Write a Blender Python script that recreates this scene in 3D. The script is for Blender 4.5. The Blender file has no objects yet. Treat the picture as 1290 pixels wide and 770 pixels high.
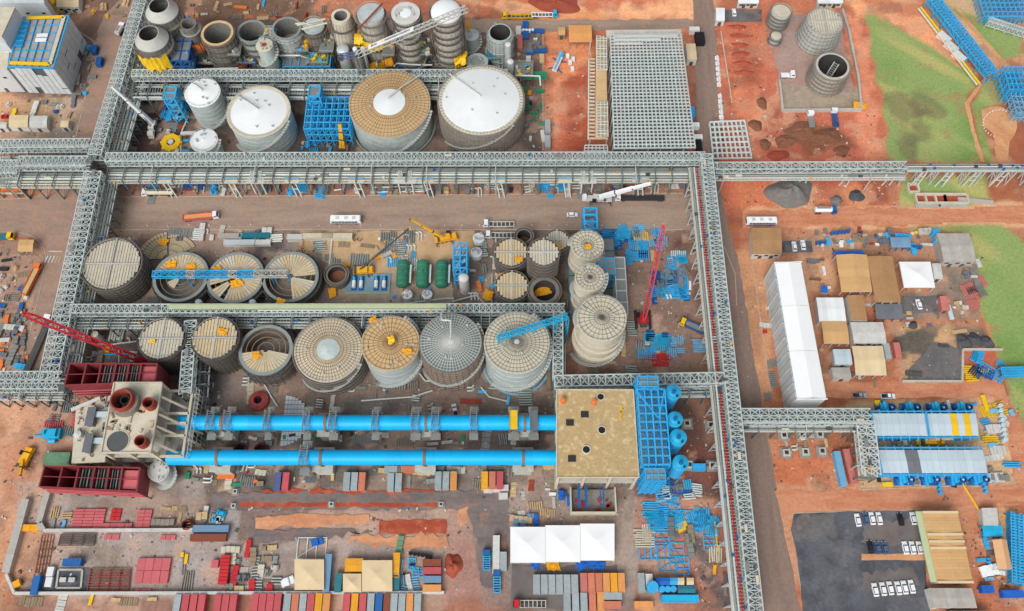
import bpy, bmesh, math, random
import numpy as np
from math import sin, cos, pi, radians, sqrt, atan2, ceil
from mathutils import Vector, Matrix

# ------------------------------------------------------------------ camera, sky, sun, exposure
SC = bpy.context.scene
COL = SC.collection
FPX, CX, CY, CAMH, PITCH = 1070.0, 645.0, 385.0, 296.0, radians(65.6)
cam = bpy.data.cameras.new('camera'); camo = bpy.data.objects.new('camera', cam); COL.objects.link(camo)
cam.sensor_width = 36.0; cam.lens = 36.0 * FPX / 1290.0
cam.clip_start = 5.0; cam.clip_end = 20000.0
camo.location = (0, 0, CAMH); camo.rotation_euler = (pi / 2 - PITCH, 0, 0)
SC.camera = camo

SUN_EL, SUN_AZ = radians(46), radians(206)          # overcast: a broad weak sun from the south-west
world = bpy.data.worlds.new('World'); SC.world = world; world.use_nodes = True
nt = world.node_tree; nt.nodes.clear()
sky = nt.nodes.new('ShaderNodeTexSky'); sky.sky_type = 'NISHITA'; sky.sun_disc = False
sky.sun_elevation = SUN_EL; sky.sun_rotation = SUN_AZ; sky.dust_density = 4.0; sky.air_density = 1.0
hs = nt.nodes.new('ShaderNodeHueSaturation'); hs.inputs['Saturation'].default_value = 0.34
bgn = nt.nodes.new('ShaderNodeBackground'); bgn.inputs['Strength'].default_value = 0.115
wo = nt.nodes.new('ShaderNodeOutputWorld')
nt.links.new(sky.outputs[0], hs.inputs['Color']); nt.links.new(hs.outputs[0], bgn.inputs[0]); nt.links.new(bgn.outputs[0], wo.inputs[0])
sl = bpy.data.lights.new('sun', 'SUN'); sl.energy = 1.5; sl.angle = radians(38); sl.color = (1.0, 0.985, 0.96)
slo = bpy.data.objects.new('sun', sl); COL.objects.link(slo)
slo.rotation_euler = (pi / 2 - SUN_EL, 0, pi - SUN_AZ + 0)
_d = Vector((sin(SUN_AZ) * cos(SUN_EL), cos(SUN_AZ) * cos(SUN_EL), sin(SUN_EL)))
slo.rotation_euler = _d.to_track_quat('Z', 'Y').to_euler()
SC.view_settings.view_transform = 'Standard'; SC.view_settings.look = 'None'
SC.view_settings.gamma = 1.0; SC.view_settings.use_curve_mapping = False
SC.view_settings.exposure = 0.18
SC.cycles.use_denoising = True; SC.cycles.max_bounces = 5; SC.cycles.diffuse_bounces = 3
SC.cycles.glossy_bounces = 2; SC.cycles.transmission_bounces = 2

# ------------------------------------------------------------------ survey helper: photo point + height -> place on the site
SP, CP = sin(PITCH), cos(PITCH)
def P(px, py, z=0.0):
    u = (px - CX) / FPX; v = (CY - py) / FPX
    d = Vector((u, CP + v * SP, -SP + v * CP))
    t = (z - CAMH) / d.z
    return Vector((d.x * t, d.y * t, z))
def S(px, py, z=0.0):                                # pixels per metre across
    v = (CY - py) / FPX
    return FPX / ((z - CAMH) / (-SP + v * CP))
def AREA(x0, y0, x1, y1, z=0.0):                     # axis-aligned rectangle: centre, size
    a = P((x0 + x1) / 2, y1, z); b = P((x0 + x1) / 2, y0, z)
    ym = (y0 + y1) / 2
    w = (x1 - x0) / S(0, ym, z)
    return Vector((P((x0 + x1) / 2, ym, z).x, (a.y + b.y) / 2, z)), w, b.y - a.y

# ------------------------------------------------------------------ mesh builder
class MB:
    def __init__(s): s.v = []; s.f = []; s.sm = []; s.mi = []; s.cm = 0
    def quad(s, pts, sm=False):
        n = len(s.v); s.v += [tuple(p) for p in pts]; s.f.append(tuple(range(n, n + len(pts)))); s.sm.append(sm); s.mi.append(s.cm)
        return s
    def box(s, cx, cy, cz, sx, sy, sz, rz=0.0, bottom=True):
        c, t = cos(rz), sin(rz); n = len(s.v)
        for dz in (-.5, .5):
            for dx, dy in ((-.5, -.5), (.5, -.5), (.5, .5), (-.5, .5)):
                x, y = dx * sx, dy * sy
                s.v.append((cx + x * c - y * t, cy + x * t + y * c, cz + dz * sz))
        fs = [(4, 5, 6, 7), (0, 1, 5, 4), (1, 2, 6, 5), (2, 3, 7, 6), (3, 0, 4, 7)]
        if bottom: fs.append((3, 2, 1, 0))
        for q in fs: s.f.append(tuple(n + i for i in q)); s.sm.append(False); s.mi.append(s.cm)
        return s
    def bx(s, x0, x1, y0, y1, z0, z1): return s.box((x0 + x1) / 2, (y0 + y1) / 2, (z0 + z1) / 2, x1 - x0, y1 - y0, z1 - z0)
    def beam(s, a, b, w, h=None, caps=False):
        a, b = Vector(a), Vector(b); d = b - a
        if d.length < 1e-6: return s
        h = h or w; d.normalize()
        up = Vector((0, 0, 1)) if abs(d.z) < .95 else Vector((0, 1, 0))
        r = d.cross(up).normalized(); u = r.cross(d)
        n = len(s.v)
        for p in (a, b):
            for i, j in ((-.5, -.5), (.5, -.5), (.5, .5), (-.5, .5)):
                s.v.append(tuple(p + r * (i * w) + u * (j * h)))
        fs = [(0, 1, 5, 4), (1, 2, 6, 5), (2, 3, 7, 6), (3, 0, 4, 7)]
        if caps: fs += [(3, 2, 1, 0), (4, 5, 6, 7)]
        for q in fs: s.f.append(tuple(n + i for i in q)); s.sm.append(False); s.mi.append(s.cm)
        return s
    def tube(s, a, b, r, n=10, r2=None, caps=True):
        a, b = Vector(a), Vector(b); d = (b - a).normalized(); r2 = r if r2 is None else r2
        up = Vector((0, 0, 1)) if abs(d.z) < .95 else Vector((0, 1, 0))
        x = d.cross(up).normalized(); y = x.cross(d)
        k = len(s.v)
        ra = []; rb = []
        for i in range(n):
            t = 2 * pi * i / n; o = x * cos(t) + y * sin(t)
            ra.append(tuple(a + o * r)); rb.append(tuple(b + o * r2))
        s.v += ra + rb
        for i in range(n):
            j = (i + 1) % n
            s.f.append((k + i, k + j, k + n + j, k + n + i)); s.sm.append(True); s.mi.append(s.cm)
        if caps:
            s.quad(ra[::-1]); s.quad(rb)
        return s
    def path(s, pts, r, n=8):
        for i in range(len(pts) - 1): s.tube(pts[i], pts[i + 1], r, n)
        return s
    def lathe(s, prof, n=32, c=(0, 0), a0=0.0, a1=2 * pi, smooth=True):   # list of (radius, z); each span keeps its own edge
        full = abs(a1 - a0 - 2 * pi) < 1e-6; m = n if full else n + 1
        for (r0, z0), (r1, z1) in zip(prof, prof[1:]):
            k = len(s.v)
            for r, z in ((r0, z0), (r1, z1)):
                for i in range(m):
                    t = a0 + (a1 - a0) * i / n
                    s.v.append((c[0] + r * cos(t), c[1] + r * sin(t), z))
            for i in range(n):
                j = (i + 1) % m
                s.f.append((k + i, k + j, k + m + j, k + m + i)); s.sm.append(smooth); s.mi.append(s.cm)
        return s
    def ring(s, r0, r1, z0, z1, n=32, c=(0, 0), a0=0.0, a1=2 * pi):
        return s.lathe([(r1, z0), (r1, z1), (r0, z1), (r0, z0), (r1, z0)], n, c, a0, a1)
    def disc(s, r, z, n=32, c=(0, 0)):
        return s.quad([(c[0] + r * cos(2 * pi * i / n), c[1] + r * sin(2 * pi * i / n), z) for i in range(n)])
    def prism(s, pts, z0, z1):                        # 2-D outline, counter-clockwise
        s.quad([(x, y, z1) for x, y in pts]); s.quad([(x, y, z0) for x, y in pts[::-1]])
        for (xa, ya), (xb, yb) in zip(pts, pts[1:] + pts[:1]): s.quad([(xa, ya, z0), (xb, yb, z0), (xb, yb, z1), (xa, ya, z1)])
        return s
    def profile(s, pts, y0, y1):                      # outline in x-z, pushed along y
        s.quad([(x, y0, z) for x, z in pts]); s.quad([(x, y1, z) for x, z in pts[::-1]])
        for (xa, za), (xb, zb) in zip(pts, pts[1:] + pts[:1]): s.quad([(xa, y1, za), (xb, y1, zb), (xb, y0, zb), (xa, y0, za)][::-1])
        return s
    def mesh(s, name, mats):
        me = bpy.data.meshes.new(name); me.from_pydata(s.v, [], s.f)
        me.polygons.foreach_set('use_smooth', s.sm)
        for m in (mats if isinstance(mats, (list, tuple)) else [mats]): me.materials.append(MAT(m))
        if any(s.mi): me.polygons.foreach_set('material_index', s.mi)
        me.update()
        return me

def link(name, data, parent=None, loc=None, rz=0.0):
    o = bpy.data.objects.new(name, data); COL.objects.link(o)
    if parent is not None: o.parent = parent
    if loc is not None: o.location = loc
    if rz: o.rotation_euler = (0, 0, rz)
    return o
def O(name, mb, mat, parent=None, loc=None, rz=0.0):
    return link(name, mb.mesh(name, mat) if isinstance(mb, MB) else mb, parent, loc, rz)
def tag(o, label, cat, group=None):
    o['label'] = label; o['category'] = cat
    if group: o['group'] = group
    return o
def thing(name, label, cat, loc=(0, 0, 0), rz=0.0, group=None):
    o = link(name, None, None, loc, rz); o.empty_display_size = .5
    return tag(o, label, cat, group)
def struct(name, mb, mat, parent=None):
    o = O(name, mb, mat, parent)
    if parent is None: o['kind'] = 'structure'
    return o
def cprop(o, kind='stuff'): o['kind'] = kind; return o
KIDS = {}
def dup(root, loc, rz=0.0, label=None, group=None, scale=None):
    r = root.copy(); COL.objects.link(r); r.location = loc; r.rotation_euler = (0, 0, rz)
    if label: r['label'] = label
    if group: r['group'] = group
    if scale: r.scale = scale
    if root.name not in KIDS: KIDS[root.name] = [(c, [g for g in c.children]) for c in root.children]
    for ch, gs in KIDS[root.name]:
        c = ch.copy(); COL.objects.link(c); c.parent = r
        for g in gs:
            d = g.copy(); COL.objects.link(d); d.parent = c
    return r
ORD = ['first', 'second', 'third', 'fourth', 'fifth', 'sixth', 'seventh', 'eighth', 'ninth', 'tenth', 'eleventh', 'twelfth', 'thirteenth', 'fourteenth', 'fifteenth', 'sixteenth', 'seventeenth', 'eighteenth']
def nth(i, n, frm='left'):
    other = 'right' if frm == 'left' else 'bottom'
    return f'{ORD[i]} from {frm}'

# ------------------------------------------------------------------ materials (all node-based)
def lin(c):
    return tuple(((x / 255.0) / 12.92 if x <= 10 else ((x / 255.0 + .055) / 1.055) ** 2.4) for x in c)
SPEC = {}
_M = {}
def defmat(name, rgb, rough=.7, metal=0.0, var=.18, scale=.35, dirt=0.0, dirtc=(120, 85, 65), fine=2.5, bump=0.0, alpha=None):
    SPEC[name] = dict(rgb=rgb, rough=rough, metal=metal, var=var, scale=scale, dirt=dirt, dirtc=dirtc, fine=fine, bump=bump)
def MAT(name):
    if not isinstance(name, str): return name
    if name in _M: return _M[name]
    p = SPEC[name]
    m = bpy.data.materials.new(name); m.use_nodes = True; t = m.node_tree; N = t.nodes; Lk = t.links
    b = N['Principled BSDF']; b.inputs['Roughness'].default_value = p['rough']; b.inputs['Metallic'].default_value = p['metal']
    b.inputs['Specular IOR Level'].default_value = 0.3
    g = N.new('ShaderNodeNewGeometry')
    def noise(sc, det=4, rgh=.6):
        n = N.new('ShaderNodeTexNoise'); n.inputs['Scale'].default_value = sc; n.inputs['Detail'].default_value = det; n.inputs['Roughness'].default_value = rgh
        Lk.new(g.outputs['Position'], n.inputs['Vector']); return n
    n1 = noise(p['scale']); n2 = noise(p['fine'], 3)
    add = N.new('ShaderNodeMath'); add.operation = 'ADD'; Lk.new(n1.outputs[0], add.inputs[0]); Lk.new(n2.outputs[0], add.inputs[1])
    mr = N.new('ShaderNodeMapRange'); mr.inputs[1].default_value = .65; mr.inputs[2].default_value = 1.35
    mr.inputs[3].default_value = 1 - p['var']; mr.inputs[4].default_value = 1 + p['var'] * .6
    Lk.new(add.outputs[0], mr.inputs[0])
    oi = N.new('ShaderNodeObjectInfo')                         # each object a little its own shade
    orr = N.new('ShaderNodeMapRange'); orr.inputs[3].default_value = .93; orr.inputs[4].default_value = 1.06; Lk.new(oi.outputs['Random'], orr.inputs[0])
    mu = N.new('ShaderNodeMath'); mu.operation = 'MULTIPLY'; Lk.new(mr.outputs[0], mu.inputs[0]); Lk.new(orr.outputs[0], mu.inputs[1])
    col = N.new('ShaderNodeVectorMath'); col.operation = 'SCALE'; col.inputs[0].default_value = lin(p['rgb']); Lk.new(mu.outputs[0], col.inputs['Scale'])
    out = col.outputs[0]
    if p['dirt'] > 0:
        n3 = noise(p['scale'] * 1.7 + .13, 6, .7)
        dm = N.new('ShaderNodeMapRange'); dm.inputs[1].default_value = .46; dm.inputs[2].default_value = .72; dm.inputs[4].default_value = p['dirt']; Lk.new(n3.outputs[0], dm.inputs[0])
        mx = N.new('ShaderNodeMix'); mx.data_type = 'RGBA'; Lk.new(dm.outputs[0], mx.inputs[0]); Lk.new(out, mx.inputs[6]); mx.inputs[7].default_value = (*lin(p['dirtc']), 1)
        out = mx.outputs[2]
    Lk.new(out, b.inputs['Base Color'])
    if p['bump']:
        bm = N.new('ShaderNodeBump'); bm.inputs['Strength'].default_value = p['bump']; bm.inputs['Distance'].default_value = .3; Lk.new(n2.outputs[0], bm.inputs['Height']); Lk.new(bm.outputs[0], b.inputs['Normal'])
    _M[name] = m
    return m
D = defmat
D('rack', (198, 209, 206), .55, .2, .16); D('rack_dark', (118, 128, 127), .6, .2, .2); D('rack_white', (205, 212, 208), .6, 0, .12)  # rack_dark puts the shade inside the racks into a darker steel colour
D('steel', (150, 152, 148), .5, .4, .2); D('steel_dark', (92, 92, 90), .6, .3, .25); D('pipe_grey', (158, 166, 160), .45, .4, .12); D('pipe_white', (202, 207, 200), .5, .1, .1)
D('concrete', (196, 192, 180), .9, 0, .2, .25, .35, (125, 105, 88)); D('concrete_wet', (150, 146, 138), .85, 0, .22, .3, .4, (105, 92, 80))
D('concrete_roof', (196, 172, 128), .9, 0, .16, .22, .5, (158, 132, 92)); D('concrete_pale', (205, 198, 178), .9, 0, .16, .2, .35, (165, 145, 115))
D('tan', (202, 174, 130), .85, 0, .16, .25, .3, (175, 130, 85)); D('tan_pale', (208, 202, 180), .85, 0, .14, .25, .3, (178, 148, 110))
D('brown_roof', (178, 138, 96), .85, 0, .14, .2, .3, (140, 100, 68)); D('tan_roof', (210, 168, 116), .8, 0, .12, .2, .25, (180, 140, 92))
D('white', (232, 236, 236), .5, 0, .07, .1, .12, (190, 188, 180)); D('white_bright', (240, 243, 243), .45, 0, .05); D('white_dirty', (205, 205, 200), .7, 0, .14, .3, .35, (165, 145, 125))
D('tent', (238, 240, 240), .6, 0, .05, .1, .08, (205, 205, 205)); D('tent_beige', (222, 200, 160), .7, 0, .1, .2, .15, (190, 160, 120)); D('tent_orange', (224, 178, 132), .7, 0, .1)
D('tank_grey', (190, 202, 199), .6, .2, .14, .18, .35, (120, 108, 95)); D('tank_dark', (134, 130, 123), .7, .2, .25, .3, .4, (85, 72, 62)); D('tank_pale', (200, 211, 209), .5, .3, .1, .15, .25, (140, 135, 125))
D('scaffold', (152, 143, 132), .7, .2, .3, .5); D('scaffold_rust', (120, 84, 66), .8, .1, .25); D('scaffold_dark', (96, 90, 85), .7, .1, .25)
D('rafter', (154, 122, 90), .8, .1, .2); D('rafter_grey', (134, 131, 122), .7, .2, .2); D('rail_pale', (190, 192, 186), .6, .2, .1)
D('blue', (58, 172, 228), .5, 0, .18, .3); D('kiln_blue', (0, 180, 242), .4, 0, .1, .12, .25, (60, 160, 205), 1.2); D('blue_dark', (34, 96, 162), .55, 0, .2); D('blue_pale', (120, 180, 214), .55, 0, .15)
D('cyan', (40, 178, 222), .5, 0, .15); D('yellow', (236, 192, 38), .55, 0, .14, .4); D('orange_net', (238, 168, 40), .8, 0, .2, .6); D('orange', (226, 122, 62), .7, 0, .15)
D('red', (196, 48, 52), .55, 0, .15); D('crane_red', (206, 54, 66), .5, 0, .12); D('maroon', (138, 58, 64), .65, 0, .22, .4); D('pink_red', (204, 106, 110), .7, 0, .14, .4, .25, (160, 90, 80)); D('rust_red', (158, 72, 56), .8, 0, .2)
D('green', (54, 124, 98), .5, 0, .12); D('green_pipe', (44, 142, 104), .5, 0, .12); D('green_pale', (110, 150, 120), .6, 0, .2); D('teal', (42, 120, 136), .6, 0, .15)
D('black', (34, 34, 36), .6, 0, .2); D('dark', (54, 52, 52), .8, 0, .25); D('glass', (36, 44, 50), .15, 0, .05); D('tyre', (30, 29, 28), .9, 0, .1)
D('shed_blue', (196, 212, 220), .5, .1, .07, .2, .15, (165, 175, 178)); D('shed_grey', (182, 178, 170), .7, .1, .14, .25, .4, (150, 128, 108)); D('clad_white', (206, 214, 216), .5, .1, .08, .2, .2, (170, 170, 165))
D('clad_gap', (92, 96, 96), .8, 0, .2); D('steel_floor', (166, 160, 156), .8, 0, .16, .3, .35, (130, 105, 90)); D('plank', (200, 192, 172), .8, 0, .16, .6, .3, (150, 128, 100)); D('plank_tan', (204, 186, 150), .8, 0, .18, .6, .3, (160, 128, 90))
D('cont_grey', (172, 184, 186), .6, .1, .12, .5, .35, (150, 120, 100)); D('cont_pink', (200, 122, 112), .65, 0, .12, .5, .3, (150, 100, 85)); D('cont_orange', (226, 160, 96), .65, 0, .12, .5, .3, (170, 120, 85)); D('cont_yellow', (238, 172, 48), .6, 0, .12, .5, .2, (170, 120, 85))
D('cont_red', (204, 96, 102), .6, 0, .12, .5, .25, (140, 80, 70)); D('cont_blue', (44, 112, 182), .55, 0, .12, .5, .2, (120, 110, 110)); D('cont_steel', (118, 156, 186), .6, 0, .12, .5, .3, (140, 120, 110)); D('cont_teal', (52, 126, 138), .6, 0, .12, .5, .25, (120, 110, 100)); D('cont_indigo', (92, 104, 150), .6, 0, .12, .5, .25, (120, 110, 110)); D('cont_salmon', (214, 132, 104), .65, 0, .12, .5, .3, (150, 100, 85)); D('cont_rust', (150, 84, 66), .75, 0, .16, .5, .4, (110, 70, 55)); D('cont_white', (216, 218, 214), .6, 0, .1, .5, .3, (165, 140, 120))
D('gravel', (128, 124, 120), .95, 0, .35, .6, .3, (100, 92, 88), 4, .6); D('coal', (84, 84, 88), .95, 0, .35, .6, 0, fine=4, bump=.6); D('red_pile', (170, 84, 64), .95, 0, .25, .5, .2, (120, 60, 48), 3, .5)
D('mud', (138, 92, 70), .95, 0, .3, .4, .4, (88, 64, 52), 3, .5); D('kerb', (186, 170, 150), .9, 0, .15, .6, .4, (160, 110, 85)); D('wall_conc', (186, 184, 176), .9, 0, .12, .4, .3, (150, 120, 100)); D('sticks', (150, 132, 108), .9, 0, .25)
D('skin_dark', (96, 66, 50), .7); D('cloth_navy', (48, 58, 88), .8); D('cloth_orange', (222, 110, 46), .8); D('cloth_grey', (120, 124, 130), .8); D('tarp_grey', (112, 116, 122), .8, 0, .2); D('tarp_blue', (36, 106, 196), .7, 0, .18, .6)
D('car_white', (236, 238, 240), .3, 0, .03); D('car_black', (38, 42, 48), .3, 0, .05); D('car_blue', (86, 108, 140), .3, .2, .05); D('car_silver', (178, 184, 190), .3, .3, .05); D('car_red', (200, 46, 58), .35, 0, .05)
D('green_tray', (190, 200, 158), .7, 0, .1)
D('shed_steel', (128, 158, 170), .7, 0, .15)
D('tank_deep_shade', (70, 68, 66), .9, 0, .3); D('tank_inside', (128, 126, 122), .9, 0, .3, .4, .4, (60, 55, 50)); D('cone_grey', (190, 190, 182), .85, 0, .1, .2, .3, (150, 145, 135)); D('web_dark', (104, 120, 116), .6, .1, .2); D('grid_floor_shade', (116, 104, 96), .9, 0, .2)
# ------------------------------------------------------------------ ground: one sheet, soil colours as a point attribute
def fbm(x, y, seed, sc, octs=4):
    r = np.random.RandomState(seed); tot = np.zeros_like(x); amp = 1.0; norm = 0
    for o in range(octs):
        tab = r.rand(64, 64); fx, fy = x * sc * 2 ** o, y * sc * 2 ** o
        ix, iy = np.floor(fx).astype(int), np.floor(fy).astype(int); tx, ty = fx - ix, fy - iy
        tx = tx * tx * (3 - 2 * tx); ty = ty * ty * (3 - 2 * ty)
        a = tab[ix % 64, iy % 64]; b = tab[(ix + 1) % 64, iy % 64]; c = tab[ix % 64, (iy + 1) % 64]; d = tab[(ix + 1) % 64, (iy + 1) % 64]
        tot += amp * ((a * (1 - tx) + b * tx) * (1 - ty) + (c * (1 - tx) + d * tx) * ty); norm += amp; amp *= .5
    return tot / norm
def sdist(x, y, poly):                                # signed distance, negative inside
    d2 = np.full(x.shape, 1e18); ins = np.zeros(x.shape, bool); n = len(poly)
    for i in range(n):
        (ax, ay), (bx_, by_) = poly[i], poly[(i + 1) % n]
        ex, ey = bx_ - ax, by_ - ay; wx, wy = x - ax, y - ay
        t = np.clip((wx * ex + wy * ey) / (ex * ex + ey * ey + 1e-9), 0, 1)
        d2 = np.minimum(d2, (wx - ex * t) ** 2 + (wy - ey * t) ** 2)
        cr = ((ay > y) != (by_ > y)) & (x < ex * (y - ay) / (by_ - ay + 1e-12) + ax); ins ^= cr
    d = np.sqrt(d2); return np.where(ins, -d, d)
def pxpoly(pts): return [tuple(P(a, b).xy) for a, b in pts]
def R4(x0, y0, x1, y1): return [(x0, y0), (x1, y0), (x1, y1), (x0, y1)]
RED, ORG, SAND, BRN, DRK, PNK, CLAY, MAR = (178, 92, 68), (214, 126, 82), (222, 150, 108), (146, 112, 92), (104, 98, 98), (168, 140, 130), (196, 112, 80), (146, 64, 50)
def tone(c, core=0):                              # the plant's own ground is greyer and damper than the open soil
    m = .3 * c[0] + .59 * c[1] + .11 * c[2]; s, k, o = ((.8, 1.0, 13), (.62, .88, 2), (.66, 1.03, 8), (.8, 1.1, 18))[core]; return tuple(max(0, min(255, (m + (x - m) * s) * k + o - (10 if i == 2 and core in (0, 3) else 0))) for i, x in enumerate(c))
def incore(pts): x = sum(q[0] for q in pts) / len(pts); y = sum(q[1] for q in pts) / len(pts); return (3 if y < 265 and x > 600 else 0) if (684 < x < 745 and y < 200) or not (55 < x < 900 and 40 < y) else (1 if y < 622 else 2)
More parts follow.
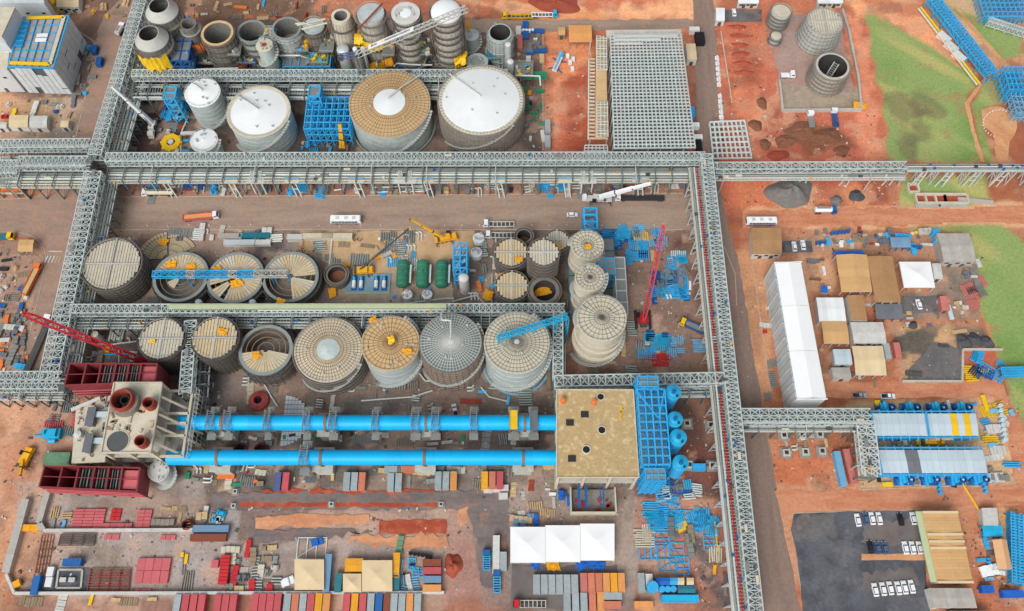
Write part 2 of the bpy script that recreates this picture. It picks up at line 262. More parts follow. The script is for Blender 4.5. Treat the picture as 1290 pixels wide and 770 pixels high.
SOIL = [  # outline in photo points, colour, edge softness m, edge raggedness m, strength
 (R4(-60, -60, 1350, 40), RED, 8, 10, 1), (R4(-40, -30, 160, 130), BRN, 3, 4, .9), (R4(150, -20, 420, 22), (112, 86, 78), 2, 6, .9), (R4(400, -30, 890, 14), (188, 92, 70), 3, 6, 1),
 ([(560, -5), (640, 4), (760, 10), (880, -6), (890, 26), (640, 20)], SAND, 2, 6, .85), ([(640, 18), (760, 14), (880, 30), (700, 26)], ORG, 2, 4, .8),
 (R4(160, 24, 600, 96), (132, 104, 90), 2, 3, 1), (R4(590, 30, 690, 195), (158, 118, 96), 2, 4, 1), (R4(150, 95, 690, 200), (128, 98, 84), 2, 2, 1), (R4(160, 120, 235, 195), (118, 66, 54), 1.5, 4, 1), (R4(158, 118, 205, 168), (70, 60, 62), 2, 3, .9),
 (R4(684, 36, 745, 196), (186, 84, 62), 1, 4, 1), ([(690, 40), (740, 40), (742, 75), (725, 100), (712, 140), (690, 110)], ORG, 2, 6, .7), ([(712, 105), (738, 100), (740, 190), (716, 190)], (158, 62, 48), 2, 5, .85), ([(690, 110), (708, 112), (706, 190), (688, 190)], (202, 108, 78), 2, 5, .6),
 (R4(684, 26, 900, 42), (184, 92, 70), 1, 3, .6), (R4(872, 60, 912, 200), (186, 96, 72), 1, 3, 1), (R4(905, 20, 1000, 205), (186, 88, 66), 1, 5, 1), ([(925, 95), (985, 90), (1000, 180), (950, 150)], (200, 104, 74), 2, 8, .8), ([(930, 60), (960, 60), (962, 110), (935, 105)], (150, 66, 54), 2, 4, .8),
 (R4(960, 20, 1120, 205), (180, 84, 66), 2, 6, 1), ([(965, 140), (1020, 140), (1060, 175), (1010, 200), (960, 195)], (156, 70, 56), 2, 6, .8), ([(1060, 15), (1085, 20), (1118, 200), (1090, 204), (1080, 120)], (204, 116, 86), 2, 4, .8), ([(1000, 162), (1050, 160), (1075, 185), (1020, 196)], (110, 62, 50), 1.5, 4, .8),
 ([(1070, 0), (1200, 0), (1250, 50), (1240, 96), (1180, 80), (1130, 35), (1075, 20)], (214, 130, 90), 2, 4, 1), ([(1080, 0), (1180, -8), (1210, 15), (1140, 20)], (180, 84, 60), 2, 5, .9), ([(1175, 50), (1200, 60), (1245, 90), (1215, 92)], (176, 80, 62), 1.5, 4, .9), (R4(1180, -20, 1300, 30), (168, 144, 110), 2, 4, .9),
 ([(1160, -4), (1192, 0), (1250, 60), (1285, 110), (1262, 108), (1200, 40)], (196, 140, 104), 2, 3, .9),
 (R4(905, 225, 1140, 272), (186, 86, 64), 1, 4, 1), ([(920, 228), (1000, 225), (1060, 250), (1000, 268), (930, 262)], (196, 98, 66), 2, 5, .9), ([(1010, 228), (1130, 222), (1138, 258), (1060, 262)], (158, 68, 52), 2, 6, .8), ([(1058, 238), (1078, 232), (1095, 262), (1070, 268)], ORG, 2, 4, .7),
 ([(940, 262), (1300, 256), (1300, 290), (940, 288)], (218, 158, 118), 1, 2, 1), (R4(935, 288, 1190, 335), (184, 104, 78), 1, 3, 1), (R4(1000, 318, 1240, 400), (176, 108, 82), 1, 4, .9), (R4(930, 320, 975, 520), (206, 132, 92), 1, 3, 1),
 ([(1000, 325), (1048, 322), (1050, 372), (1020, 380)], (200, 142, 104), 1, 3, .9), (R4(1020, 370, 1190, 480), (182, 100, 74), 1, 3, .9), (R4(980, 298, 1030, 320), (112, 98, 94), 1, 3, .85), (R4(1027, 296, 1200, 325), (170, 118, 96), 1, 3, .8),
 (R4(930, 505, 1290, 770), (198, 112, 80), 1, 3, 1), ([(1130, 372), (1200, 372), (1215, 395), (1135, 415)], (112, 104, 104), 1.5, 4, .9), ([(1110, 405), (1180, 395), (1245, 402), (1255, 440), (1200, 445), (1140, 430)], (178, 104, 76), 2, 6, .8), (R4(1170, 330, 1232, 400), (108, 104, 106), 1, 2, .95), ([(1120, 410), (1240, 412), (1252, 438), (1210, 442), (1212, 480), (1140, 480), (1130, 450)], (86, 84, 86), 1.5, 3, .95),
 ([(1182, 415), (1198, 412), (1192, 432), (1178, 450), (1170, 446)], (196, 156, 100), .8, 2, .85), ([(1130, 412), (1160, 408), (1162, 416), (1132, 418)], (206, 150, 96), .8, 2, .8), (R4(1212, 440, 1262, 482), (186, 82, 60), 1, 2, 1), ([(1236, 392), (1248, 392), (1262, 440), (1250, 440)], (214, 120, 78), 1, 1, 1), ([(1138, 440), (1148, 440), (1160, 478), (1140, 478)], (180, 140, 92), 1, 3, .6),
 ([(1066, 505), (1262, 500), (1285, 540), (1286, 610), (1082, 618), (1066, 590)], (200, 160, 118), 1, 1.5, 1), (R4(975, 540, 1080, 625), (196, 100, 70), 1, 2, 1), ([(985, 618), (1290, 612), (1290, 642), (985, 650)], (208, 134, 100), 1, 2, 1),
 ([(1262, 480), (1290, 500), (1290, 600), (1282, 560)], (186, 98, 72), 1, 2, 1), (R4(1222, 635, 1292, 775), (196, 104, 76), 1, 2, 1), (R4(1258, 640, 1285, 720), (206, 158, 112), 1, 2, .8),
 (R4(-20, 300, 60, 480), (172, 130, 118), 1, 3, 1), (R4(-20, 495, 60, 770), (196, 130, 104), 1.5, 4, 1), ([(0, 500), (40, 495), (30, 600), (14, 700), (0, 720)], (214, 150, 122), 2, 5, .8), (R4(0, 560, 40, 640), (186, 102, 80), 2, 4, .7), ([(0, 660), (12, 660), (18, 760), (0, 770)], (200, 110, 78), 2, 3, .8),
 (R4(-10, 122, 118, 178), (176, 136, 104), 1, 3, 1), ([(0, 160), (100, 160), (108, 186), (0, 186)], (128, 116, 116), 1, 3, .8),
 (R4(120, 285, 890, 300), (188, 136, 104), 1, 1.5, 1), (R4(85, 300, 600, 390), (168, 138, 116), 1, 4, 1), (R4(400, 290, 600, 345), (196, 152, 114), 1, 3, 1), (R4(310, 300, 360, 318), (106, 94, 90), 1, 2, .8), (R4(560, 290, 750, 395), (160, 122, 98), 1, 3, 1),
 (R4(745, 290, 880, 480), (168, 106, 82), 1, 3, 1), ([(790, 345), (830, 345), (830, 395), (795, 400)], (200, 146, 104), 1, 3, .8), (R4(792, 345, 812, 356), (80, 62, 56), 1, 2, .7), ([(820, 295), (868, 295), (868, 310), (835, 320)], (168, 74, 58), 1, 2, .8), (R4(800, 410, 880, 430), (176, 122, 94), 1, 3, .8),
 (R4(80, 405, 245, 480), (140, 110, 96), 1, 3, 1), (R4(245, 420, 710, 520), (158, 120, 98), 1, 3, 1), ([(250, 470), (335, 470), (345, 510), (255, 510)], (146, 134, 132), 1.5, 4, .8), ([(400, 480), (500, 485), (700, 490), (700, 505), (410, 505)], (190, 130, 98), 2, 4, .7), ([(430, 500), (560, 496), (570, 520), (430, 520)], (138, 128, 124), 1.5, 4, .7),
 (R4(225, 518, 705, 590), (136, 108, 94), 1, 3, 1), (R4(225, 585, 705, 620), (156, 122, 102), 1, 3, 1), (R4(300, 590, 560, 622), (134, 112, 98), 1, 4, .6),
 (R4(255, 616, 620, 680), (152, 108, 92), 1, 4, 1), (R4(270, 620, 610, 642), (112, 100, 98), 1, 3, .9), ([(300, 631), (560, 631), (560, 639), (300, 639)], (164, 70, 50), .6, .8, 1), ([(320, 650), (470, 645), (560, 655), (560, 668), (330, 672)], ORG, 1.2, 4, .75), ([(320, 668), (420, 664), (480, 668), (480, 680), (320, 682)], (116, 108, 108), 1, 3, .8), (R4(330, 617, 550, 623), (194, 96, 66), 1, 1.5, .9), ([(380, 674), (560, 670), (570, 700), (400, 700)], (194, 146, 112), 1, 4, .8), (R4(475, 655, 565, 673), (176, 98, 76), 1, 2, .8),
 ([(565, 640), (590, 630), (596, 690), (610, 750), (560, 760), (545, 690)], (198, 112, 86), 2, 4, .9), ([(578, 640), (590, 636), (592, 660), (578, 662)], (216, 160, 118), 1, 2, .9), ([(595, 590), (642, 585), (640, 690), (612, 740), (600, 690)], (124, 116, 112), 1.5, 3, .9), ([(602, 720), (625, 720), (630, 738), (605, 740)], (220, 156, 108), 1, 3, .8), (R4(605, 720, 650, 770), (150, 116, 104), 1.5, 4, .7),
 (R4(20, 605, 260, 770), (176, 146, 130), 1, 2, 1), (R4(70, 640, 300, 690), (172, 150, 146), 1, 4, .9), (R4(130, 625, 260, 665), (184, 128, 96), 1.5, 4, .7), (R4(20, 660, 60, 735), (196, 132, 100), 1, 3, .8), (R4(220, 680, 380, 750), (172, 150, 142), 1, 3, .9), (R4(20, 752, 220, 772), (178, 104, 76), 1, 2, 1), (R4(330, 680, 560, 750), (176, 140, 124), 1, 3, .8), (R4(320, 748, 560, 775), (172, 118, 92), 1, 2, .8), ([(255, 600), (310, 600), (330, 640), (260, 640)], (172, 118, 92), 1.5, 4, .7), ([(328, 588), (338, 588), (338, 612), (350, 618), (328, 618)], (92, 88, 88), .8, 1, .9), ([(122, 690), (150, 695), (148, 715), (128, 712)], (164, 132, 100), .8, 2, .9),
 (R4(640, 605, 800, 655), (150, 126, 112), 1, 3, 1), (R4(700, 628, 800, 660), (134, 118, 110), 1, 3, .8), (R4(640, 655, 805, 770), (142, 122, 114), 1, 2, .9), ([(778, 620), (806, 640), (806, 770), (776, 770)], (156, 136, 122), 1, 2, .8), (R4(700, 755, 830, 772), (134, 106, 96), 1, 2, .8),
 (R4(806, 480, 912, 640), (150, 92, 74), 1, 3, 1), (R4(858, 560, 905, 610), (168, 84, 64), 1, 2, .9), (R4(800, 628, 905, 645), (206, 130, 92), 1, 2, .9), (R4(806, 640, 935, 770), (188, 104, 76), 1, 4, 1), ([(860, 672), (884, 672), (908, 730), (925, 765), (905, 770), (885, 730), (868, 700)], (98, 86, 84), 1.2, 2, .95), ([(806, 700), (850, 700), (862, 735), (806, 735)], (196, 150, 112), 2, 5, .6), (R4(880, 755, 930, 772), (110, 98, 94), 1, 2, .9),
 (R4(880, 488, 905, 530), (140, 72, 58), 1, 2, .8), ([(895, 300), (912, 310), (925, 400), (905, 395)], (176, 98, 76), 1, 2, .9),
]
def soilcolor(x, y):
    C = np.tile(np.array(lin(tone(RED))), (len(x), 1)); wob = fbm(x, y, 3, .09, 4) - .5
    for k, (pts, c, soft, rag, a) in enumerate(SOIL):
        d = sdist(x, y, pxpoly(pts)) + (wob if k % 2 else (fbm(x + 37 * k, y - 11 * k, 5, .13, 3) - .5)) * rag * 2.3
        w = np.clip(.5 - d / (soft * 1.3), 0, 1)[:, None] * a
        C = C * (1 - w) + np.array(lin(tone(c, incore(pts)))) * w
    # mottling of the soil itself: lighter dust, darker damp earth, wheel streaks, fine grain
    m1 = fbm(x, y, 11, .05, 5); m2 = fbm(x, y, 12, .3, 3); m3 = fbm(x * .16, y, 14, .5, 3); m4 = fbm(x, y * .16, 15, .5, 3)
    C = C * (.76 + .34 * m1 + .28 * (m2 - .4) + .22 * (m3 - .5) + .16 * (m4 - .5))[:, None]
    w = np.clip((fbm(x, y, 21, .035, 4) - .52) * 5, 0, .34)[:, None]; C = C * (1 - w) + np.array(lin((208, 158, 126))) * w
    w = np.clip((fbm(x, y, 23, .11, 5) - .60) * 9, 0, .55)[:, None]; C = C * (1 - w) + np.array(lin((216, 166, 132))) * w
    w = np.clip((fbm(x, y, 22, .12, 5) - .61) * 7, 0, .3)[:, None]; C = C * (1 - w) + np.array(lin((108, 84, 76))) * w
    w = np.clip(.5 - sdist(x, y, pxpoly([(65, 45), (660, 45), (684, 195), (870, 205), (885, 480), (810, 640), (810, 775), (60, 775), (50, 640)])) / 10, 0, 1)[:, None] * .36   # mud and cement dust of the plant floor
    return C * (1 - w) + (C @ np.array([.3, .59, .11]))[:, None] * np.array([1.0, .95, .86]) * w
def soilmat():
    if 'soil' in _M: return _M['soil']
    m = bpy.data.materials.new('soil'); m.use_nodes = True; t = m.node_tree; N = t.nodes; b = N['Principled BSDF']; b.inputs['Roughness'].default_value = .95; b.inputs['Specular IOR Level'].default_value = .1
    A = N.new('ShaderNodeAttribute'); A.attribute_name = 'soil'; g = N.new('ShaderNodeNewGeometry')
    n1 = N.new('ShaderNodeTexNoise'); n1.inputs['Scale'].default_value = .9; n1.inputs['Detail'].default_value = 7; n1.inputs['Roughness'].default_value = .8; t.links.new(g.outputs['Position'], n1.inputs['Vector'])
    mr = N.new('ShaderNodeMapRange'); mr.inputs[1].default_value = .3; mr.inputs[2].default_value = .7; mr.inputs[3].default_value = .72; mr.inputs[4].default_value = 1.28; t.links.new(n1.outputs[0], mr.inputs[0])
    vm = N.new('ShaderNodeVectorMath'); vm.operation = 'SCALE'; t.links.new(A.outputs['Color'], vm.inputs[0]); t.links.new(mr.outputs[0], vm.inputs['Scale']); t.links.new(vm.outputs[0], b.inputs['Base Color'])
    bp = N.new('ShaderNodeBump'); bp.inputs['Strength'].default_value = .5; bp.inputs['Distance'].default_value = .4; t.links.new(n1.outputs[0], bp.inputs['Height']); t.links.new(bp.outputs[0], b.inputs['Normal'])
    _M['soil'] = m; return m
def gridmesh(name, v, f, C):
    me = bpy.data.meshes.new(name); me.from_pydata(v, [], f)
    at = me.attributes.new('soil', 'FLOAT_COLOR', 'POINT'); at.data.foreach_set('color', np.hstack([C, np.ones((len(C), 1))]).astype(np.float32).ravel()); me.materials.append(soilmat()); me.update(); return me
def build_ground():
    st = 1.0
    xs = np.arange(-270, 271, st); ys = np.arange(-75, 345, st)
    X, Y = np.meshgrid(xs, ys); x = X.ravel(); y = Y.ravel(); C = soilcolor(x, y)
    nx, ny = len(xs), len(ys)
    v = np.stack([x, y, np.zeros_like(x)], 1)
    i = np.arange((nx - 1) * (ny - 1)); r, cc = i // (nx - 1), i % (nx - 1); a = r * nx + cc
    f = np.stack([a, a + 1, a + nx + 1, a + nx], 1)
    # skirt out to the horizon
    B = 9000.0; n0 = len(v); x0, x1, y0, y1 = xs[0], xs[-1], ys[0], ys[-1]
    v = np.vstack([v, [(-B, -B, 0), (B, -B, 0), (B, B, 0), (-B, B, 0)]])
    C = np.vstack([C, np.tile(np.array(lin((170, 110, 85))), (4, 1))])
    k00, k10, k01, k11 = 0, nx - 1, (ny - 1) * nx, ny * nx - 1
    sk = [(n0, n0 + 1, k10, k00), (n0 + 1, n0 + 2, k11, k10), (n0 + 2, n0 + 3, k01, k11), (n0 + 3, n0, k00, k01)]
    o = link('ground', gridmesh('ground', v.tolist(), f.tolist() + sk, C)); o['kind'] = 'structure'; return o
build_ground()

def surfmat(name, ca, cb, cc=None, ang=0.0, stretch=(1, 1), sc=.12, fine=.8, lo=.42, hi=.62, dust=.5):
    """worn surface: base colour ca, worn cb, dust/stains cc; streaks follow the direction of travel"""
    m = bpy.data.materials.new(name); m.use_nodes = True; t = m.node_tree; N = t.nodes; K = t.links; b = N['Principled BSDF']; b.inputs['Roughness'].default_value = .9; b.inputs['Specular IOR Level'].default_value = .15
    g = N.new('ShaderNodeNewGeometry'); mp = N.new('ShaderNodeMapping'); mp.vector_type = 'TEXTURE'; mp.inputs['Rotation'].default_value = (0, 0, ang); mp.inputs['Scale'].default_value = (stretch[0], stretch[1], 1); K.new(g.outputs['Position'], mp.inputs['Vector'])
    def no(s, d=5, r=.65, vec=mp.outputs[0]):
        n = N.new('ShaderNodeTexNoise'); n.inputs['Scale'].default_value = s; n.inputs['Detail'].default_value = d; n.inputs['Roughness'].default_value = r; K.new(vec, n.inputs['Vector']); return n.outputs[0]
    def mapr(i, a, c, e, f):
        r = N.new('ShaderNodeMapRange'); r.inputs[1].default_value = a; r.inputs[2].default_value = c; r.inputs[3].default_value = e; r.inputs[4].default_value = f; K.new(i, r.inputs[0]); return r.outputs[0]
    def mix(f, a, c):
        x = N.new('ShaderNodeMix'); x.data_type = 'RGBA'; K.new(f, x.inputs[0])
        for s, v in ((6, a), (7, c)):
            if isinstance(v, tuple): x.inputs[s].default_value = (*lin(v), 1)
            else: K.new(v, x.inputs[s])
        return x.outputs[2]
    c = mix(mapr(no(sc), lo, hi, 0, 1), ca, cb)
    if cc: c = mix(mapr(no(sc * .6 + .03, 6, .7, g.outputs['Position']), .5, .66, 0, dust), c, cc)
    fn = mapr(no(fine, 5, .75, g.outputs['Position']), .3, .7, .84, 1.16)
    vm = N.new('ShaderNodeVectorMath'); vm.operation = 'SCALE'; K.new(c, vm.inputs[0]); K.new(fn, vm.inputs['Scale']); K.new(vm.outputs[0], b.inputs['Base Color'])
    _M[name] = m; return name
LEVEL = [0.0]
def sheet(name, pts, mat, jit=.3, seg=3.0, z=None, parent=None, wpts=None):
    """a thin ground sheet with a slightly ragged outline; each one a few mm above the last"""
    if z is None: LEVEL[0] += .006; z = .02 + LEVEL[0]
    w = wpts or pxpoly(pts); rnd = random.Random(len(name) * 7 + int(abs(w[0][0]) * 10)); out = []
    for (ax, ay), (bx_, by_) in zip(w, w[1:] + w[:1]):
        L = sqrt((bx_ - ax) ** 2 + (by_ - ay) ** 2); n = max(1, int(L / seg)); nx, ny = -(by_ - ay) / L, (bx_ - ax) / L
        for i in range(n):
            t = i / n; j = rnd.gauss(0, jit) if i else rnd.gauss(0, jit * .4)
            out.append((ax + (bx_ - ax) * t + nx * j, ay + (by_ - ay) * t + ny * j))
    bm = bmesh.new(); vs = [bm.verts.new((x, y, z)) for x, y in out]; fc = bm.faces.new(vs); fc.normal_update()
    if fc.normal.z < 0: fc.normal_flip()
    bmesh.ops.triangulate(bm, faces=bm.faces[:])
    me = bpy.data.meshes.new(name); bm.to_mesh(me); bm.free(); me.materials.append(MAT(mat))
    o = link(name, me, parent); o['kind'] = 'structure'; return o
surfmat('road_h', (164, 144, 128), (152, 130, 116), (178, 144, 120), 0, (9, 1), .25, dust=.55)
surfmat('road_v', (146, 126, 114), (134, 114, 104), (156, 124, 108), 0, (1, 9), .25, dust=.5)
surfmat('road_left', (164, 138, 122), (152, 128, 114), (184, 138, 112), 0, (3, 1), .2, dust=.6)
surfmat('road_dirt', (206, 144, 110), (192, 124, 92), (178, 102, 78), 0, (7, 1), .25, dust=.5)
surfmat('asphalt', (98, 100, 106), (80, 82, 88), (128, 126, 126), 0, (1, 1), .12, dust=.5)
surfmat('asphalt_b', (112, 110, 110), (96, 94, 95), (150, 128, 112), 0, (1, 1), .12, dust=.45)
surfmat('tan_yard', (198, 168, 128), (186, 154, 118), (172, 140, 112), 0, (1, 1), .2, dust=.5); surfmat('path_dirt', (212, 160, 116), (200, 142, 100), None)
surfmat('slab', (172, 158, 140), (160, 142, 124), (140, 118, 100), 0, (1, 1), .15, dust=.6)
surfmat('slab_dark', (118, 112, 110), (104, 98, 98), (140, 116, 102), 0, (1, 1), .2, dust=.5)
surfmat('slab_pink', (176, 150, 140), (164, 140, 132), (180, 130, 104), 0, (1, 1), .12, dust=.6)
# roads
sheet('road', [(120, 249), (868, 244), (872, 252), (900, 300), (905, 300), (905, 291), (120, 291)][:2] + [(895, 244), (895, 289), (120, 289)], 'road_h', .25)
sheet('road', [(-30, 252), (60, 247), (95, 236), (122, 236), (118, 300), (92, 330), (-30, 300)][:4] + [(128, 290), (118, 330), (40, 300), (-30, 292)], 'road_left', .3)
sheet('road', [(60, 296), (118, 290), (96, 330), (70, 400), (48, 500), (20, 500), (36, 400), (56, 330)], 'road_left', .2)
sheet('road', [(130, 20), (172, -20), (172, 10), (118, 192), (90, 192), (106, 120), (118, 60)], 'road_left', .3)
sheet('road', [(400, 26), (890, 24), (892, 36), (600, 42), (400, 38)], 'road_h', .4)
sheet('road', [(872, -25), (897, -25), (903, 60), (905, 150), (907, 240), (930, 330), (945, 420), (962, 520), (982, 640), (1012, 790), (966, 790), (945, 650), (930, 540), (912, 430), (897, 330), (880, 220)], 'road_v', .25)
sheet('road', [(1030, 480), (1262, 480), (1290, 520), (1300, 610), (1278, 608), (1270, 540), (1250, 500), (1062, 502), (1040, 500)], 'road_dirt', .3)
sheet('road', [(936, 265), (1300, 258), (1300, 282), (936, 287)], 'road_dirt', .4)
sheet('road', [(975, 618), (1180, 616), (1290, 612), (1290, 634), (1190, 640), (1000, 645), (985, 655)], 'road_dirt', .4)
# grass and scrub
def lawn(pts, dry, dark=(), soft=2.2, rag=5.0):
    """turf as a fine mesh whose colour thins into the bare soil at its edge"""
    w = pxpoly(pts); x0, x1 = min(q[0] for q in w) - 5, max(q[0] for q in w) + 5; y0, y1 = min(q[1] for q in w) - 5, max(q[1] for q in w) + 5
    xs, ys = np.arange(x0, x1, 1.0), np.arange(y0, y1, 1.0); X, Y = np.meshgrid(xs, ys); x, y = X.ravel(), Y.ravel(); nx = len(xs)
    d = sdist(x, y, w) + (fbm(x, y, 31, .12, 4) - .5) * rag; k = np.clip(.5 - d / soft, 0, 1)
    a, b_ = fbm(x, y, 32, .03, 4), fbm(x, y, 33, .12, 4); c_ = fbm(x * .6 + y * .8, (y * .6 - x * .8) * .25, 34, .08, 4)
    def mixc(C, c, w): w = w[:, None]; return C * (1 - w) + np.array(lin(c)) * w
    G = np.tile(np.array(lin((144, 164, 100))), (len(x), 1)); G = mixc(G, (122, 152, 84), np.clip((a - .42) * 4, 0, .9)); G = mixc(G, (184, 176, 112), np.clip((c_ - .55 + dry) * 5, 0, .85)); G = mixc(G, (170, 138, 98), np.clip((b_ - .66 + dry * .5) * 6, 0, .6))
    for px, py, r in dark:
        q = P(px, py); G = mixc(G, (112, 104, 82), np.clip(1.2 - np.hypot(x - q.x, (y - q.y) * .7) / r - (b_ - .5) * 2.6, 0, .55))
    C = soilcolor(x, y); C = C * (1 - k[:, None]) + G * k[:, None]
    keep = (k.reshape(len(ys), nx) > .001); cell = keep[:-1, :-1] | keep[1:, :-1] | keep[:-1, 1:] | keep[1:, 1:]; r, c = np.nonzero(cell); i = r * nx + c
    f = np.stack([i, i + 1, i + nx + 1, i + nx], 1); used, inv = np.unique(f, return_inverse=True); LEVEL[0] += .006
    v = np.stack([x[used], y[used], np.full(len(used), .02 + LEVEL[0])], 1)
    o = link('lawn', gridmesh('lawn', v.tolist(), inv.reshape(f.shape).tolist(), C[used])); o['kind'] = 'structure'; return o
lawn([(1092, 20), (1105, 22), (1180, 66), (1232, 97), (1216, 128), (1228, 165), (1238, 204), (1122, 204), (1112, 130), (1099, 70)], -.03, ((1137, 143, 8), (1166, 128, 7), (1142, 175, 6), (1160, 165, 6)))
lawn([(1195, 8), (1285, 40), (1290, 70), (1262, 78), (1230, 45)], -.02); lawn([(1244, 98), (1264, 102), (1268, 130), (1238, 136), (1236, 160), (1252, 204), (1241, 204), (1224, 130)], .02, soft=1.6, rag=3)
lawn([(1132, 222), (1240, 220), (1250, 256), (1136, 258)], .02); lawn([(1145, 286), (1262, 284), (1285, 300), (1300, 320), (1300, 480), (1258, 478), (1256, 440), (1236, 390), (1228, 330), (1222, 293), (1145, 291)], -.06, soft=1.4, rag=2.5); lawn([(1270, 480), (1300, 470), (1300, 545), (1280, 510)], .05)
sheet('path', [(1240, 98), (1244, 98), (1221, 130), (1228, 165), (1240, 204), (1235, 204), (1223, 165), (1215, 130)], 'path_dirt', .15)
sheet('path', [(1204, 12), (1208, 12), (1268, 80), (1263, 84)], 'path_dirt', .15)
sheet('path', [(1236, 138), (1258, 134), (1276, 142), (1282, 160), (1272, 178), (1270, 204), (1258, 204), (1250, 168), (1238, 158)], 'path_dirt', .3)
# asphalt yards and slabs
sheet('pavement', [(1000, 648), (1070, 644), (1162, 644), (1166, 720), (1172, 775), (1012, 775), (1004, 700), (996, 668)], 'asphalt', .15)
sheet('pavement', [(985, 304), (1022, 304), (1024, 318), (986, 318)], 'asphalt', .2)
sheet('pavement', [(1138, 374), (1188, 372), (1190, 392), (1138, 396)], 'asphalt_b', .3)
sheet('pavement', [(1178, 430), (1208, 440), (1212, 481), (1146, 482), (1142, 470)], 'asphalt_b', .3)
sheet('pavement', R4(1085, 698, 1165, 706), 'path_dirt', .1)
sheet('pavement', R4(902, 12, 960, 28), 'asphalt_b', .3)
sheet('pavement', [(985, 108), (1083, 112), (1084, 138), (986, 140)], 'slab', .1)
sheet('pavement', [(966, 20), (1058, 16), (1062, 60), (1075, 112), (984, 108), (975, 75)], 'slab_pink', .3)
sheet('pavement', [(418, 345), (566, 322), (572, 382), (418, 384)], 'slab', .15)
sheet('pavement', [(378, 291), (598, 291), (598, 322), (500, 340), (470, 345), (400, 326), (376, 316)], 'tan_yard', .5, 2); sheet('pavement', [(1004, 650), (1050, 648), (1056, 672), (1030, 682), (1000, 680)], 'asphalt_b', .6, 1.5); sheet('pavement', [(1088, 656), (1158, 654), (1160, 684), (1120, 690), (1085, 684)], 'slab_dark', .8, 1.5); sheet('pavement', [(1086, 722), (1150, 716), (1158, 738), (1088, 746)], 'slab_dark', .8, 1.5); sheet('pavement', R4(645, 712, 778, 768), 'slab_dark', .3)
# worn asphalt strips and the red service trench south of the kilns
surfmat('strip_dark', (128, 118, 114), (112, 102, 100), (168, 122, 98), 0, (6, 1), .2, dust=.7); surfmat('trench_red', (176, 84, 62), (160, 72, 54), (196, 120, 88), 0, (5, 1), .3, dust=.6); surfmat('sand_strip', (214, 156, 116), (202, 138, 102), (176, 120, 98), 0, (5, 1), .25, dust=.6)
sheet('pavement', [(268, 621), (560, 620), (600, 616), (640, 600), (640, 690), (622, 740), (606, 738), (600, 690), (590, 648), (570, 642), (268, 643)], 'strip_dark', .5, 2); sheet('pavement', [(322, 668), (420, 666), (470, 670), (400, 680), (322, 681)], 'strip_dark', .6, 2)
sheet('service_trench', R4(302, 633, 560, 639), 'trench_red', .25, 2); sheet('service_trench', R4(330, 617.5, 548, 621), 'trench_red', .4, 2)
sheet('sand_strip', [(322, 652), (370, 648), (420, 649), (466, 648), (466, 658), (420, 662), (322, 666)], 'sand_strip', .5, 2); sheet('sand_strip', [(478, 655), (562, 655), (562, 672), (478, 672)], 'trench_red', .25, 2); sheet('sand_strip', [(440, 676), (560, 673), (566, 690), (520, 692), (440, 684)], 'sand_strip', .7, 2); sheet('sand_strip', [(578, 642), (590, 638), (588, 656), (580, 664)], 'sand_strip', .4, 1.5)
# ------------------------------------------------------------------ steel pipe racks
_RM = {}
def truss_mesh(b, w, h, n, th, mat):
    k = ('truss', b, w, h, n, th, mat)
    if k not in _RM:
        m = MB()
        for y in (-w / 2, w / 2):
            for z in (0, h): m.beam((0, y, z), (b, y, z), th * 1.25)
        s = b / n
        for i in range(n):
            x = i * s
            for y in (-w / 2, w / 2):
                m.beam((x, y, 0), (x, y, h), th)
                m.beam((x, y, 0), (x + s, y, h), th * .8) if i % 2 else m.beam((x, y, h), (x + s, y, 0), th * .8)
            nc = 2 if w > 5 else 1; cw = w / nc
            for z in (0, h):
                m.beam((x, -w / 2, z), (x, w / 2, z), th)
                for c in range(nc):
                    ya, yb = -w / 2 + c * cw, -w / 2 + (c + 1) * cw
                    m.beam((x, ya, z), (x + s, yb, z), th * .75)
                    if z: m.beam((x, yb, z), (x + s, ya, z), th * .75)
                    if c: m.beam((x, ya, z), (x + s, ya, z), th)
        _RM[k] = m.mesh('truss_bay', mat)
    return _RM[k]
def trestle_mesh(y0, y1, zs, th, mat, legs=True):
    k = ('tres', y0, y1, tuple(zs), th, mat)
    if k not in _RM:
        m = MB(); top = max(zs)
        for y in (y0, y1): m.beam((0, y, 0), (0, y, top), th)
        for z in zs: m.beam((0, y0, z), (0, y1, z), th * .9)
        z = [0] + sorted(zs)
        for a, c in zip(z, z[1:]):
            if c - a > 2: m.beam((0, y0, a), (0, y1, c), th * .55)
        _RM[k] = m.mesh('trestle', mat)
    return _RM[k]
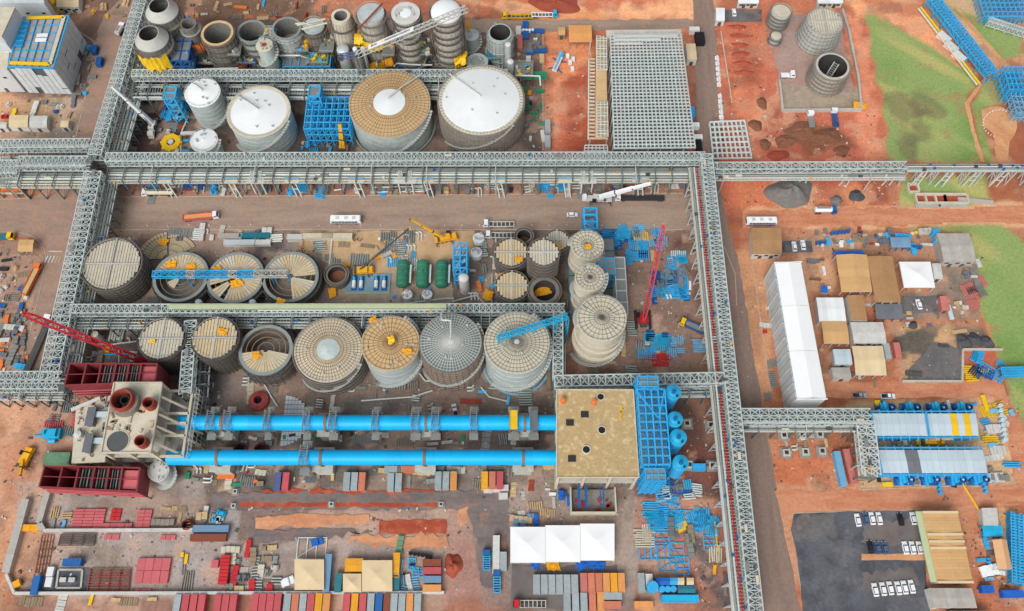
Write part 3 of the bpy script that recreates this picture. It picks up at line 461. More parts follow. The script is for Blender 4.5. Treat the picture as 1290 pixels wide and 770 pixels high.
def rack(label, a, b, zt=14.0, w=4.0, h=3.5, bay=6.6, n=3, deck=None, pipes=(), mat='rack', th=.3, trestle=True, group=None, ext=0, name='pipe_rack', zd=None, lower=(5.5,), panel=None):
    """box truss of width w whose top is at zt, from photo point a to b (on the top's centre line); deck=(y0,y1,z) an apron beside it"""
    A, B = P(a[0], a[1], zt), P(b[0], b[1], zt); d = B - A; L = d.length; rz = atan2(d.y, d.x)
    nb = max(1, round(L / bay)); bay = round(L / nb, 3)
    r = thing(name, label, 'pipe rack', (A.x, A.y, 0), rz, group)
    tm = truss_mesh(bay, w, h, n, th, mat)
    ys = [-w / 2, w / 2]; zs = [zt - h - .2] + list(lower)
    if deck: ys += [deck[0], deck[1]]; zs += [deck[2]]
    y0, y1 = min(ys), max(ys)
    tr = trestle_mesh(y0, y1, sorted(zs), .42, 'rack_dark')
    for i in range(nb): link('truss_bay', tm, r, (i * bay, 0, zt - h))
    if trestle:
        for i in range(nb + 1): link('trestle', tr, r, (i * bay, 0, 0))
    if deck:
        m = MB(); 
        for y in (deck[0], deck[1]): m.beam((0, y, deck[2] + .1), (L, y, deck[2] + .1), .35, .5, True)
        m.beam((0, (deck[0] + deck[1]) / 2, deck[2] - .1), (L, (deck[0] + deck[1]) / 2, deck[2] - .1), .2, .3, True)
        O('deck_girder', m, mat, r)
        cm = MB()
        for j in range(n * 2): cm.beam((j * bay / (n * 2), deck[0], deck[2] + .15), (j * bay / (n * 2), deck[1], deck[2] + .15), .16, .2)
        cm = cm.mesh('deck_joists', mat)
        for i in range(nb): link('deck_joists', cm, r, (i * bay, 0, 0))
        hm = MB()
        hm.beam((0, deck[0], deck[2] + 1.3), (bay, deck[0], deck[2] + 1.3), .1)
        for j in range(4): hm.beam((j * bay / 4, deck[0], deck[2]), (j * bay / 4, deck[0], deck[2] + 1.3), .09)
        hm = hm.mesh('handrail', 'rack_white')
        for i in range(nb): link('handrail', hm, r, (i * bay, 0, 0))
    for (y, z, rad, pm, *se) in pipes:
        s0, s1 = se if se else (0, 1)
        if rad > 0: O('pipe', MB().tube((L * s0, y, z), (L * s1, y, z), rad, 8), pm, r)
        else: O('cable_tray', MB().bx(L * s0, L * s1, y + rad, y - rad, z, z + .22), pm, r)
    rq = random.Random(int(a[0] * 3 + a[1])); bxs = [MB().box(0, 0, .5, *d).mesh('junction_box', m_) for d, m_ in (((1.6, .8, 1), 'steel_dark'), ((.8, .8, 1.2), 'white_dirty'), ((2.6, .9, .3), 'tan_pale'), ((1.0, .7, .8), 'blue_dark'), ((3.2, 1.2, .2), 'steel'), ((.7, .7, .7), 'orange_net'))]
    for i in range(int(nb * .9)):
        dz = deck and rq.random() < .6; y = rq.uniform(deck[0] + .5, deck[1] - .5) if dz else rq.uniform(-w * .35, w * .35); link('junction_box', rq.choice(bxs), r, (rq.uniform(0, L), y, (deck[2] + .6) if dz else (zt - h + .3 if rq.random() < .6 else zt + .1)))
    for i in range(max(1, nb // 6)):
        x = rq.uniform(0, L); y = (deck[0] if deck else -w / 2) - .4; O('drop_pipe', MB().path([(x, 0, zt - h + .6), (x, y, zt - h + .6), (x, y, 0)], .2, 6), 'pipe_white', r)
    if panel:                                        # floor sheeting of the truss
        fm = MB().bx(.15, bay - .15, -w / 2 + .25, w / 2 - .25, .15, .22).mesh('floor_grating', panel)
        for i in range(nb): link('floor_grating', fm, r, (i * bay, 0, zt - h))
    return r, L, nb, bay
PW, PG, PD = 'pipe_white', 'pipe_grey', 'steel_dark'
main_pipes = [(-4.2, 9.2, .35, PG), (-5.2, 9.2, .45, PW), (-6.6, 9.2, .55, PG), (-7.8, 9.15, .3, 'tan_pale'), (-3.0, 9.1, -.7, 'steel'), (-1, 11, .4, PG), (.4, 11, .5, PW), (1.3, 11, .25, PG), (-5, 6, .5, PG), (-2, 6, .45, PG), (1, 6, .6, PG)]
rack('long main pipe rack with truss top running above the wide brown road', (133, 198), (889, 197), deck=(-8.8, -2.2, 8.6), pipes=main_pipes, panel='rack_dark')
rack('pipe rack running west from the rack crossing beside the cream roofed huts', (-10, 181), (113, 180), deck=(-4, 3, 8.5), pipes=[(-1, 11, .5, PG), (1, 11, .6, PW), (-3, 9, .4, PG)], panel='rack_dark')
rack('pipe rack running west from the tall rack crossing above the parked orange truck', (22, 203), (110, 203), w=4.6, deck=(-9, -2.4, 8.4), pipes=main_pipes, panel='rack_dark')
rack('short low pipe rack at the western picture edge above the orange truck', (-10, 210), (24, 210), zt=12, w=6, deck=(-7, -3.2, 7.5), pipes=[(-4.5, 8, .5, PW), (-6, 8, .4, PG), (0, 9, .8, PG)], panel='steel')
rack('tall pipe rack climbing north past the white clad building', (119, 195), (180, -12), w=5.2, h=4, bay=5.2, n=2, deck=(-9, -2.8, 8), pipes=[(-4, 8.6, .4, PG), (-5.4, 8.6, .5, PG), (-7, 8.6, .5, PG), (-8.2, 8.6, .3, PW), (1, 11, .5, PG), (-1, 11, .5, PG), (-6, 5.6, .5, PG)], panel='rack_dark', lower=(3, 5.5))
rack('wide pipe rack leading south from the rack crossing to the maroon frame', (117, 216), (60, 478), w=6.6, h=4, bay=5.4, n=2, deck=(3.4, 7.5, 8), pipes=[(4.4, 8.6, .4, PG), (5.6, 8.6, .5, PG), (6.8, 8.6, .4, PG), (0, 11, .6, PG), (2, 11, .5, PG), (-2, 11, .5, PG)], panel='rack_dark', lower=(3, 5.5))
rack('wide pipe rack turning west at the road beside the concrete kiln building', (-10, 479), (76, 479), w=6.4, h=4, bay=5.2, n=2, deck=(-5.4, -3.4, 8), pipes=[(-4.4, 8.6, .4, PG), (0, 11, .6, PG), (1.5, 11, .5, PG)], panel='rack_dark')
mid_pipes = [(-3.4, 9.2, .35, PG), (-4.6, 9.2, .4, PG), (-1, 10.6, .4, PG), (.8, 10.6, .5, PG), (-2, 5.8, .5, PG), (0, 5.8, .45, PD)]
rack('pipe rack between the two rows of tanks carrying a pale yellow-green tray', (88, 389), (712, 388), w=3.4, h=3.2, deck=(-5.6, -2, 8.6), pipes=mid_pipes + [(.5, 14.3, -.9, 'green_tray', .2, .76), (-.9, 14.5, .3, PW, .38, .76)], panel='rack_dark')
rack('short pipe rack running south between two ribbed tanks with plank roofs', (240, 404), (233, 497), w=4.2, h=3.6, bay=5, n=2, deck=(2.4, 5.6, 7), pipes=[(0, 10.6, .5, PG), (1.2, 10.6, .4, PG), (3.4, 7.6, .4, PD), (4.6, 7.6, .4, PD)], panel='rack_dark')
rack('short pipe rack running south beside the tall cream tank', (703, 393), (703, 476), w=3.4, h=3.4, bay=5, n=2, pipes=[(0, 11, .5, PG), (-1, 11, .4, PG)], panel='rack_dark')
rack('pipe rack running east along the north edge of the kiln outlet building', (699, 480), (912, 476), w=4, h=3.4, bay=6, n=2, deck=(-5.2, -2.2, 8.6), pipes=mid_pipes, panel='rack_dark')
rack('east pipe rack truss leading south beside the dark brown road', (890, 194), (955, 790), w=4.4, h=3.6, bay=6.6, n=3, pipes=[(0, 11, .5, PG), (1, 11, .4, PG), (-1, 11, .6, PG)], panel='rack_dark')
def pipe_deck(label, a, b, z, w, pipes, bay=6.6):
    A, B = P(a[0], a[1], z), P(b[0], b[1], z); d = B - A; L = d.length; rz = atan2(d.y, d.x); nb = round(L / bay); bay = L / nb
    r = thing('pipe_deck', label, 'pipe rack', (A.x, A.y, 0), rz)
    tr = trestle_mesh(-w / 2, w / 2, (5, z - .4), .4, 'rack')
    for i in range(nb + 1): link('trestle', tr, r, (i * bay, 0, 0))
    m = MB(); m.beam((0, -w / 2, z), (L, -w / 2, z), .3, .5); m.beam((0, w / 2, z), (L, w / 2, z), .3, .5); O('deck_girder', m, 'rack', r)
    cm = MB()
    for j in range(6): cm.beam((j * bay / 6, -w / 2, z - .1), (j * bay / 6, w / 2, z - .1), .2, .2)
    cm.bx(0, bay, -w / 2, -w / 2 + .9, z - .02, z + .04)
    cm = cm.mesh('deck_joists', 'rack_white')
    for i in range(nb): link('deck_joists', cm, r, (i * bay, 0, 0))
    for y, zz, rad, pm, s0, s1 in pipes: O('pipe', MB().tube((L * s0, y, z + zz), (L * s1, y, z + zz), rad, 8), pm, r)
    rnd = random.Random(5); im = MB().box(0, 0, .5, .9, .7, 1).mesh('valve_box', 'blue_dark'); iw = MB().box(0, 0, .5, 1.2, 1.2, 1.0).mesh('valve_box', 'steel_dark')
    for i in range(14): link('valve_box', rnd.choice((im, iw)), r, (rnd.uniform(0, L), rnd.uniform(-w / 3, w / 3), z + .2))
    return r, L
pipe_deck('pale pipe deck with a long red pipe beside the east rack truss', (876, 212), (935, 790), 11.0, 5.4, [(.5, .5, .24, 'red', 0, .42), (.5, .5, .24, 'red', .44, 1), (-.6, .5, .4, PW, 0, 1), (-1.6, .5, .4, PG, 0, 1), (1.7, .5, .4, PG, 0, 1), (2.3, .5, .2, 'tan_pale', 0, 1), (-2.3, .45, .25, 'concrete_pale', 0, .7)])
rack('pipe rack truss running east over the red soil from the rack corner', (893, 209), (1143, 208), zt=13, w=3.2, h=3, bay=6.6, n=2, deck=(-4.2, -1.8, 8.8), pipes=[(-2.4, 9.4, .4, PG), (-3.4, 9.4, .4, PW), (0, 10.4, .4, PG)], panel='rack_dark', trestle=False)
er, eL = pipe_deck('slim pipe deck carrying on east over the grass to the picture edge', (1143, 212), (1300, 212), 10.0, 3.2, [(-.6, .4, .4, PG, 0, 1), (.5, .4, .35, PW, 0, 1), (1.1, .4, .2, PD, 0, 1)])
rack('pipe rack bridging the dark brown road towards the pale blue sheds', (934, 524), (1098, 524), zt=13, w=5.2, h=3.4, bay=6, n=2, deck=(-4.4, -2.8, 8.6), pipes=[(0, 10.4, .5, PG), (1, 10.4, .4, PG), (-1.2, 10.4, .5, PW), (-3.6, 9, .3, PG)], panel='rack_dark')
rack('short pipe rack turning south beside the pale blue sheds', (1090, 530), (1098, 598), zt=11, w=6.2, h=3, bay=4.6, n=2, pipes=[(0, 8.6, .5, PG), (1, 8.6, .4, PG), (-1.2, 8.6, .5, PW)], mat='rack_white')
rack('pipe rack behind the big domed tanks with long white pipes on its south side', (166, 92), (640, 92), w=3.4, h=3.2, deck=(-9.5, -2, 8.6), pipes=[(-3.4, 9.2, .4, PG), (-5, 9.4, .55, PW, .42, .86), (-9, 9.4, .5, PW, 0, .95), (-7, 9.2, .4, PG), (0, 10.6, .5, PG), (-6, 5.6, .5, PG)], panel='rack_dark')
# braced struts that carry the east deck over the grass, and splayed legs under the main rack
def splay(label, px, py, z, grp, sx=1):
    p = P(px, py, z); m = MB()
    for s in (-1, 1): m.beam((s * .9, 0, z), (s * 1.5 + sx * .8, -.6, 0), .38)
    m.beam((-1.1, 0, z * .7), (1.2, -.2, z * .7), .25); m.beam((-1.2, 0, z * .4), (1.5, -.3, z * .4), .25)
    return tag(O('raker_strut', m, 'rack_white', None, (p.x, p.y, 0)), label, 'support strut', grp)
for i, px in enumerate((1020, 1075, 1130)): splay(f'white raker strut under the eastern rack truss above red soil, {nth(i,3)}', px, 217, 8.8, 'struts under the eastern rack', -1.6)
for i, px in enumerate((1165, 1198, 1233, 1268)): splay(f'braced white strut under the slim pipe deck on the grass, {nth(i,4)}', px, 217, 9.6, 'struts under the slim pipe deck', -1.0)
# white pipe brackets along the south side of the main rack
def bracket(label, px, py, grp, wide=6.0):
    p = P(px, py, 8.6); r = thing('rack_bracket', label, 'bracket', (p.x, p.y, 0), 0, grp)
    m = MB().box(0, 0, 8.9, wide, 1.6, .5); O('ledge', m, 'tan_pale', r)
    O('tray', MB().box(0, .9, 9.7, wide, .5, .25), 'blue_pale', r)
    m = MB()
    for x in (-wide * .16, wide * .16): m.beam((x, 0, 8.7), (x + 1.4, -2.0, 0), .4)
    m.beam((-.4, -.9, 4.5), (1.6, -.9, 4.5), .35); O('leg_frame', m, 'rack_white', r)
BR = (207, 290, 368, 449, 537, 628, 713, 806)
for i, px in enumerate(BR): bracket(f'pale bracket and splayed leg on the south side of the main rack, {nth(i, 8)}', px, 229, 'brackets along the main pipe rack')
for i, (px, w_) in enumerate(((322, 7), (510, 9), (740, 7))):
    p = P(px, 226, 9); r = thing('expansion_loop', f'white pipe expansion loop hanging off the main rack, {nth(i,3)}', 'pipe', (p.x, p.y, 0), 0, 'expansion loops on the main rack'); 
    for k in (-.45, .45):
        for q in range(3): O('riser', MB().tube((k * w_ * .5 - .6 + q * .6, 3.5, 9.7), (k * w_ * .5 - .6 + q * .6, -.6, 9.4), .25, 6), 'pipe_white', r)
    O('platform', MB().box(0, -.6, 8.9, w_, 2.6, .6), 'pipe_white', r); O('leg', MB().beam((-w_ * .3, -1, 8.6), (-w_ * .3, -1, 0), .5), 'rack_white', r); O('leg', MB().beam((w_ * .3, -1, 8.6), (w_ * .3, -1, 0), .5), 'rack_white', r)
# ------------------------------------------------------------------ tanks
def tank(name, label, px, py, rx, h, shell='tank_grey', roof='cone', roofm='tan', rafters=0, rings=0, rafm='rafter', hub=0.0, hubm='white', hoops=0, hoopm='scaffold_dark', poles=0, polem='scaffold', slope=.09, rail=True, railm='rail_pale', taper=None, group=None, steps=None, base_ring=None, hoop_w=.5, rimm=None, nseg=40, cat='tank', wall_t=.5, deep=None):
    s = S(px, py, h); R = rx / s; c = P(px, py, h)
    r = thing(name, label, cat, (c.x, c.y, 0), 0, group)
    prof = steps(R, h) if steps else ([(taper * R, 0), (R, h)] if taper else [(R, 0), (R, h)])
    m = MB().lathe(prof, nseg)
    if roof == 'open':
        fl = deep if deep is not None else max(.5, h * .25)
        rt = prof[-1][0]
        m.lathe([(rt, h), (rt - wall_t, h)], nseg); O('inner_wall', MB().lathe([(rt - wall_t, h), (rt - wall_t, fl)], nseg), 'tank_deep_shade' if fl < 4 else 'tank_inside', r)  # low-floored open tanks: interior shade put into a darker wall colour
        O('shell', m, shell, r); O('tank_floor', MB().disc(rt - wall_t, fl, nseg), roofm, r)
    else: O('shell', m, shell, r)
    Rt = prof[-1][0]; zr = h; ap = h + Rt * slope
    if roof == 'cone':
        rh = max(hub, .4)
        O('roof', MB().lathe([(Rt + .15, h - .25), (Rt + .15, h), (rh, h + (Rt - rh) * slope)], nseg, smooth=False if rafters else True), roofm, r)
        O('roof_hub', MB().lathe([(rh, h + (Rt - rh) * slope + .02), (rh * .98, h + (Rt - rh) * slope + .25), (.02, ap + .25 + rh * .02)], 28), hubm if hub else roofm, r)
        if rafters:
            rm = MB().beam((rh, 0, h + (Rt - rh) * slope + .06), (Rt, 0, h + .06), .24 if roofm == 'web_dark' else .12, .26).mesh('rafter', rafm)
            for i in range(rafters): link('rafter', rm, r, (0, 0, 0), 2 * pi * i / rafters)
        for i in range(rings):
            q = rh + (Rt - rh) * (i + 1) / (rings + .35); z = h + (Rt - q) * slope
            O('roof_ring', MB().ring(q - .07, q + .07, z - .05, z + .13, nseg), rafm, r)
        rq = random.Random(int(px * 7)); nz = MB().lathe([(.32, -.2), (.32, .7), (.42, .7), (.42, .85), (.02, .9)], 10).mesh('roof_nozzle', 'rail_pale')
        for i in range(7): t_, q = rq.uniform(0, 6.28), Rt * rq.uniform(.35, .93); link('roof_nozzle', nz, r, (q * cos(t_), q * sin(t_), h + (Rt - q) * slope))
        if h > 7:
            m = MB(); n = int(h / .5); a0 = rq.uniform(3.3, 4.6)
            for i in range(n): t_ = a0 + i * 1.1 / (Rt + .8); m.box((Rt + .75) * cos(t_), (Rt + .75) * sin(t_), h * i / n + .3, 1.3, 1.0, .12, t_)
            for i in range(n - 1): t0, t1 = a0 + i * 1.1 / (Rt + .8), a0 + (i + 1) * 1.1 / (Rt + .8); q = Rt + 1.35; m.beam((q * cos(t0), q * sin(t0), h * i / n + 1.3), (q * cos(t1), q * sin(t1), h * (i + 1) / n + 1.3), .1)
            O('spiral_stair', m, 'rail_pale', r)
    if roof == 'dome':
        pr = [(Rt * cos(a), h + Rt * slope * 2.2 * sin(a)) for a in [i * pi / 2 / 7 for i in range(8)]]
        O('roof', MB().lathe(pr, nseg), roofm, r)
    if roof in ('planks', 'plankx'):
        O('roof_deck', MB().disc(Rt, h, nseg), 'steel_dark', r)
        n = max(10, int(Rt * 2 / 1.05)); w = 2 * Rt / n; rnd = random.Random(int(px))
        for i in range(n):
            x = -Rt + (i + .5) * w; hl = sqrt(max(.1, Rt * Rt - x * x)) - .1
            for sgn in ((1,) if roof == 'planks' else (1, -1)):
                y0, y1 = (-hl, hl) if sgn == 1 and roof == 'planks' else ((.35, hl) if sgn == 1 else (-hl, -.35))
                if y1 - y0 < .6: continue
                O('roof_panel', MB().bx(x - w * .42, x + w * .42, y0, y1, h + .03, h + .14 + rnd.uniform(0, .05)), roofm, r)
        O('cross_beam', MB().bx(-Rt - .6, Rt + .3, -.25, .25, h + .1, h + .6), 'rail_pale', r)
        O('cross_beam', MB().bx(-.25, .25, -Rt - .3, Rt + .6, h + .1, h + .55), 'rail_pale', r)
    if roof == 'flat': O('roof', MB().lathe([(Rt, h), (Rt - .02, h + .05), (.02, h + .35)], nseg), roofm, r)
    if rimm: O('rim', MB().ring(Rt - (.6 if roof == 'open' else 1.2), Rt + .4, h - .1, h + .25, nseg), rimm, r)
    if hoops:
        for i in range(hoops):
            z = h * (i + .6) / hoops; q = np.interp(z, [p[1] for p in prof], [p[0] for p in prof])
            O('hoop', MB().ring(q - .05, q + hoop_w + .35, z, z + .22, nseg), hoopm, r)
            O('hoop_rail', MB().ring(q + hoop_w + .15, q + hoop_w + .3, z + .9, z + 1.05, nseg), polem, r)
    if poles:
        q = prof[0][0] + hoop_w + .2; pm = MB().beam((q, 0, 0), (Rt + hoop_w + .2, 0, h * .98), .16).mesh('scaffold_pole', polem)
        for i in range(poles): link('scaffold_pole', pm, r, (0, 0, 0), 2 * pi * (i + .3) / poles)
    if rail and roof not in ('open',):
        m = MB().ring(Rt - .12, Rt + .02, h + 1.0, h + 1.12, nseg); O('handrail', m, railm, r)
        pm = MB().beam((Rt - .05, 0, h), (Rt - .05, 0, h + 1.1), .08).mesh('rail_post', railm)
        for i in range(24): link('rail_post', pm, r, (0, 0, 0), 2 * pi * i / 24)
    if base_ring: O('base_ring', MB().ring(prof[0][0] + .6, prof[0][0] + 1.3, 0, base_ring[1], nseg), base_ring[0], r)
    return r, R, c
def flutes(n, amp):                                   # shell built of stacked courses
    def f(R, h):
        out = []
        for i in range(n):
            z0, z1 = h * i / n, h * (i + 1) / n; d = amp * (1 if i % 2 else 0)
            out += [(R - d, z0), (R - d, z1)]
        out[-1] = (R, h); return out
    return f
def crumple(name, label, px, py, z, w, l, mat, seed=0, cat='sheet', group=None, hang=0.0, n=7):
    """a piece of netting or tarpaulin: a loose sheet with folds, its edge sagging"""
    rnd = random.Random(seed * 13 + int(px)); m = MB(); c = P(px, py, z); pts = {}
    for i in range(n):
        for j in range(n):
            u, v = i / (n - 1) - .5, j / (n - 1) - .5
            x = u * w * .72 * (1 + rnd.uniform(-.18, .18)); y = v * l * .72 * (1 + rnd.uniform(-.18, .18))
            e = max(abs(u), abs(v)) * 2
            pts[i, j] = (x, y, max(.03, .12 + rnd.uniform(0, .5) * (1 - e * .5) - hang * e * e) if not hang else .4 + rnd.uniform(0, .4) - hang * max(0, (abs(v) * 2) ** 2))
    k = len(m.v); m.v = [pts[i, j] for i in range(n) for j in range(n)]
    for i in range(n - 1):
        for j in range(n - 1): m.f.append((i * n + j, (i + 1) * n + j, (i + 1) * n + j + 1, i * n + j + 1)); m.sm.append(False); m.mi.append(0)
    bm_off = len(m.v); m.v += [(x, y, zz - .06) for x, y, zz in m.v]
    for f in list(m.f): m.f.append(tuple(bm_off + q for q in f[::-1])); m.sm.append(False); m.mi.append(0)
    return tag(O(name, m, mat, None, c, rnd.uniform(-.5, .5)), label, cat, group)
def net(label, px, py, z, w, l, mat='orange_net', hang=0.0, seed=0): return crumple('safety_net', label, px, py, z, w, l, mat, seed, 'safety net', None, hang)

# --- white and tan storage tanks south of the top rack
tank('storage_tank', 'slim white cone roofed grey tank beside the blue steel frame', 255, 117, 22, 15, 'tank_grey', 'cone', 'white', slope=.16, hub=.5, rail=True, hoops=0, steps=flutes(12, .12), railm='rail_pale')
tank('storage_tank', 'middle sized grey tank with white cone roof and tan rim ladder', 326, 141, 39, 14.5, 'tank_grey', 'cone', 'white', slope=.14, steps=flutes(12, .1), rimm='tan_pale')
tank('storage_tank', 'small low grey tank with white cone roof beside yellow ring', 257, 177, 17, 8, 'tank_grey', 'cone', 'white', slope=.15, steps=flutes(6, .1))
tank('storage_tank', 'big grey tank with tan ribbed roof and round white centre', 491, 131, 51, 14.5, 'tank_grey', 'cone', 'tan', rafters=64, rings=6, hub=6.6, slope=.12, steps=flutes(9, .08), base_ring=('pipe_grey', 1.2), rafm='rafter')
tank('storage_tank', 'biggest tank with bright white cone roof and scaffolded grey wall', 606, 126, 53, 15, 'tank_grey', 'cone', 'tan_pale', rafters=72, hub=16.0, slope=.13, hoops=9, poles=72, hoopm='scaffold', polem='scaffold', rafm='rafter_grey')
# --- roof pipes on these tanks
def roofpipe(label, pts, mat='pipe_white', r=.28):
    w = [P(*q) for q in pts]; a = w[0]; m = MB(); m.path([tuple(q - a) for q in w], r, 6); return tag(O('roof_pipe', m, mat, None, a), label, 'pipe')
roofpipe('thin white pipe over the tan ribbed tank roof to its centre', [(489, 123, 17.5), (508, 108, 17), (532, 93, 15.5)])
roofpipe('thin white pipe along the bright white cone roof to its peak', [(606, 121, 18), (585, 106, 17.4), (566, 93, 16)])
roofpipe('thin grey pipe crossing the middle sized white cone roof', [(325, 136, 17.5), (312, 127, 17), (300, 120, 15.5)], 'pipe_grey')
roofpipe('short pipe on the slim white cone roof', [(256, 113, 17.8), (248, 107, 17), (242, 104, 15.8)], 'pipe_grey', .22)
roofpipe('white vent pipe rising to the centre of the grey ribbed tank roof', [(568, 428, 23.6), (568, 404, 23.6), (556, 403, 23), (556, 394, 22)], 'pipe_white', .35)

CLRP = {'blue_dark': 'blue', 'steel': 'grey', 'rail_pale': 'pale', 'steel_dark': 'dark grey', 'green_pale': 'pale green', 'teal': 'teal'}
# --- the row of digester and bleach towers under construction along the north side
def cone_tower(label, px, py, rx, h, ro, group=None):
    R = rx / S(px, py, h); c = P(px, py, h); r = thing('cone_tower', label, 'tower', (c.x, c.y, 0), 0, group); z0 = h - 3.4
    pr = []
    for i in range(7): pr += [(R * (1.0 if i % 2 else .965), z0 * i / 7), (R * (1.0 if i % 2 else .965), z0 * (i + 1) / 7)]
    O('shell', MB().lathe(pr, 36), 'tank_dark', r); [O('scaffold_ring', MB().ring(R * 1.02, R * 1.02 + 1.1, z0 * q, z0 * q + .2, 36), 'scaffold', r) for q in (.25, .45, .65, .85)]; pm = MB().beam((R + 1.2, 0, 0), (R + 1.2, 0, z0), .16).mesh('scaffold_pole', 'scaffold'); [link('scaffold_pole', pm, r, (0, 0, 0), k * pi / 12) for k in range(24)]; O('collar', MB().ring(R * .9, R * 1.05, z0 - .5, z0, 36), 'steel', r)
    O('cone', MB().lathe([(R * 1.02, z0), (ro * R, h), (ro * R * .93, h)], 36), 'cone_grey', r); O('inner_wall', MB().lathe([(ro * R * .93, h), (R * .9, h - 4), (R * .9, h - 16)], 36), 'tank_inside', r); O('inner_floor_shade', MB().disc(R * .9, h - 16, 28), 'black', r)  # shade down the open cone top is painted as a black floor
    return r, c, R, z0
cone_tower('round tower with open grey cone top, northern of the pair beside the white building rack', 200, 7, 20, 30, .64)
cone_tower('round tower with open grey cone top wrapped in yellow netting', 187, 42, 20.5, 28, .62)
for i, (x, y, a) in enumerate(((186, 70, .2), (205, 62, .8))):
    net(f'yellow safety net wrapped round the cone topped tower, {"wider lower" if i == 0 else "narrow upper"} piece', x, y, 17 + i, 9 if i == 0 else 5, 6, 'yellow' if i == 0 else 'orange_net', 4, i)
tank('tower', 'slim open grey tower between cone towers and tan rimmed tower', 237, 30, 10, 24, 'tank_dark', 'open', 'dark', hoops=3, poles=22, polem='scaffold', hoop_w=.7, cat='tower', deep=14, hoopm='tank_grey')
tank('tower', 'low open grey tower ring above blue stair', 246, 55, 9, 14, 'tank_dark', 'open', 'dark', hoops=2, poles=22, polem='scaffold', hoop_w=.7, cat='tower', deep=8)
tank('tower', 'wide open tower with tan scaffold rim', 274, 42, 19, 22, 'tank_dark', 'open', 'concrete_wet', hoops=7, hoopm='scaffold_dark', rimm='tan', poles=22, polem='scaffold', hoop_w=.7, cat='tower', deep=11, steps=flutes(8, .25))
tank('tower', 'open pale grey steel tower beside the tan rimmed tower', 317, 40, 17.5, 18, 'tank_grey', 'open', 'dark', hoops=5, poles=22, polem='scaffold', hoop_w=.7, cat='tower', deep=9, steps=flutes(6, .2), rimm='pipe_grey')
tank('tower', 'open pale grey steel tower with small yellow hatches', 361, 36, 17.5, 20, 'tank_pale', 'open', 'concrete_wet', hoops=4, poles=22, polem='scaffold', hoop_w=.7, cat='tower', deep=11, steps=flutes(6, .2), rimm='pipe_grey', hoopm='tank_grey')
tank('tower', 'grey tower with planks laid over its covered top', 395, 33, 13.5, 20, 'tank_dark', 'flat', 'tank_pale', hoops=4, poles=22, polem='scaffold', hoop_w=.7, cat='tower', steps=flutes(6, .2))
tank('vessel', 'small cream drum with a red cap in front of the open towers', 333, 57, 10.5, 21, 'tank_grey', 'cone', 'concrete_pale', cat='vessel', slope=.1, hub=1.0, hubm='rust_red', rail=False, steps=flutes(3, .1))
tank('tower', 'cream tapering tower with round dark opening', 429, 20, 12, 26, 'concrete_pale', 'open', 'dark', taper=1.45, hoops=2, poles=22, polem='scaffold', hoop_w=.7, cat='tower', deep=18, wall_t=1.2)
tank('tower', 'stacked grey tower with flat ribbed top wrapped in yellow nets', 467, 17, 17, 30, 'concrete', 'flat', 'tank_pale', hoops=6, hoopm='tank_dark', poles=22, polem='scaffold', hoop_w=.7, cat='tower', steps=flutes(7, .5), rafters=0)
tank('tower', 'stacked grey tower with raised pale rim and white knob', 511, 17, 17, 32, 'concrete', 'cone', 'white_dirty', hoops=9, hoopm='scaffold_dark', poles=22, polem='scaffold', hoop_w=.7, cat='tower', steps=flutes(9, .35), hub=2.4, hubm='white', rimm='white_dirty', slope=.05, rail=False)
tank('tower', 'stacked grey tower with smooth white domed top', 562, 15, 19.5, 33, 'concrete', 'dome', 'white', hoops=9, hoopm='scaffold_dark', poles=22, polem='scaffold', hoop_w=.7, cat='tower', steps=flutes(9, .35), slope=.2, rail=False)
tank('tower', 'round open shell with dark rusty inside near the pink container', 630, 41, 14.5, 16, 'tank_pale', 'open', 'scaffold_rust', hoops=3, hoopm='tank_grey', poles=22, polem='scaffold', hoop_w=.7, cat='tower', deep=1, steps=flutes(4, .1))
tank('storage_tank', 'low round pale tank lid north of the biggest white tank', 601, 78, 13.5, 6, 'tank_grey', 'cone', 'tank_pale', slope=.1, hub=3, hubm='pipe_grey', rail=False)
tank('storage_tank', 'pale tank lid half hidden behind the white domed tower', 594, 44, 9, 8, 'tank_grey', 'cone', 'tank_pale', slope=.12, rail=False)
tank('vessel', 'slim pale blue vessel below the crane tower base', 432, 62, 8, 16, 'tank_pale', 'dome', 'tank_pale', cat='vessel', rail=False, slope=.2, rafm='steel')
tank('vessel', 'slim lattice clad vessel with two white tanks on top', 451, 66, 7.5, 16, 'steel', 'flat', 'steel_dark', poles=16, cat='vessel', rail=False)
for i, (x, y, rr, hh) in enumerate(((640, 56, 4, 19), (643, 78, 4.5, 12))): tank('column_vessel', f'slim grey column vessel beside the open round shell, {("tall", "short")[i]} one', x, y, rr, hh, 'tank_pale', 'dome', 'white_dirty', cat='vessel', rail=False, slope=.3, nseg=16)
for i, (x, y) in enumerate(((447, 61), (457, 61))): tank('drum', f'small white drum on the lattice clad vessel, {("western", "eastern")[i]} one', x, y, 3, 18.2, 'white', 'dome', 'white', cat='drum', rail=False, slope=.2, nseg=14)
NETS = [(452, 46, 20, 5, 8, 'yellow'), (472, 57, 18, 8, 5, 'yellow'), (488, 76, 8, 6, 6, 'orange_net'), (466, 82, 6, 5, 5, 'orange_net'), (452, 60, 14, 5, 5, 'yellow'), (511, 46, 19, 3, 5, 'orange'), (580, 72, 12, 7, 8, 'yellow'), (547, 28, 27, 3, 5, 'orange'), (296, 78, 8, 4, 6, 'orange'), (289, 76, 6, 4, 4, 'orange_net'), (330, 75, 7, 8, 4, 'yellow'), (247, 42, 14, 6, 6, 'orange'), (411, 40, 12, 4, 8, 'orange_net'), (386, 52, 14, 4, 7, 'orange'), (415, 65, 6, 4, 5, 'orange_net'), (589, 30, 12, 3, 5, 'orange_net'), (302, 52, 14, 3, 5, 'orange')]
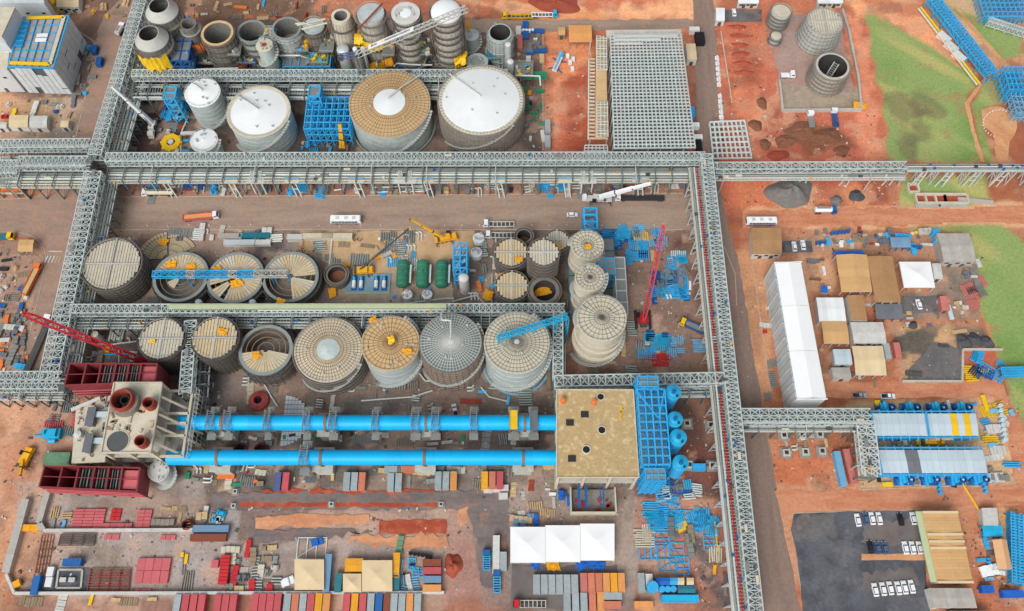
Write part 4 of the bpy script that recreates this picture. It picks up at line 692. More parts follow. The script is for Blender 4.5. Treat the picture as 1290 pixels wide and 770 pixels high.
for i, (x, y, z, w, l, m) in enumerate(NETS): net(f'{"yellow" if m == "yellow" else "orange"} safety net draped among the northern towers, {nth(i, 18)} listed west to east by eye', x, y, z, w, l, m, 2, i)['label'] = f'{"yellow" if m == "yellow" else "orange"} safety net hung on a northern construction tower, near {["the flat ribbed tower top","the flat ribbed tower middle","the flat ribbed tower foot east side","the flat ribbed tower foot west side","the flat ribbed tower west side","the white knob tower middle","the white domed tower foot","the white domed tower brow","the tan rimmed tower foot east","the tan rimmed tower foot","the cream drum","the slim open tower","the cream tapering tower","the plank covered tower","the blue roofed skid","the white domed tower east side","the pale grey tower west side"][i]}'

# --- tanks of the middle row
def lowtank(label, px, py, rx, h, fill, seed, arcs=((0, 6.28),)):
    """round tank under construction: open ring wall, curb rings and part of its roof of radial planks"""
    R = rx / S(px, py, h); c = P(px, py, h); r = thing('open_tank', label, 'tank', (c.x, c.y, 0), 0)
    O('shell', MB().lathe([(R, 0), (R, h), (R - .6, h), (R - .6, .6)], 44), 'tank_dark', r); pm = MB().beam((R + 1, 0, 0), (R + 1, 0, h), .16).mesh('scaffold_pole', 'scaffold_dark'); [link('scaffold_pole', pm, r, (0, 0, 0), 2 * pi * i / 30) for i in range(30)]; [O('hoop', MB().ring(R + .1, R + 1.1, h * q, h * q + .15, 40), 'scaffold_dark', r) for q in (.3, .55)]; O('tank_floor', MB().disc(R - .6, .6, 44), 'concrete_wet', r)
    O('rim', MB().ring(R - .9, R + .3, h - .05, h + .3, 44), 'pipe_grey', r); O('rim', MB().ring(R + .5, R + 1.2, h - 1.6, h - 1.3, 44), 'steel_dark', r)
    rnd = random.Random(seed); n = 44
    for q in range(3): O('roof_ring', MB().ring(R * (.3 + .22 * q), R * (.3 + .22 * q) + .25, h - .1, h + .06, 40), 'rafter', r)
    for a0, a1, r0, r1 in arcs:
        k = max(1, int((a1 - a0) / (2 * pi) * n))
        for i in range(k):
            t0 = a0 + (a1 - a0) * i / k; t1 = a0 + (a1 - a0) * (i + .86) / k; z = h + .1 + rnd.uniform(0, .06)
            pts = [(R * r0 * cos(t0), R * r0 * sin(t0)), (R * r1 * cos(t0), R * r1 * sin(t0)), (R * r1 * cos(t1), R * r1 * sin(t1)), (R * r0 * cos(t1), R * r0 * sin(t1))]
            O('roof_panel', MB().prism(pts, z, z + .12), 'plank_tan' if rnd.random() < .8 else 'plank', r)
    return r, R, c
tank('ribbed_tank', 'ribbed dark tank with pale plank roof and cross walkways beside the wide rack', 141, 333, 34.5, 12.5, 'tank_dark', 'plankx', 'plank', hoops=7, hoopm='scaffold_dark', poles=40, polem='scaffold', hoop_w=.7)
pl = math.pi
lowtank('open round tank with planks missing, under the west end of the blue bridge', 228, 349, 34, 7, 0, 1, ((.25, 2.9, .25, .93), (3.6, 4.4, .1, .5)))
lowtank('open round tank with mostly planked tan roof under the middle of the blue bridge', 297, 350, 35, 7, 0, 2, ((-1.9, 3.5, .2, .95), (3.7, 4.2, .3, .95)))
lowtank('open round tank with pale half roof under the east end of the blue bridge', 366, 349, 34.5, 7, 0, 3, ((.1, 2.9, .12, .93), (4.9, 6.1, .08, .93)))
def fan(label, px, py, R, a0, a1, seed, rz=0):
    c = P(px, py, .15); r = thing('roof_segment', label, 'roof segment', c, rz); rnd = random.Random(seed); n = 12
    for i in range(n):
        t0, t1 = a0 + (a1 - a0) * i / n, a0 + (a1 - a0) * (i + .82) / n
        O('roof_panel', MB().prism([(R * .15 * cos(t0), R * .15 * sin(t0)), (R * cos(t0), R * sin(t0)), (R * cos(t1), R * sin(t1)), (R * .15 * cos(t1), R * .15 * sin(t1))], .15, .3 + rnd.uniform(0, .08)), 'plank_tan', r)
    for q in (.35, .6, .85): O('roof_ring', MB().ring(R * q, R * q + .22, .1, .42, 14, a0=a0, a1=a1), 'rafter_grey', r)
    return r
fan('fan shaped roof segment lying on the ground behind the plank roofed tank, western piece', 211, 326, 12, 1.75, 3.2, 1)
fan('fan shaped roof segment lying on the ground behind the plank roofed tank, eastern piece', 213, 327, 11, .55, 1.7, 2)
# --- tanks of the southern row
tank('ribbed_tank', 'dark ribbed tank with pale plank roof beside the maroon frame crane tip', 204, 427, 26.5, 15, 'tank_dark', 'plankx', 'plank', hoops=7, hoopm='scaffold_dark', poles=36, polem='scaffold_dark', hoop_w=.7)
tank('ribbed_tank', 'dark ribbed tank with tan plank roof east of the short rack', 271, 426, 27, 15, 'tank_dark', 'plankx', 'plank_tan', hoops=7, hoopm='scaffold_dark', poles=36, polem='scaffold_dark', hoop_w=.7)
lowtank('open ringed tank half roofed with planks in the southern row', 335, 441, 33, 11, 0, 5, ((3.3, 6.1, .1, .93),))
tank('storage_tank', 'wide tank with rusty ribbed tan roof and grey glazed centre', 414, 441, 42.5, 13, 'tank_grey', 'cone', 'tan_pale', rafters=60, rings=6, hub=4.2, hubm='tank_grey', hoops=5, hoopm='scaffold_dark', slope=.1, poles=0, rafm='rafter', hoop_w=.6)
tank('storage_tank', 'grey tank with plain tan ribbed roof and yellow hatch', 492, 433, 36.5, 17, 'tank_pale', 'cone', 'tan', rafters=36, rings=5, hub=.8, hubm='yellow', slope=.07, rafm='rafter', steps=flutes(8, .06))
tank('storage_tank', 'grey ribbed tank with spider web rafters and rust striped wall', 568, 432, 38.5, 19, 'tank_grey', 'cone', 'web_dark', rafters=56, rings=9, hub=1.2, hubm='pipe_white', slope=.12, hoops=9, poles=30, hoopm='scaffold', polem='scaffold_rust', rafm='rail_pale', hoop_w=.3)
tank('storage_tank', 'grey tank with pale ribbed roof under the blue boom', 651, 432, 41, 20, 'tank_pale', 'cone', 'tan_pale', rafters=48, rings=7, hub=.9, hubm='white_dirty', slope=.08, rafm='rafter_grey', steps=flutes(9, .07), base_ring=('blue_pale', .3))
def ringstack(R, h): return [(R * .98, 0), (R * .98, h * .28), (R * 1.08, h * .28), (R * 1.08, h * .34), (R * .95, h * .34), (R * .95, h * .5), (R * 1.04, h * .5), (R * 1.04, h * .56), (R * .96, h * .56), (R * .96, h * .72), (R * 1.02, h * .72), (R * 1.02, h * .76), (R, h * .76), (R, h)]
tank('stepped_tower', 'tall stepped cream tower with ribbed round roof, largest beside the short rack', 758, 401, 31, 27, 'concrete_pale', 'cone', 'tan_pale', rafters=28, rings=4, hub=.9, hubm='steel_dark', slope=.07, rafm='rafter_grey', steps=ringstack, cat='tower')
tank('stepped_tower', 'stepped cream tower with ribbed round roof beside blue stairs, middle one', 743, 350, 18.5, 26, 'concrete_pale', 'cone', 'tan_pale', rafters=20, rings=3, hub=.7, hubm='steel_dark', slope=.07, rafm='rafter_grey', steps=ringstack, cat='tower')
tank('stepped_tower', 'cream round tank with ribbed roof at the foot of the blue gantry', 740, 309, 20.5, 18, 'concrete_pale', 'cone', 'tan_pale', rafters=22, rings=3, hub=.7, hubm='steel_dark', slope=.06, rafm='rafter_grey', steps=ringstack, cat='tower')
tank('ribbed_tank', 'dark ribbed tower with pale plank roof and orange sheet, beside cream towers', 685, 318, 18, 20, 'tank_dark', 'planks', 'plank', hoops=8, hoopm='scaffold_dark', hoop_w=.5, rail=False)
tank('ribbed_tank', 'round tank with flat pale plank roof north of the dark ribbed tower', 702, 303, 14, 12, 'tank_dark', 'planks', 'plank', hoops=4, rail=False)
tank('ribbed_tank', 'low round tank with pale plank roof beside the orange boom lift, northern of two', 644, 318, 19, 10, 'tank_dark', 'plankx', 'plank_tan', hoops=4, rail=False)
tank('ribbed_tank', 'low round tank with pale plank roof beside the orange boom lift, southern of two', 645, 360, 19, 10, 'tank_dark', 'plankx', 'plank_tan', hoops=4, rail=False)
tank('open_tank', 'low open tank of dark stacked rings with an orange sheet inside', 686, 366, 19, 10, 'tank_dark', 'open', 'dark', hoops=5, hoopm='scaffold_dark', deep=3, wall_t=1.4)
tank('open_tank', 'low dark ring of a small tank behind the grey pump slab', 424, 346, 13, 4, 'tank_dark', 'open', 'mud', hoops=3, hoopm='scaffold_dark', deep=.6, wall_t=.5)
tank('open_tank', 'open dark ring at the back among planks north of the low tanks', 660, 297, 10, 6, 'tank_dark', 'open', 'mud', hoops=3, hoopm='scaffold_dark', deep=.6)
# --- the two big tanks in the north-east yard
tank('storage_tank', 'pale scaffolded tank with flat white panelled roof in the red soil yard', 1039, 27, 20.5, 12, 'concrete', 'planks', 'concrete_pale', hoops=6, hoopm='tank_grey', poles=30, polem='scaffold', taper=1.2, rail=True)
tank('open_tank', 'open round tank with stair inside in the red soil yard', 1049, 83, 21, 10.5, 'concrete', 'open', 'dark', hoops=5, hoopm='scaffold', poles=30, deep=.6, taper=1.1, wall_t=.9)
tank('storage_tank', 'smaller round tank with flat pale lid in the red soil yard', 984, 15, 12, 8, 'tank_grey', 'flat', 'concrete_pale', hoops=4, hoopm='tank_dark')
tank('storage_tank', 'tiny round tank with pale lid in the red soil yard', 978, 45, 6.5, 5, 'tank_grey', 'flat', 'concrete_pale', hoops=2, hoopm='tank_dark', rail=False)
tank('white_tank', 'white tank with cream lid beside the concrete kiln building', 200, 594, 12.5, 9, 'tank_pale', 'cone', 'white_dirty', slope=.06, rail=True, hoops=0)

# platforms, pipes and plant between the northern towers
def tower_deck(label, px, py, z, w, d, mat, rail='rail_pale'):
    c = P(px, py, z); r = thing('service_platform', label, 'platform', (c.x, c.y, 0)); O('deck', MB().bx(-w / 2, w / 2, -d / 2, d / 2, z - .3, z), mat, r)
    for sx in (-1, 1):
        for sy in (-1, 1): O('leg', MB().beam((sx * w * .46, sy * d * .46, 0), (sx * w * .46, sy * d * .46, z - .3), .3), 'steel_dark', r)
        O('handrail', MB().beam((-w / 2, sx * d / 2, z + 1), (w / 2, sx * d / 2, z + 1), .12).beam((-w / 2, sx * d / 2, z + .5), (w / 2, sx * d / 2, z + .5), .08), rail, r)
    rnd = random.Random(int(px))
    for k in range(7): O('equipment', MB().box(rnd.uniform(-.4, .4) * w, rnd.uniform(-.4, .4) * d, z + .6, rnd.uniform(.6, 2), rnd.uniform(.6, 1.6), 1.2, rnd.random()), rnd.choice(['blue', 'white_dirty', 'green_pale', 'yellow', 'steel', 'tan']), r)
for i, (x, y, z, w, d, m) in enumerate(((224, 72, 12, 9, 8, 'blue_dark'), (258, 74, 8, 8, 6, 'steel'), (296, 62, 16, 5, 7, 'steel'), (340, 44, 18, 5, 8, 'rail_pale'), (380, 58, 14, 6, 6, 'steel'), (412, 54, 14, 6, 10, 'steel'), (447, 40, 16, 6, 8, 'steel_dark'), (490, 60, 16, 5, 9, 'steel'), (537, 60, 16, 5, 9, 'steel_dark'), (400, 74, 10, 9, 5, 'green_pale'), (310, 76, 8, 9, 4, 'blue_dark'), (520, 80, 6, 12, 4, 'blue_dark'), (560, 82, 6, 10, 3, 'steel_dark'), (660, 88, 6, 8, 8, 'steel'), (622, 68, 6, 6, 6, 'teal'))):
    tower_deck(f'{CLRP[m]} service platform with small plant at the northern towers, {nth(i, 15)}', x, y, z, w, d, m)
for i, pts in enumerate(([(345, 70, 12), (378, 70, 12), (386, 73, 10)], [(396, 33, 27), (384, 29, 27), (372, 30, 27)], [(410, 24, 27), (374, 32, 27)], [(412, 29, 27), (380, 37, 27)], [(460, 71, 8), (474, 72, 8), (475, 84, 8)], [(496, 84, 9), (500, 80, 9), (530, 82, 9), (545, 82, 9)], [(452, 36, 31.5), (482, 4, 31.5)], [(222, 88, 10), (300, 86, 10)], [(650, 95, 8), (680, 96, 8), (681, 108, 6)])):
    roofpipe(f'{"rusty" if i == 6 else "white"} pipe or spar at the northern towers, {ORD[i]} listed west to east', pts, 'rust_red' if i == 6 else ('tan_pale' if i in (1, 2, 3) else 'pipe_white'), .4)

def wrap(label, px, py, h, rx, z0, z1, a0, a1, mat, seed):
    """netting tied round a tower wall: a ragged curved band standing just off it"""
    c = P(px, py, h); R = rx / S(px, py, h) + 1.5; rnd = random.Random(seed); m = MB(); n = 16; cols = []
    for i in range(n + 1):
        a = a0 + (a1 - a0) * i / n; zb = z0 + rnd.uniform(-.12, .3) * (z1 - z0); zt = z1 - rnd.uniform(0, .15) * (z1 - z0); q = R + rnd.uniform(-.25, .25)
        cols.append([((q + rnd.uniform(-.15, .15)) * cos(a), (q + rnd.uniform(-.15, .15)) * sin(a), zb + (zt - zb) * k / 4) for k in range(5)])
    for A, B_ in zip(cols, cols[1:]):
        for k in range(4): m.quad([A[k], B_[k], B_[k + 1], A[k + 1]]); m.quad([tuple(v * .995 for v in q) for q in (A[k], A[k + 1], B_[k + 1], B_[k])])
    tag(O('safety_net', m, mat, None, (c.x, c.y, 0)), label, 'safety net')
wrap('large yellow net band tied round the southern cone topped tower', 187, 42, 28, 20.5, 14, 23, 3.5, 5.5, 'yellow', 1); wrap('yellow net band round the flat ribbed tower', 467, 17, 30, 17, 15, 21, 3.9, 5.4, 'yellow', 2); wrap('orange net band low on the flat ribbed tower', 467, 17, 30, 17, 3, 9, 4.4, 6.0, 'orange_net', 3); wrap('yellow net band low on the white domed tower', 562, 15, 33, 19.5, 6, 14, 5.0, 6.0, 'yellow', 4); wrap('orange net band low on the tan rimmed tower', 274, 42, 22, 19, 3, 8, 5.0, 6.2, 'orange', 5); wrap('blue sheet band round the foot of the white knob tower', 511, 17, 32, 17, .5, 4, 3.3, 6.1, 'blue_dark', 6); wrap('orange net band on the slim open tower', 237, 30, 24, 10, 10, 17, 4.6, 6.6, 'orange', 7)
UPR = pi / 2
# ------------------------------------------------------------------ buildings
def corners(pxs, h):
    w = [P(x, y, h) for x, y in pxs]; c = sum(w, Vector()) / 4; return Vector((c.x, c.y, 0)), [(q.x - c.x, q.y - c.y) for q in w]
def bil(q, u, v):                                     # q = TL, TR, BR, BL ; v runs TL->BL
    return tuple((q[0][k] * (1 - u) + q[1][k] * u) * (1 - v) + (q[3][k] * (1 - u) + q[2][k] * u) * v for k in (0, 1))
def shed(name, label, pxs, h, roofm, wallm='white_dirty', n=8, rise=.6, axis='u', opened=False, cat='shed', group=None, over=.3, door=True, alt=None, ridge=True, seed=0):
    """roof of n separate sheets on walls (or posts); ridge runs along u, or along v"""
    c, q = corners(pxs, h); r = thing(name, label, cat, c, 0, group); rnd = random.Random(seed + int(pxs[0][0]))
    Q = (lambda u, v: bil(q, u, v)) if axis == 'u' else (lambda u, v: bil(q, v, u))
    def Z(v): return h + rise * ((1 - abs(2 * v - 1)) if ridge else (1 - v))
    for i in range(n):
        u0, u1 = i / n + .0006, (i + 1) / n - .0006; m = MB(); dz = rnd.uniform(0, .05)
        for v0, v1 in (((0, .5), (.5, 1)) if ridge else ((0, 1),)):
            t = [(*Q(u0, v0), Z(v0) + dz), (*Q(u1, v0), Z(v0) + dz), (*Q(u1, v1), Z(v1) + dz), (*Q(u0, v1), Z(v1) + dz)]
            b_ = [(x, y, z - .12) for x, y, z in t]
            m.quad(t); m.quad(b_[::-1])
            for k in range(4): m.quad([t[k], b_[k], b_[(k + 1) % 4], t[(k + 1) % 4]])
        O('roof_panel', m, (alt if alt and i in alt[1] else None) and alt[0] or roofm, r)
    k = [(x * .97, y * .97) for x, y in q]
    if opened:
        m_ = [MB().beam((x, y, 0), (x, y, h), .22) for x, y in [bil(k, u, v) for u in (0, .33, .67, 1) for v in (0, 1)]]
        for mm in m_: O('post', mm, wallm, r)
        for v in (0, 1): O('eaves_beam', MB().beam((*bil(k, 0, v), h - .25), (*bil(k, 1, v), h - .25), .2, .3), wallm, r)
    else:
        for a, b in zip(k, k[1:] + k[:1]): O('wall', MB().beam((a[0], a[1], (h - .13) / 2), (b[0], b[1], (h - .13) / 2), .18, h - .13, True), wallm, r)
        if door:
            a, b = k[3], k[2]; d = Vector((b[0] - a[0], b[1] - a[1], 0)); L = d.length; d /= L; nn = Vector((d.y, -d.x, 0)); hh = min(2.4, h * .8)
            for t in ((.3, .7) if L > 8 else (.5,)):
                p = Vector((a[0], a[1], 0)) + d * (L * t) + nn * .12; O('door', MB().box(p.x, p.y, hh / 2, 1.4, .08, hh, atan2(d.y, d.x)), 'steel_dark', r)
            for t in (.15, .5, .85):
                if L > 8: p = Vector((a[0], a[1], 0)) + d * (L * t) + nn * .12; O('window', MB().box(p.x, p.y, h * .62, 1.5, .08, .9, atan2(d.y, d.x)), 'glass', r)
    return r
def RC(x0, y0, x1, y1, k=0.0): return [(x0, y0), (x1, y0), (x1 + k, y1), (x0 + k, y1)]
SHEDS = [ # outline of the roof, height, roof, walls, sheets, rise, axis, open, label
 (RC(947, 287, 984, 320, 1), 4, 'brown_roof', 'white_dirty', 6, .5, 'u', 0, 'square brown roofed hut beside the white bus at the dirt road'),
 (RC(1053, 321, 1092, 368, 7), 5, 'tan_roof', 'white_dirty', 5, .8, 'v', 1, 'pale tan roofed open workshop beside the brown roofed one'),
 (RC(1092, 323, 1124, 381, 11), 5, 'brown_roof', 'white_dirty', 2, .5, 'v', 1, 'large brown roofed open workshop beside the white square tent'),
 (RC(1180, 294, 1221, 329, 9), 5, 'shed_grey', 'shed_grey', 8, .5, 'u', 0, 'grey weathered sheet roofed workshop at the edge of the lawn'),
 (RC(1028, 375, 1062, 405, 4), 4, 'white', 'white_dirty', 6, .3, 'u', 0, 'white roofed cabin block north of the square orange roof'),
 (RC(1067, 372, 1087, 404, 6), 4, 'brown_roof', 'white_dirty', 3, .3, 'v', 0, 'narrow brown roofed cabin beside the white roofed cabin block'),
 (RC(1034, 404, 1066, 433, 4), 4, 'tan_roof', 'white_dirty', 4, .5, 'u', 1, 'square orange tan roof over the walled yard'),
 (RC(1071, 406, 1112, 432, 5), 4, 'white_dirty', 'white_dirty', 7, .3, 'u', 0, 'grey white roofed cabin north of the cream roof with torn corner'),
 (RC(1073, 436, 1112, 473, 5), 4, 'tent_beige', 'white_dirty', 6, .5, 'u', 1, 'cream roofed shelter with torn corner near the dirt track'),
 (RC(1049, 440, 1071, 459, 3), 3.2, 'shed_blue', 'white_dirty', 4, .2, 'u', 0, 'small pale blue roofed cabin beside the cream shelter'),
 (RC(1047, 463, 1070, 477, 3), 3, 'shed_grey', 'white_dirty', 4, .2, 'u', 0, 'small grey roofed cabin at the bend of the dirt track'),
 (RC(1174, 332, 1185, 351, 3), 3, 'white_dirty', 'white_dirty', 4, .2, 'v', 0, 'slim white cabin beside the white square tent'),
 (RC(1184, 373, 1194, 391, 3), 3, 'cont_pink', 'cont_pink', 4, .15, 'v', 0, 'small pink roofed cabin on the grey yard'),
 (RC(716, 32, 745, 53, 1), 4, 'cont_orange', 'sticks', 5, .4, 'u', 1, 'orange brown roofed shelter on red soil beside the steel frame hall'),
 (RC(703, 34, 712, 44, 0), 3, 'tan_roof', 'sticks', 2, .3, 'u', 0, 'tiny tan hut beside the orange brown shelter'),
 (RC(864, 55, 876, 75, 2), 4, 'tent_beige', 'white_dirty', 3, .3, 'u', 0, 'cream roofed hut at the east side of the steel frame hall'),
 (RC(24, 302, 43, 317, -2), 3.5, 'tan_roof', 'sticks', 3, .3, 'u', 1, 'yellow tan square shelter on the yard beside the road bend'),
 (RC(12, 145, 36, 160, -1), 3, 'tent_beige', 'white_dirty', 4, .3, 'u', 0, 'cream roofed hut in the yard south of the white clad building'),
 (RC(38, 146, 60, 161, -1), 3, 'white_dirty', 'white_dirty', 4, .3, 'u', 0, 'white roofed hut beside the cream roofed hut'),
 (RC(77, 152, 87, 160, -1), 3, 'tent_beige', 'white_dirty', 2, .2, 'u', 0, 'tiny cream hut alone in the yard near the tall rack'),
 (RC(-6, 154, 9, 161, -1), 3, 'white_dirty', 'white_dirty', 2, .2, 'u', 0, 'white hut cut by the picture edge below the white clad building'),
 (RC(72, -8, 100, 9, -1), 4, 'tent_beige', 'white_dirty', 4, .3, 'u', 0, 'cream roofed hut at the top edge beside the white clad building'),
 (RC(1250, 680, 1268, 717, 7), 4, 'tent_orange', 'white_dirty', 3, 1.4, 'v', 1, 'salmon tent roof with two peaks beside the tan sheet roofed hall'),
 (RC(1237, 640, 1256, 662, 2), 3, 'white_dirty', 'white_dirty', 2, .2, 'v', 0, 'white cabin east of the tan sheet roofed hall'),
 (RC(1098, 521, 1229, 549, 4), 7, 'shed_blue', 'blue', 16, .3, 'u', 0, 'northern long pale blue shed with two yellow roof sheets'),
 (RC(1106, 567, 1238, 596, 6), 7, 'shed_blue', 'blue', 16, .3, 'u', 0, 'southern long pale blue shed with one dark roof patch'),
 (RC(1161, 644, 1206, 735, 20), 5, 'tan_roof', 'white_dirty', 22, .5, 'v', 0, 'long tan sheet roofed hall beside the car park'),
 (RC(1170, 741, 1224, 766, 7), 4, 'shed_grey', 'white_dirty', 14, .3, 'u', 0, 'grey ribbed roofed canteen south of the tan sheet roofed hall'),
 (RC(1197, 770, 1245, 790, 7), 4, 'white', 'white_dirty', 6, .3, 'u', 0, 'white roof just showing at the bottom edge below the grey canteen'),
 (RC(-8, -12, 52, 4, 4), 16, 'clad_white', 'clad_white', 8, .3, 'u', 0, 'white clad hall at the top picture corner'),
 (RC(902, 10, 913, 26, 0), 3.4, 'white', 'white_dirty', 3, .2, 'u', 0, 'small white hut beside the parked car north of the trench'),
 (RC(1030, -4, 1062, 4, 0), 3, 'white', 'white_dirty', 6, .2, 'u', 0, 'long white cabin at the top edge above the big round tanks'),
 (RC(930, -2, 956, 4, 0), 3, 'white', 'white_dirty', 5, .2, 'u', 0, 'long white cabin at the top edge above the red trench'),
]
for i, (q, h, rm, wm, n, rise, ax, op, lb) in enumerate(SHEDS):
    nm = 'workshop_hall' if h >= 5 else 'cabin'
    alt = None
    if 'yellow roof sheets' in lb: alt = ('yellow', (12, 14))
    if 'dark roof patch' in lb: alt = ('tarp_grey', (4, 5))
    r = shed(nm, lb, q, h, rm, wm, n, rise, ax, bool(op), 'hall' if h >= 5 else 'cabin', None, seed=i, alt=alt)
    if 'tan sheet roofed hall beside' in lb:
        c, qq = corners(q, h)
        for t in (.33, .43, .52, .02, .985):
            a, b = bil(qq, 0, t), bil(qq, 1, t); O('roof_batten', MB().beam((a[0], a[1], h + .45), (b[0], b[1], h + .45), .8, .25, True), 'tent_beige', r)
        a, b = bil(qq, -.07, 0), bil(qq, -.07, .98); O('gutter_canopy', MB().beam((a[0], a[1], h - .4), (b[0], b[1], h - .4), 2.4, .2, True), 'green_tray', r)
    if 'pale blue shed' in lb:
        c, qq = corners(q, h)
        for j in range(13):
            for v, s in ((0, 1), (1, -1)):
                a = bil(qq, j / 12, v); O('rafter_end', MB().beam((a[0], a[1] - s * .2, h - .2), (a[0], a[1] + s * 1.6, h - .5), .35, .35, True), 'blue', r)
        a, b = bil(qq, 0, 0), bil(qq, 0, 1); O('gable_beam', MB().beam((a[0] - .3, a[1], h), (b[0] - .3, b[1], h), .7, .7, True), 'blue', r)
        for s_, v in ((.9, 0), (-.5, 1)):
            a, b = bil(qq, 0, v), bil(qq, 1, v); O('eaves_beam', MB().beam((a[0], a[1] + s_, h - .4), (b[0], b[1] + s_, h - .4), .45, .4, True), 'blue', r)
        if 'northern' in lb:
            a, b = bil(qq, .51, -.05), bil(qq, .51, 1.1); O('roof_pipe', MB().beam((a[0], a[1], h + 1.1), (b[0], b[1], h + 1.1), .6, .4, True), 'blue', r)
# tents with peaked cloth
def tent(label, pxs, h, apex, mat, group=None):
    c, q = corners(pxs, h); r = thing('tent', label, 'tent', c, 0, group); m = MB(); n = 6
    top = (sum(x for x, _ in q) / 4, sum(y for _, y in q) / 4)
    for a, b in zip(q, q[1:] + q[:1]):                # sagging cloth: each side a small grid
        for i in range(n):
            for j in range(n - 1 if False else n):
                def pt(s, t):
                    e = (a[0] + (b[0] - a[0]) * s, a[1] + (b[1] - a[1]) * s); return (e[0] + (top[0] - e[0]) * t, e[1] + (top[1] - e[1]) * t, h + apex * (t ** 1.7))
                m.quad([pt(i / n, j / n), pt((i + 1) / n, j / n), pt((i + 1) / n, (j + 1) / n), pt(i / n, (j + 1) / n)], True)
    bm = bmesh.new(); me = m.mesh('canopy', mat); bm.from_mesh(me); bmesh.ops.remove_doubles(bm, verts=bm.verts[:], dist=.001); bmesh.ops.recalc_face_normals(bm, faces=bm.faces[:]); bm.to_mesh(me); bm.free()
    link('canopy', me, r)
    for a, b in zip(q, q[1:] + q[:1]): O('valance', MB().beam((a[0], a[1], h - .25), (b[0], b[1], h - .25), .06, .55, True), mat, r)
    for x, y in q: O('tent_pole', MB().beam((x * .985, y * .985, 0), (x * .985, y * .985, h), .14), 'white', r)
    return r
TENTS = [((643, 664, 687, 709), 4, .7, 'tent', 'western of three joined white marquee tents'), ((687, 662, 731, 708), 4, .7, 'tent', 'middle of three joined white marquee tents'), ((731, 660, 774, 706), 4, .7, 'tent', 'eastern of three joined white marquee tents'),
 ((1133, 330, 1172, 362, 6), 4, 1.0, 'tent', 'white square tent beside the brown roofed workshop'), ((371, 705, 408, 743), 3.5, .7, 'tent_beige', 'beige square tent west of the long blue container'), ((456, 706, 494, 745), 3.5, .7, 'tent_beige', 'larger beige square tent beside the yellow container'), ((432, 723, 455, 746), 3.2, .8, 'tent_beige', 'small beige tent next to the larger beige tent')]
for t, h, a, m, lb in TENTS: tent(lb, RC(*t), h, a, m)
# ---- long white warehouse
def warehouse():
    h = 14.0; c, q = corners([(976, 332), (1009, 331), (1041, 502), (1004, 502)], h); r = thing('warehouse', 'long white roofed warehouse beside the dark brown road', 'warehouse', c)
    n = 3; 
    for i in range(n):
        m = MB(); v0, v1 = i / n + .001, (i + 1) / n - .001
        for u0, u1, z0, z1 in ((0, .5, 0, .9), (.5, 1, .9, 0)):
            t = [(*bil(q, u0, v0), h + z0), (*bil(q, u0, v1), h + z0), (*bil(q, u1, v1), h + z1), (*bil(q, u1, v0), h + z1)]; m.quad(t); m.quad([(x, y, z - .15) for x, y, z in t[::-1]])
        O('roof_panel', m, 'tent', r)
    for a, b in ((q[1], q[2]), (q[2], q[3]), (q[0], q[1])): O('wall', MB().beam((a[0], a[1], 6.9), (b[0], b[1], 6.9), .3, 13.8, True), 'clad_white', r)
    nb = 18
    for i in range(nb):
        a, b = bil(q, -.02, i / nb + .003), bil(q, -.02, (i + 1) / nb - .003)
        for z in (2.3, 6.9, 11.5): O('wall_panel', MB().beam((a[0], a[1], z), (b[0], b[1], z), .25, 4.5, True), 'clad_white' if (i * 3 + int(z)) % 7 else 'shed_blue', r)
    for i in range(nb // 2 + 1): a = bil(q, -.04, i / (nb // 2)); O('wall_post', MB().beam((a[0], a[1], 0), (a[0], a[1], 13.8), .3), 'rack', r)
    for v in (-.005, 1.005):
        a, b = bil(q, -.03, v), bil(q, 1.03, v); m = MB(); m.beam((a[0], a[1], h + .1), (b[0], b[1], h + .1), .35, .5, True); O('gable_trim', m, 'white', r)
    a, b = bil(q, 0, 1), bil(q, 1, 1); O('dock_canopy', MB().beam((a[0] + .5, a[1] - 2.2, 4.2), (b[0] + 2, b[1] - 2.2, 4.2), 4, .3, True), 'white_dirty', r)
    for i in range(7): t = i / 6; O('canopy_post', MB().beam((a[0] + (b[0] - a[0]) * t, a[1] - 3.8, 0), (a[0] + (b[0] - a[0]) * t, a[1] - 3.8, 4.1), .2), 'steel', r)
warehouse()
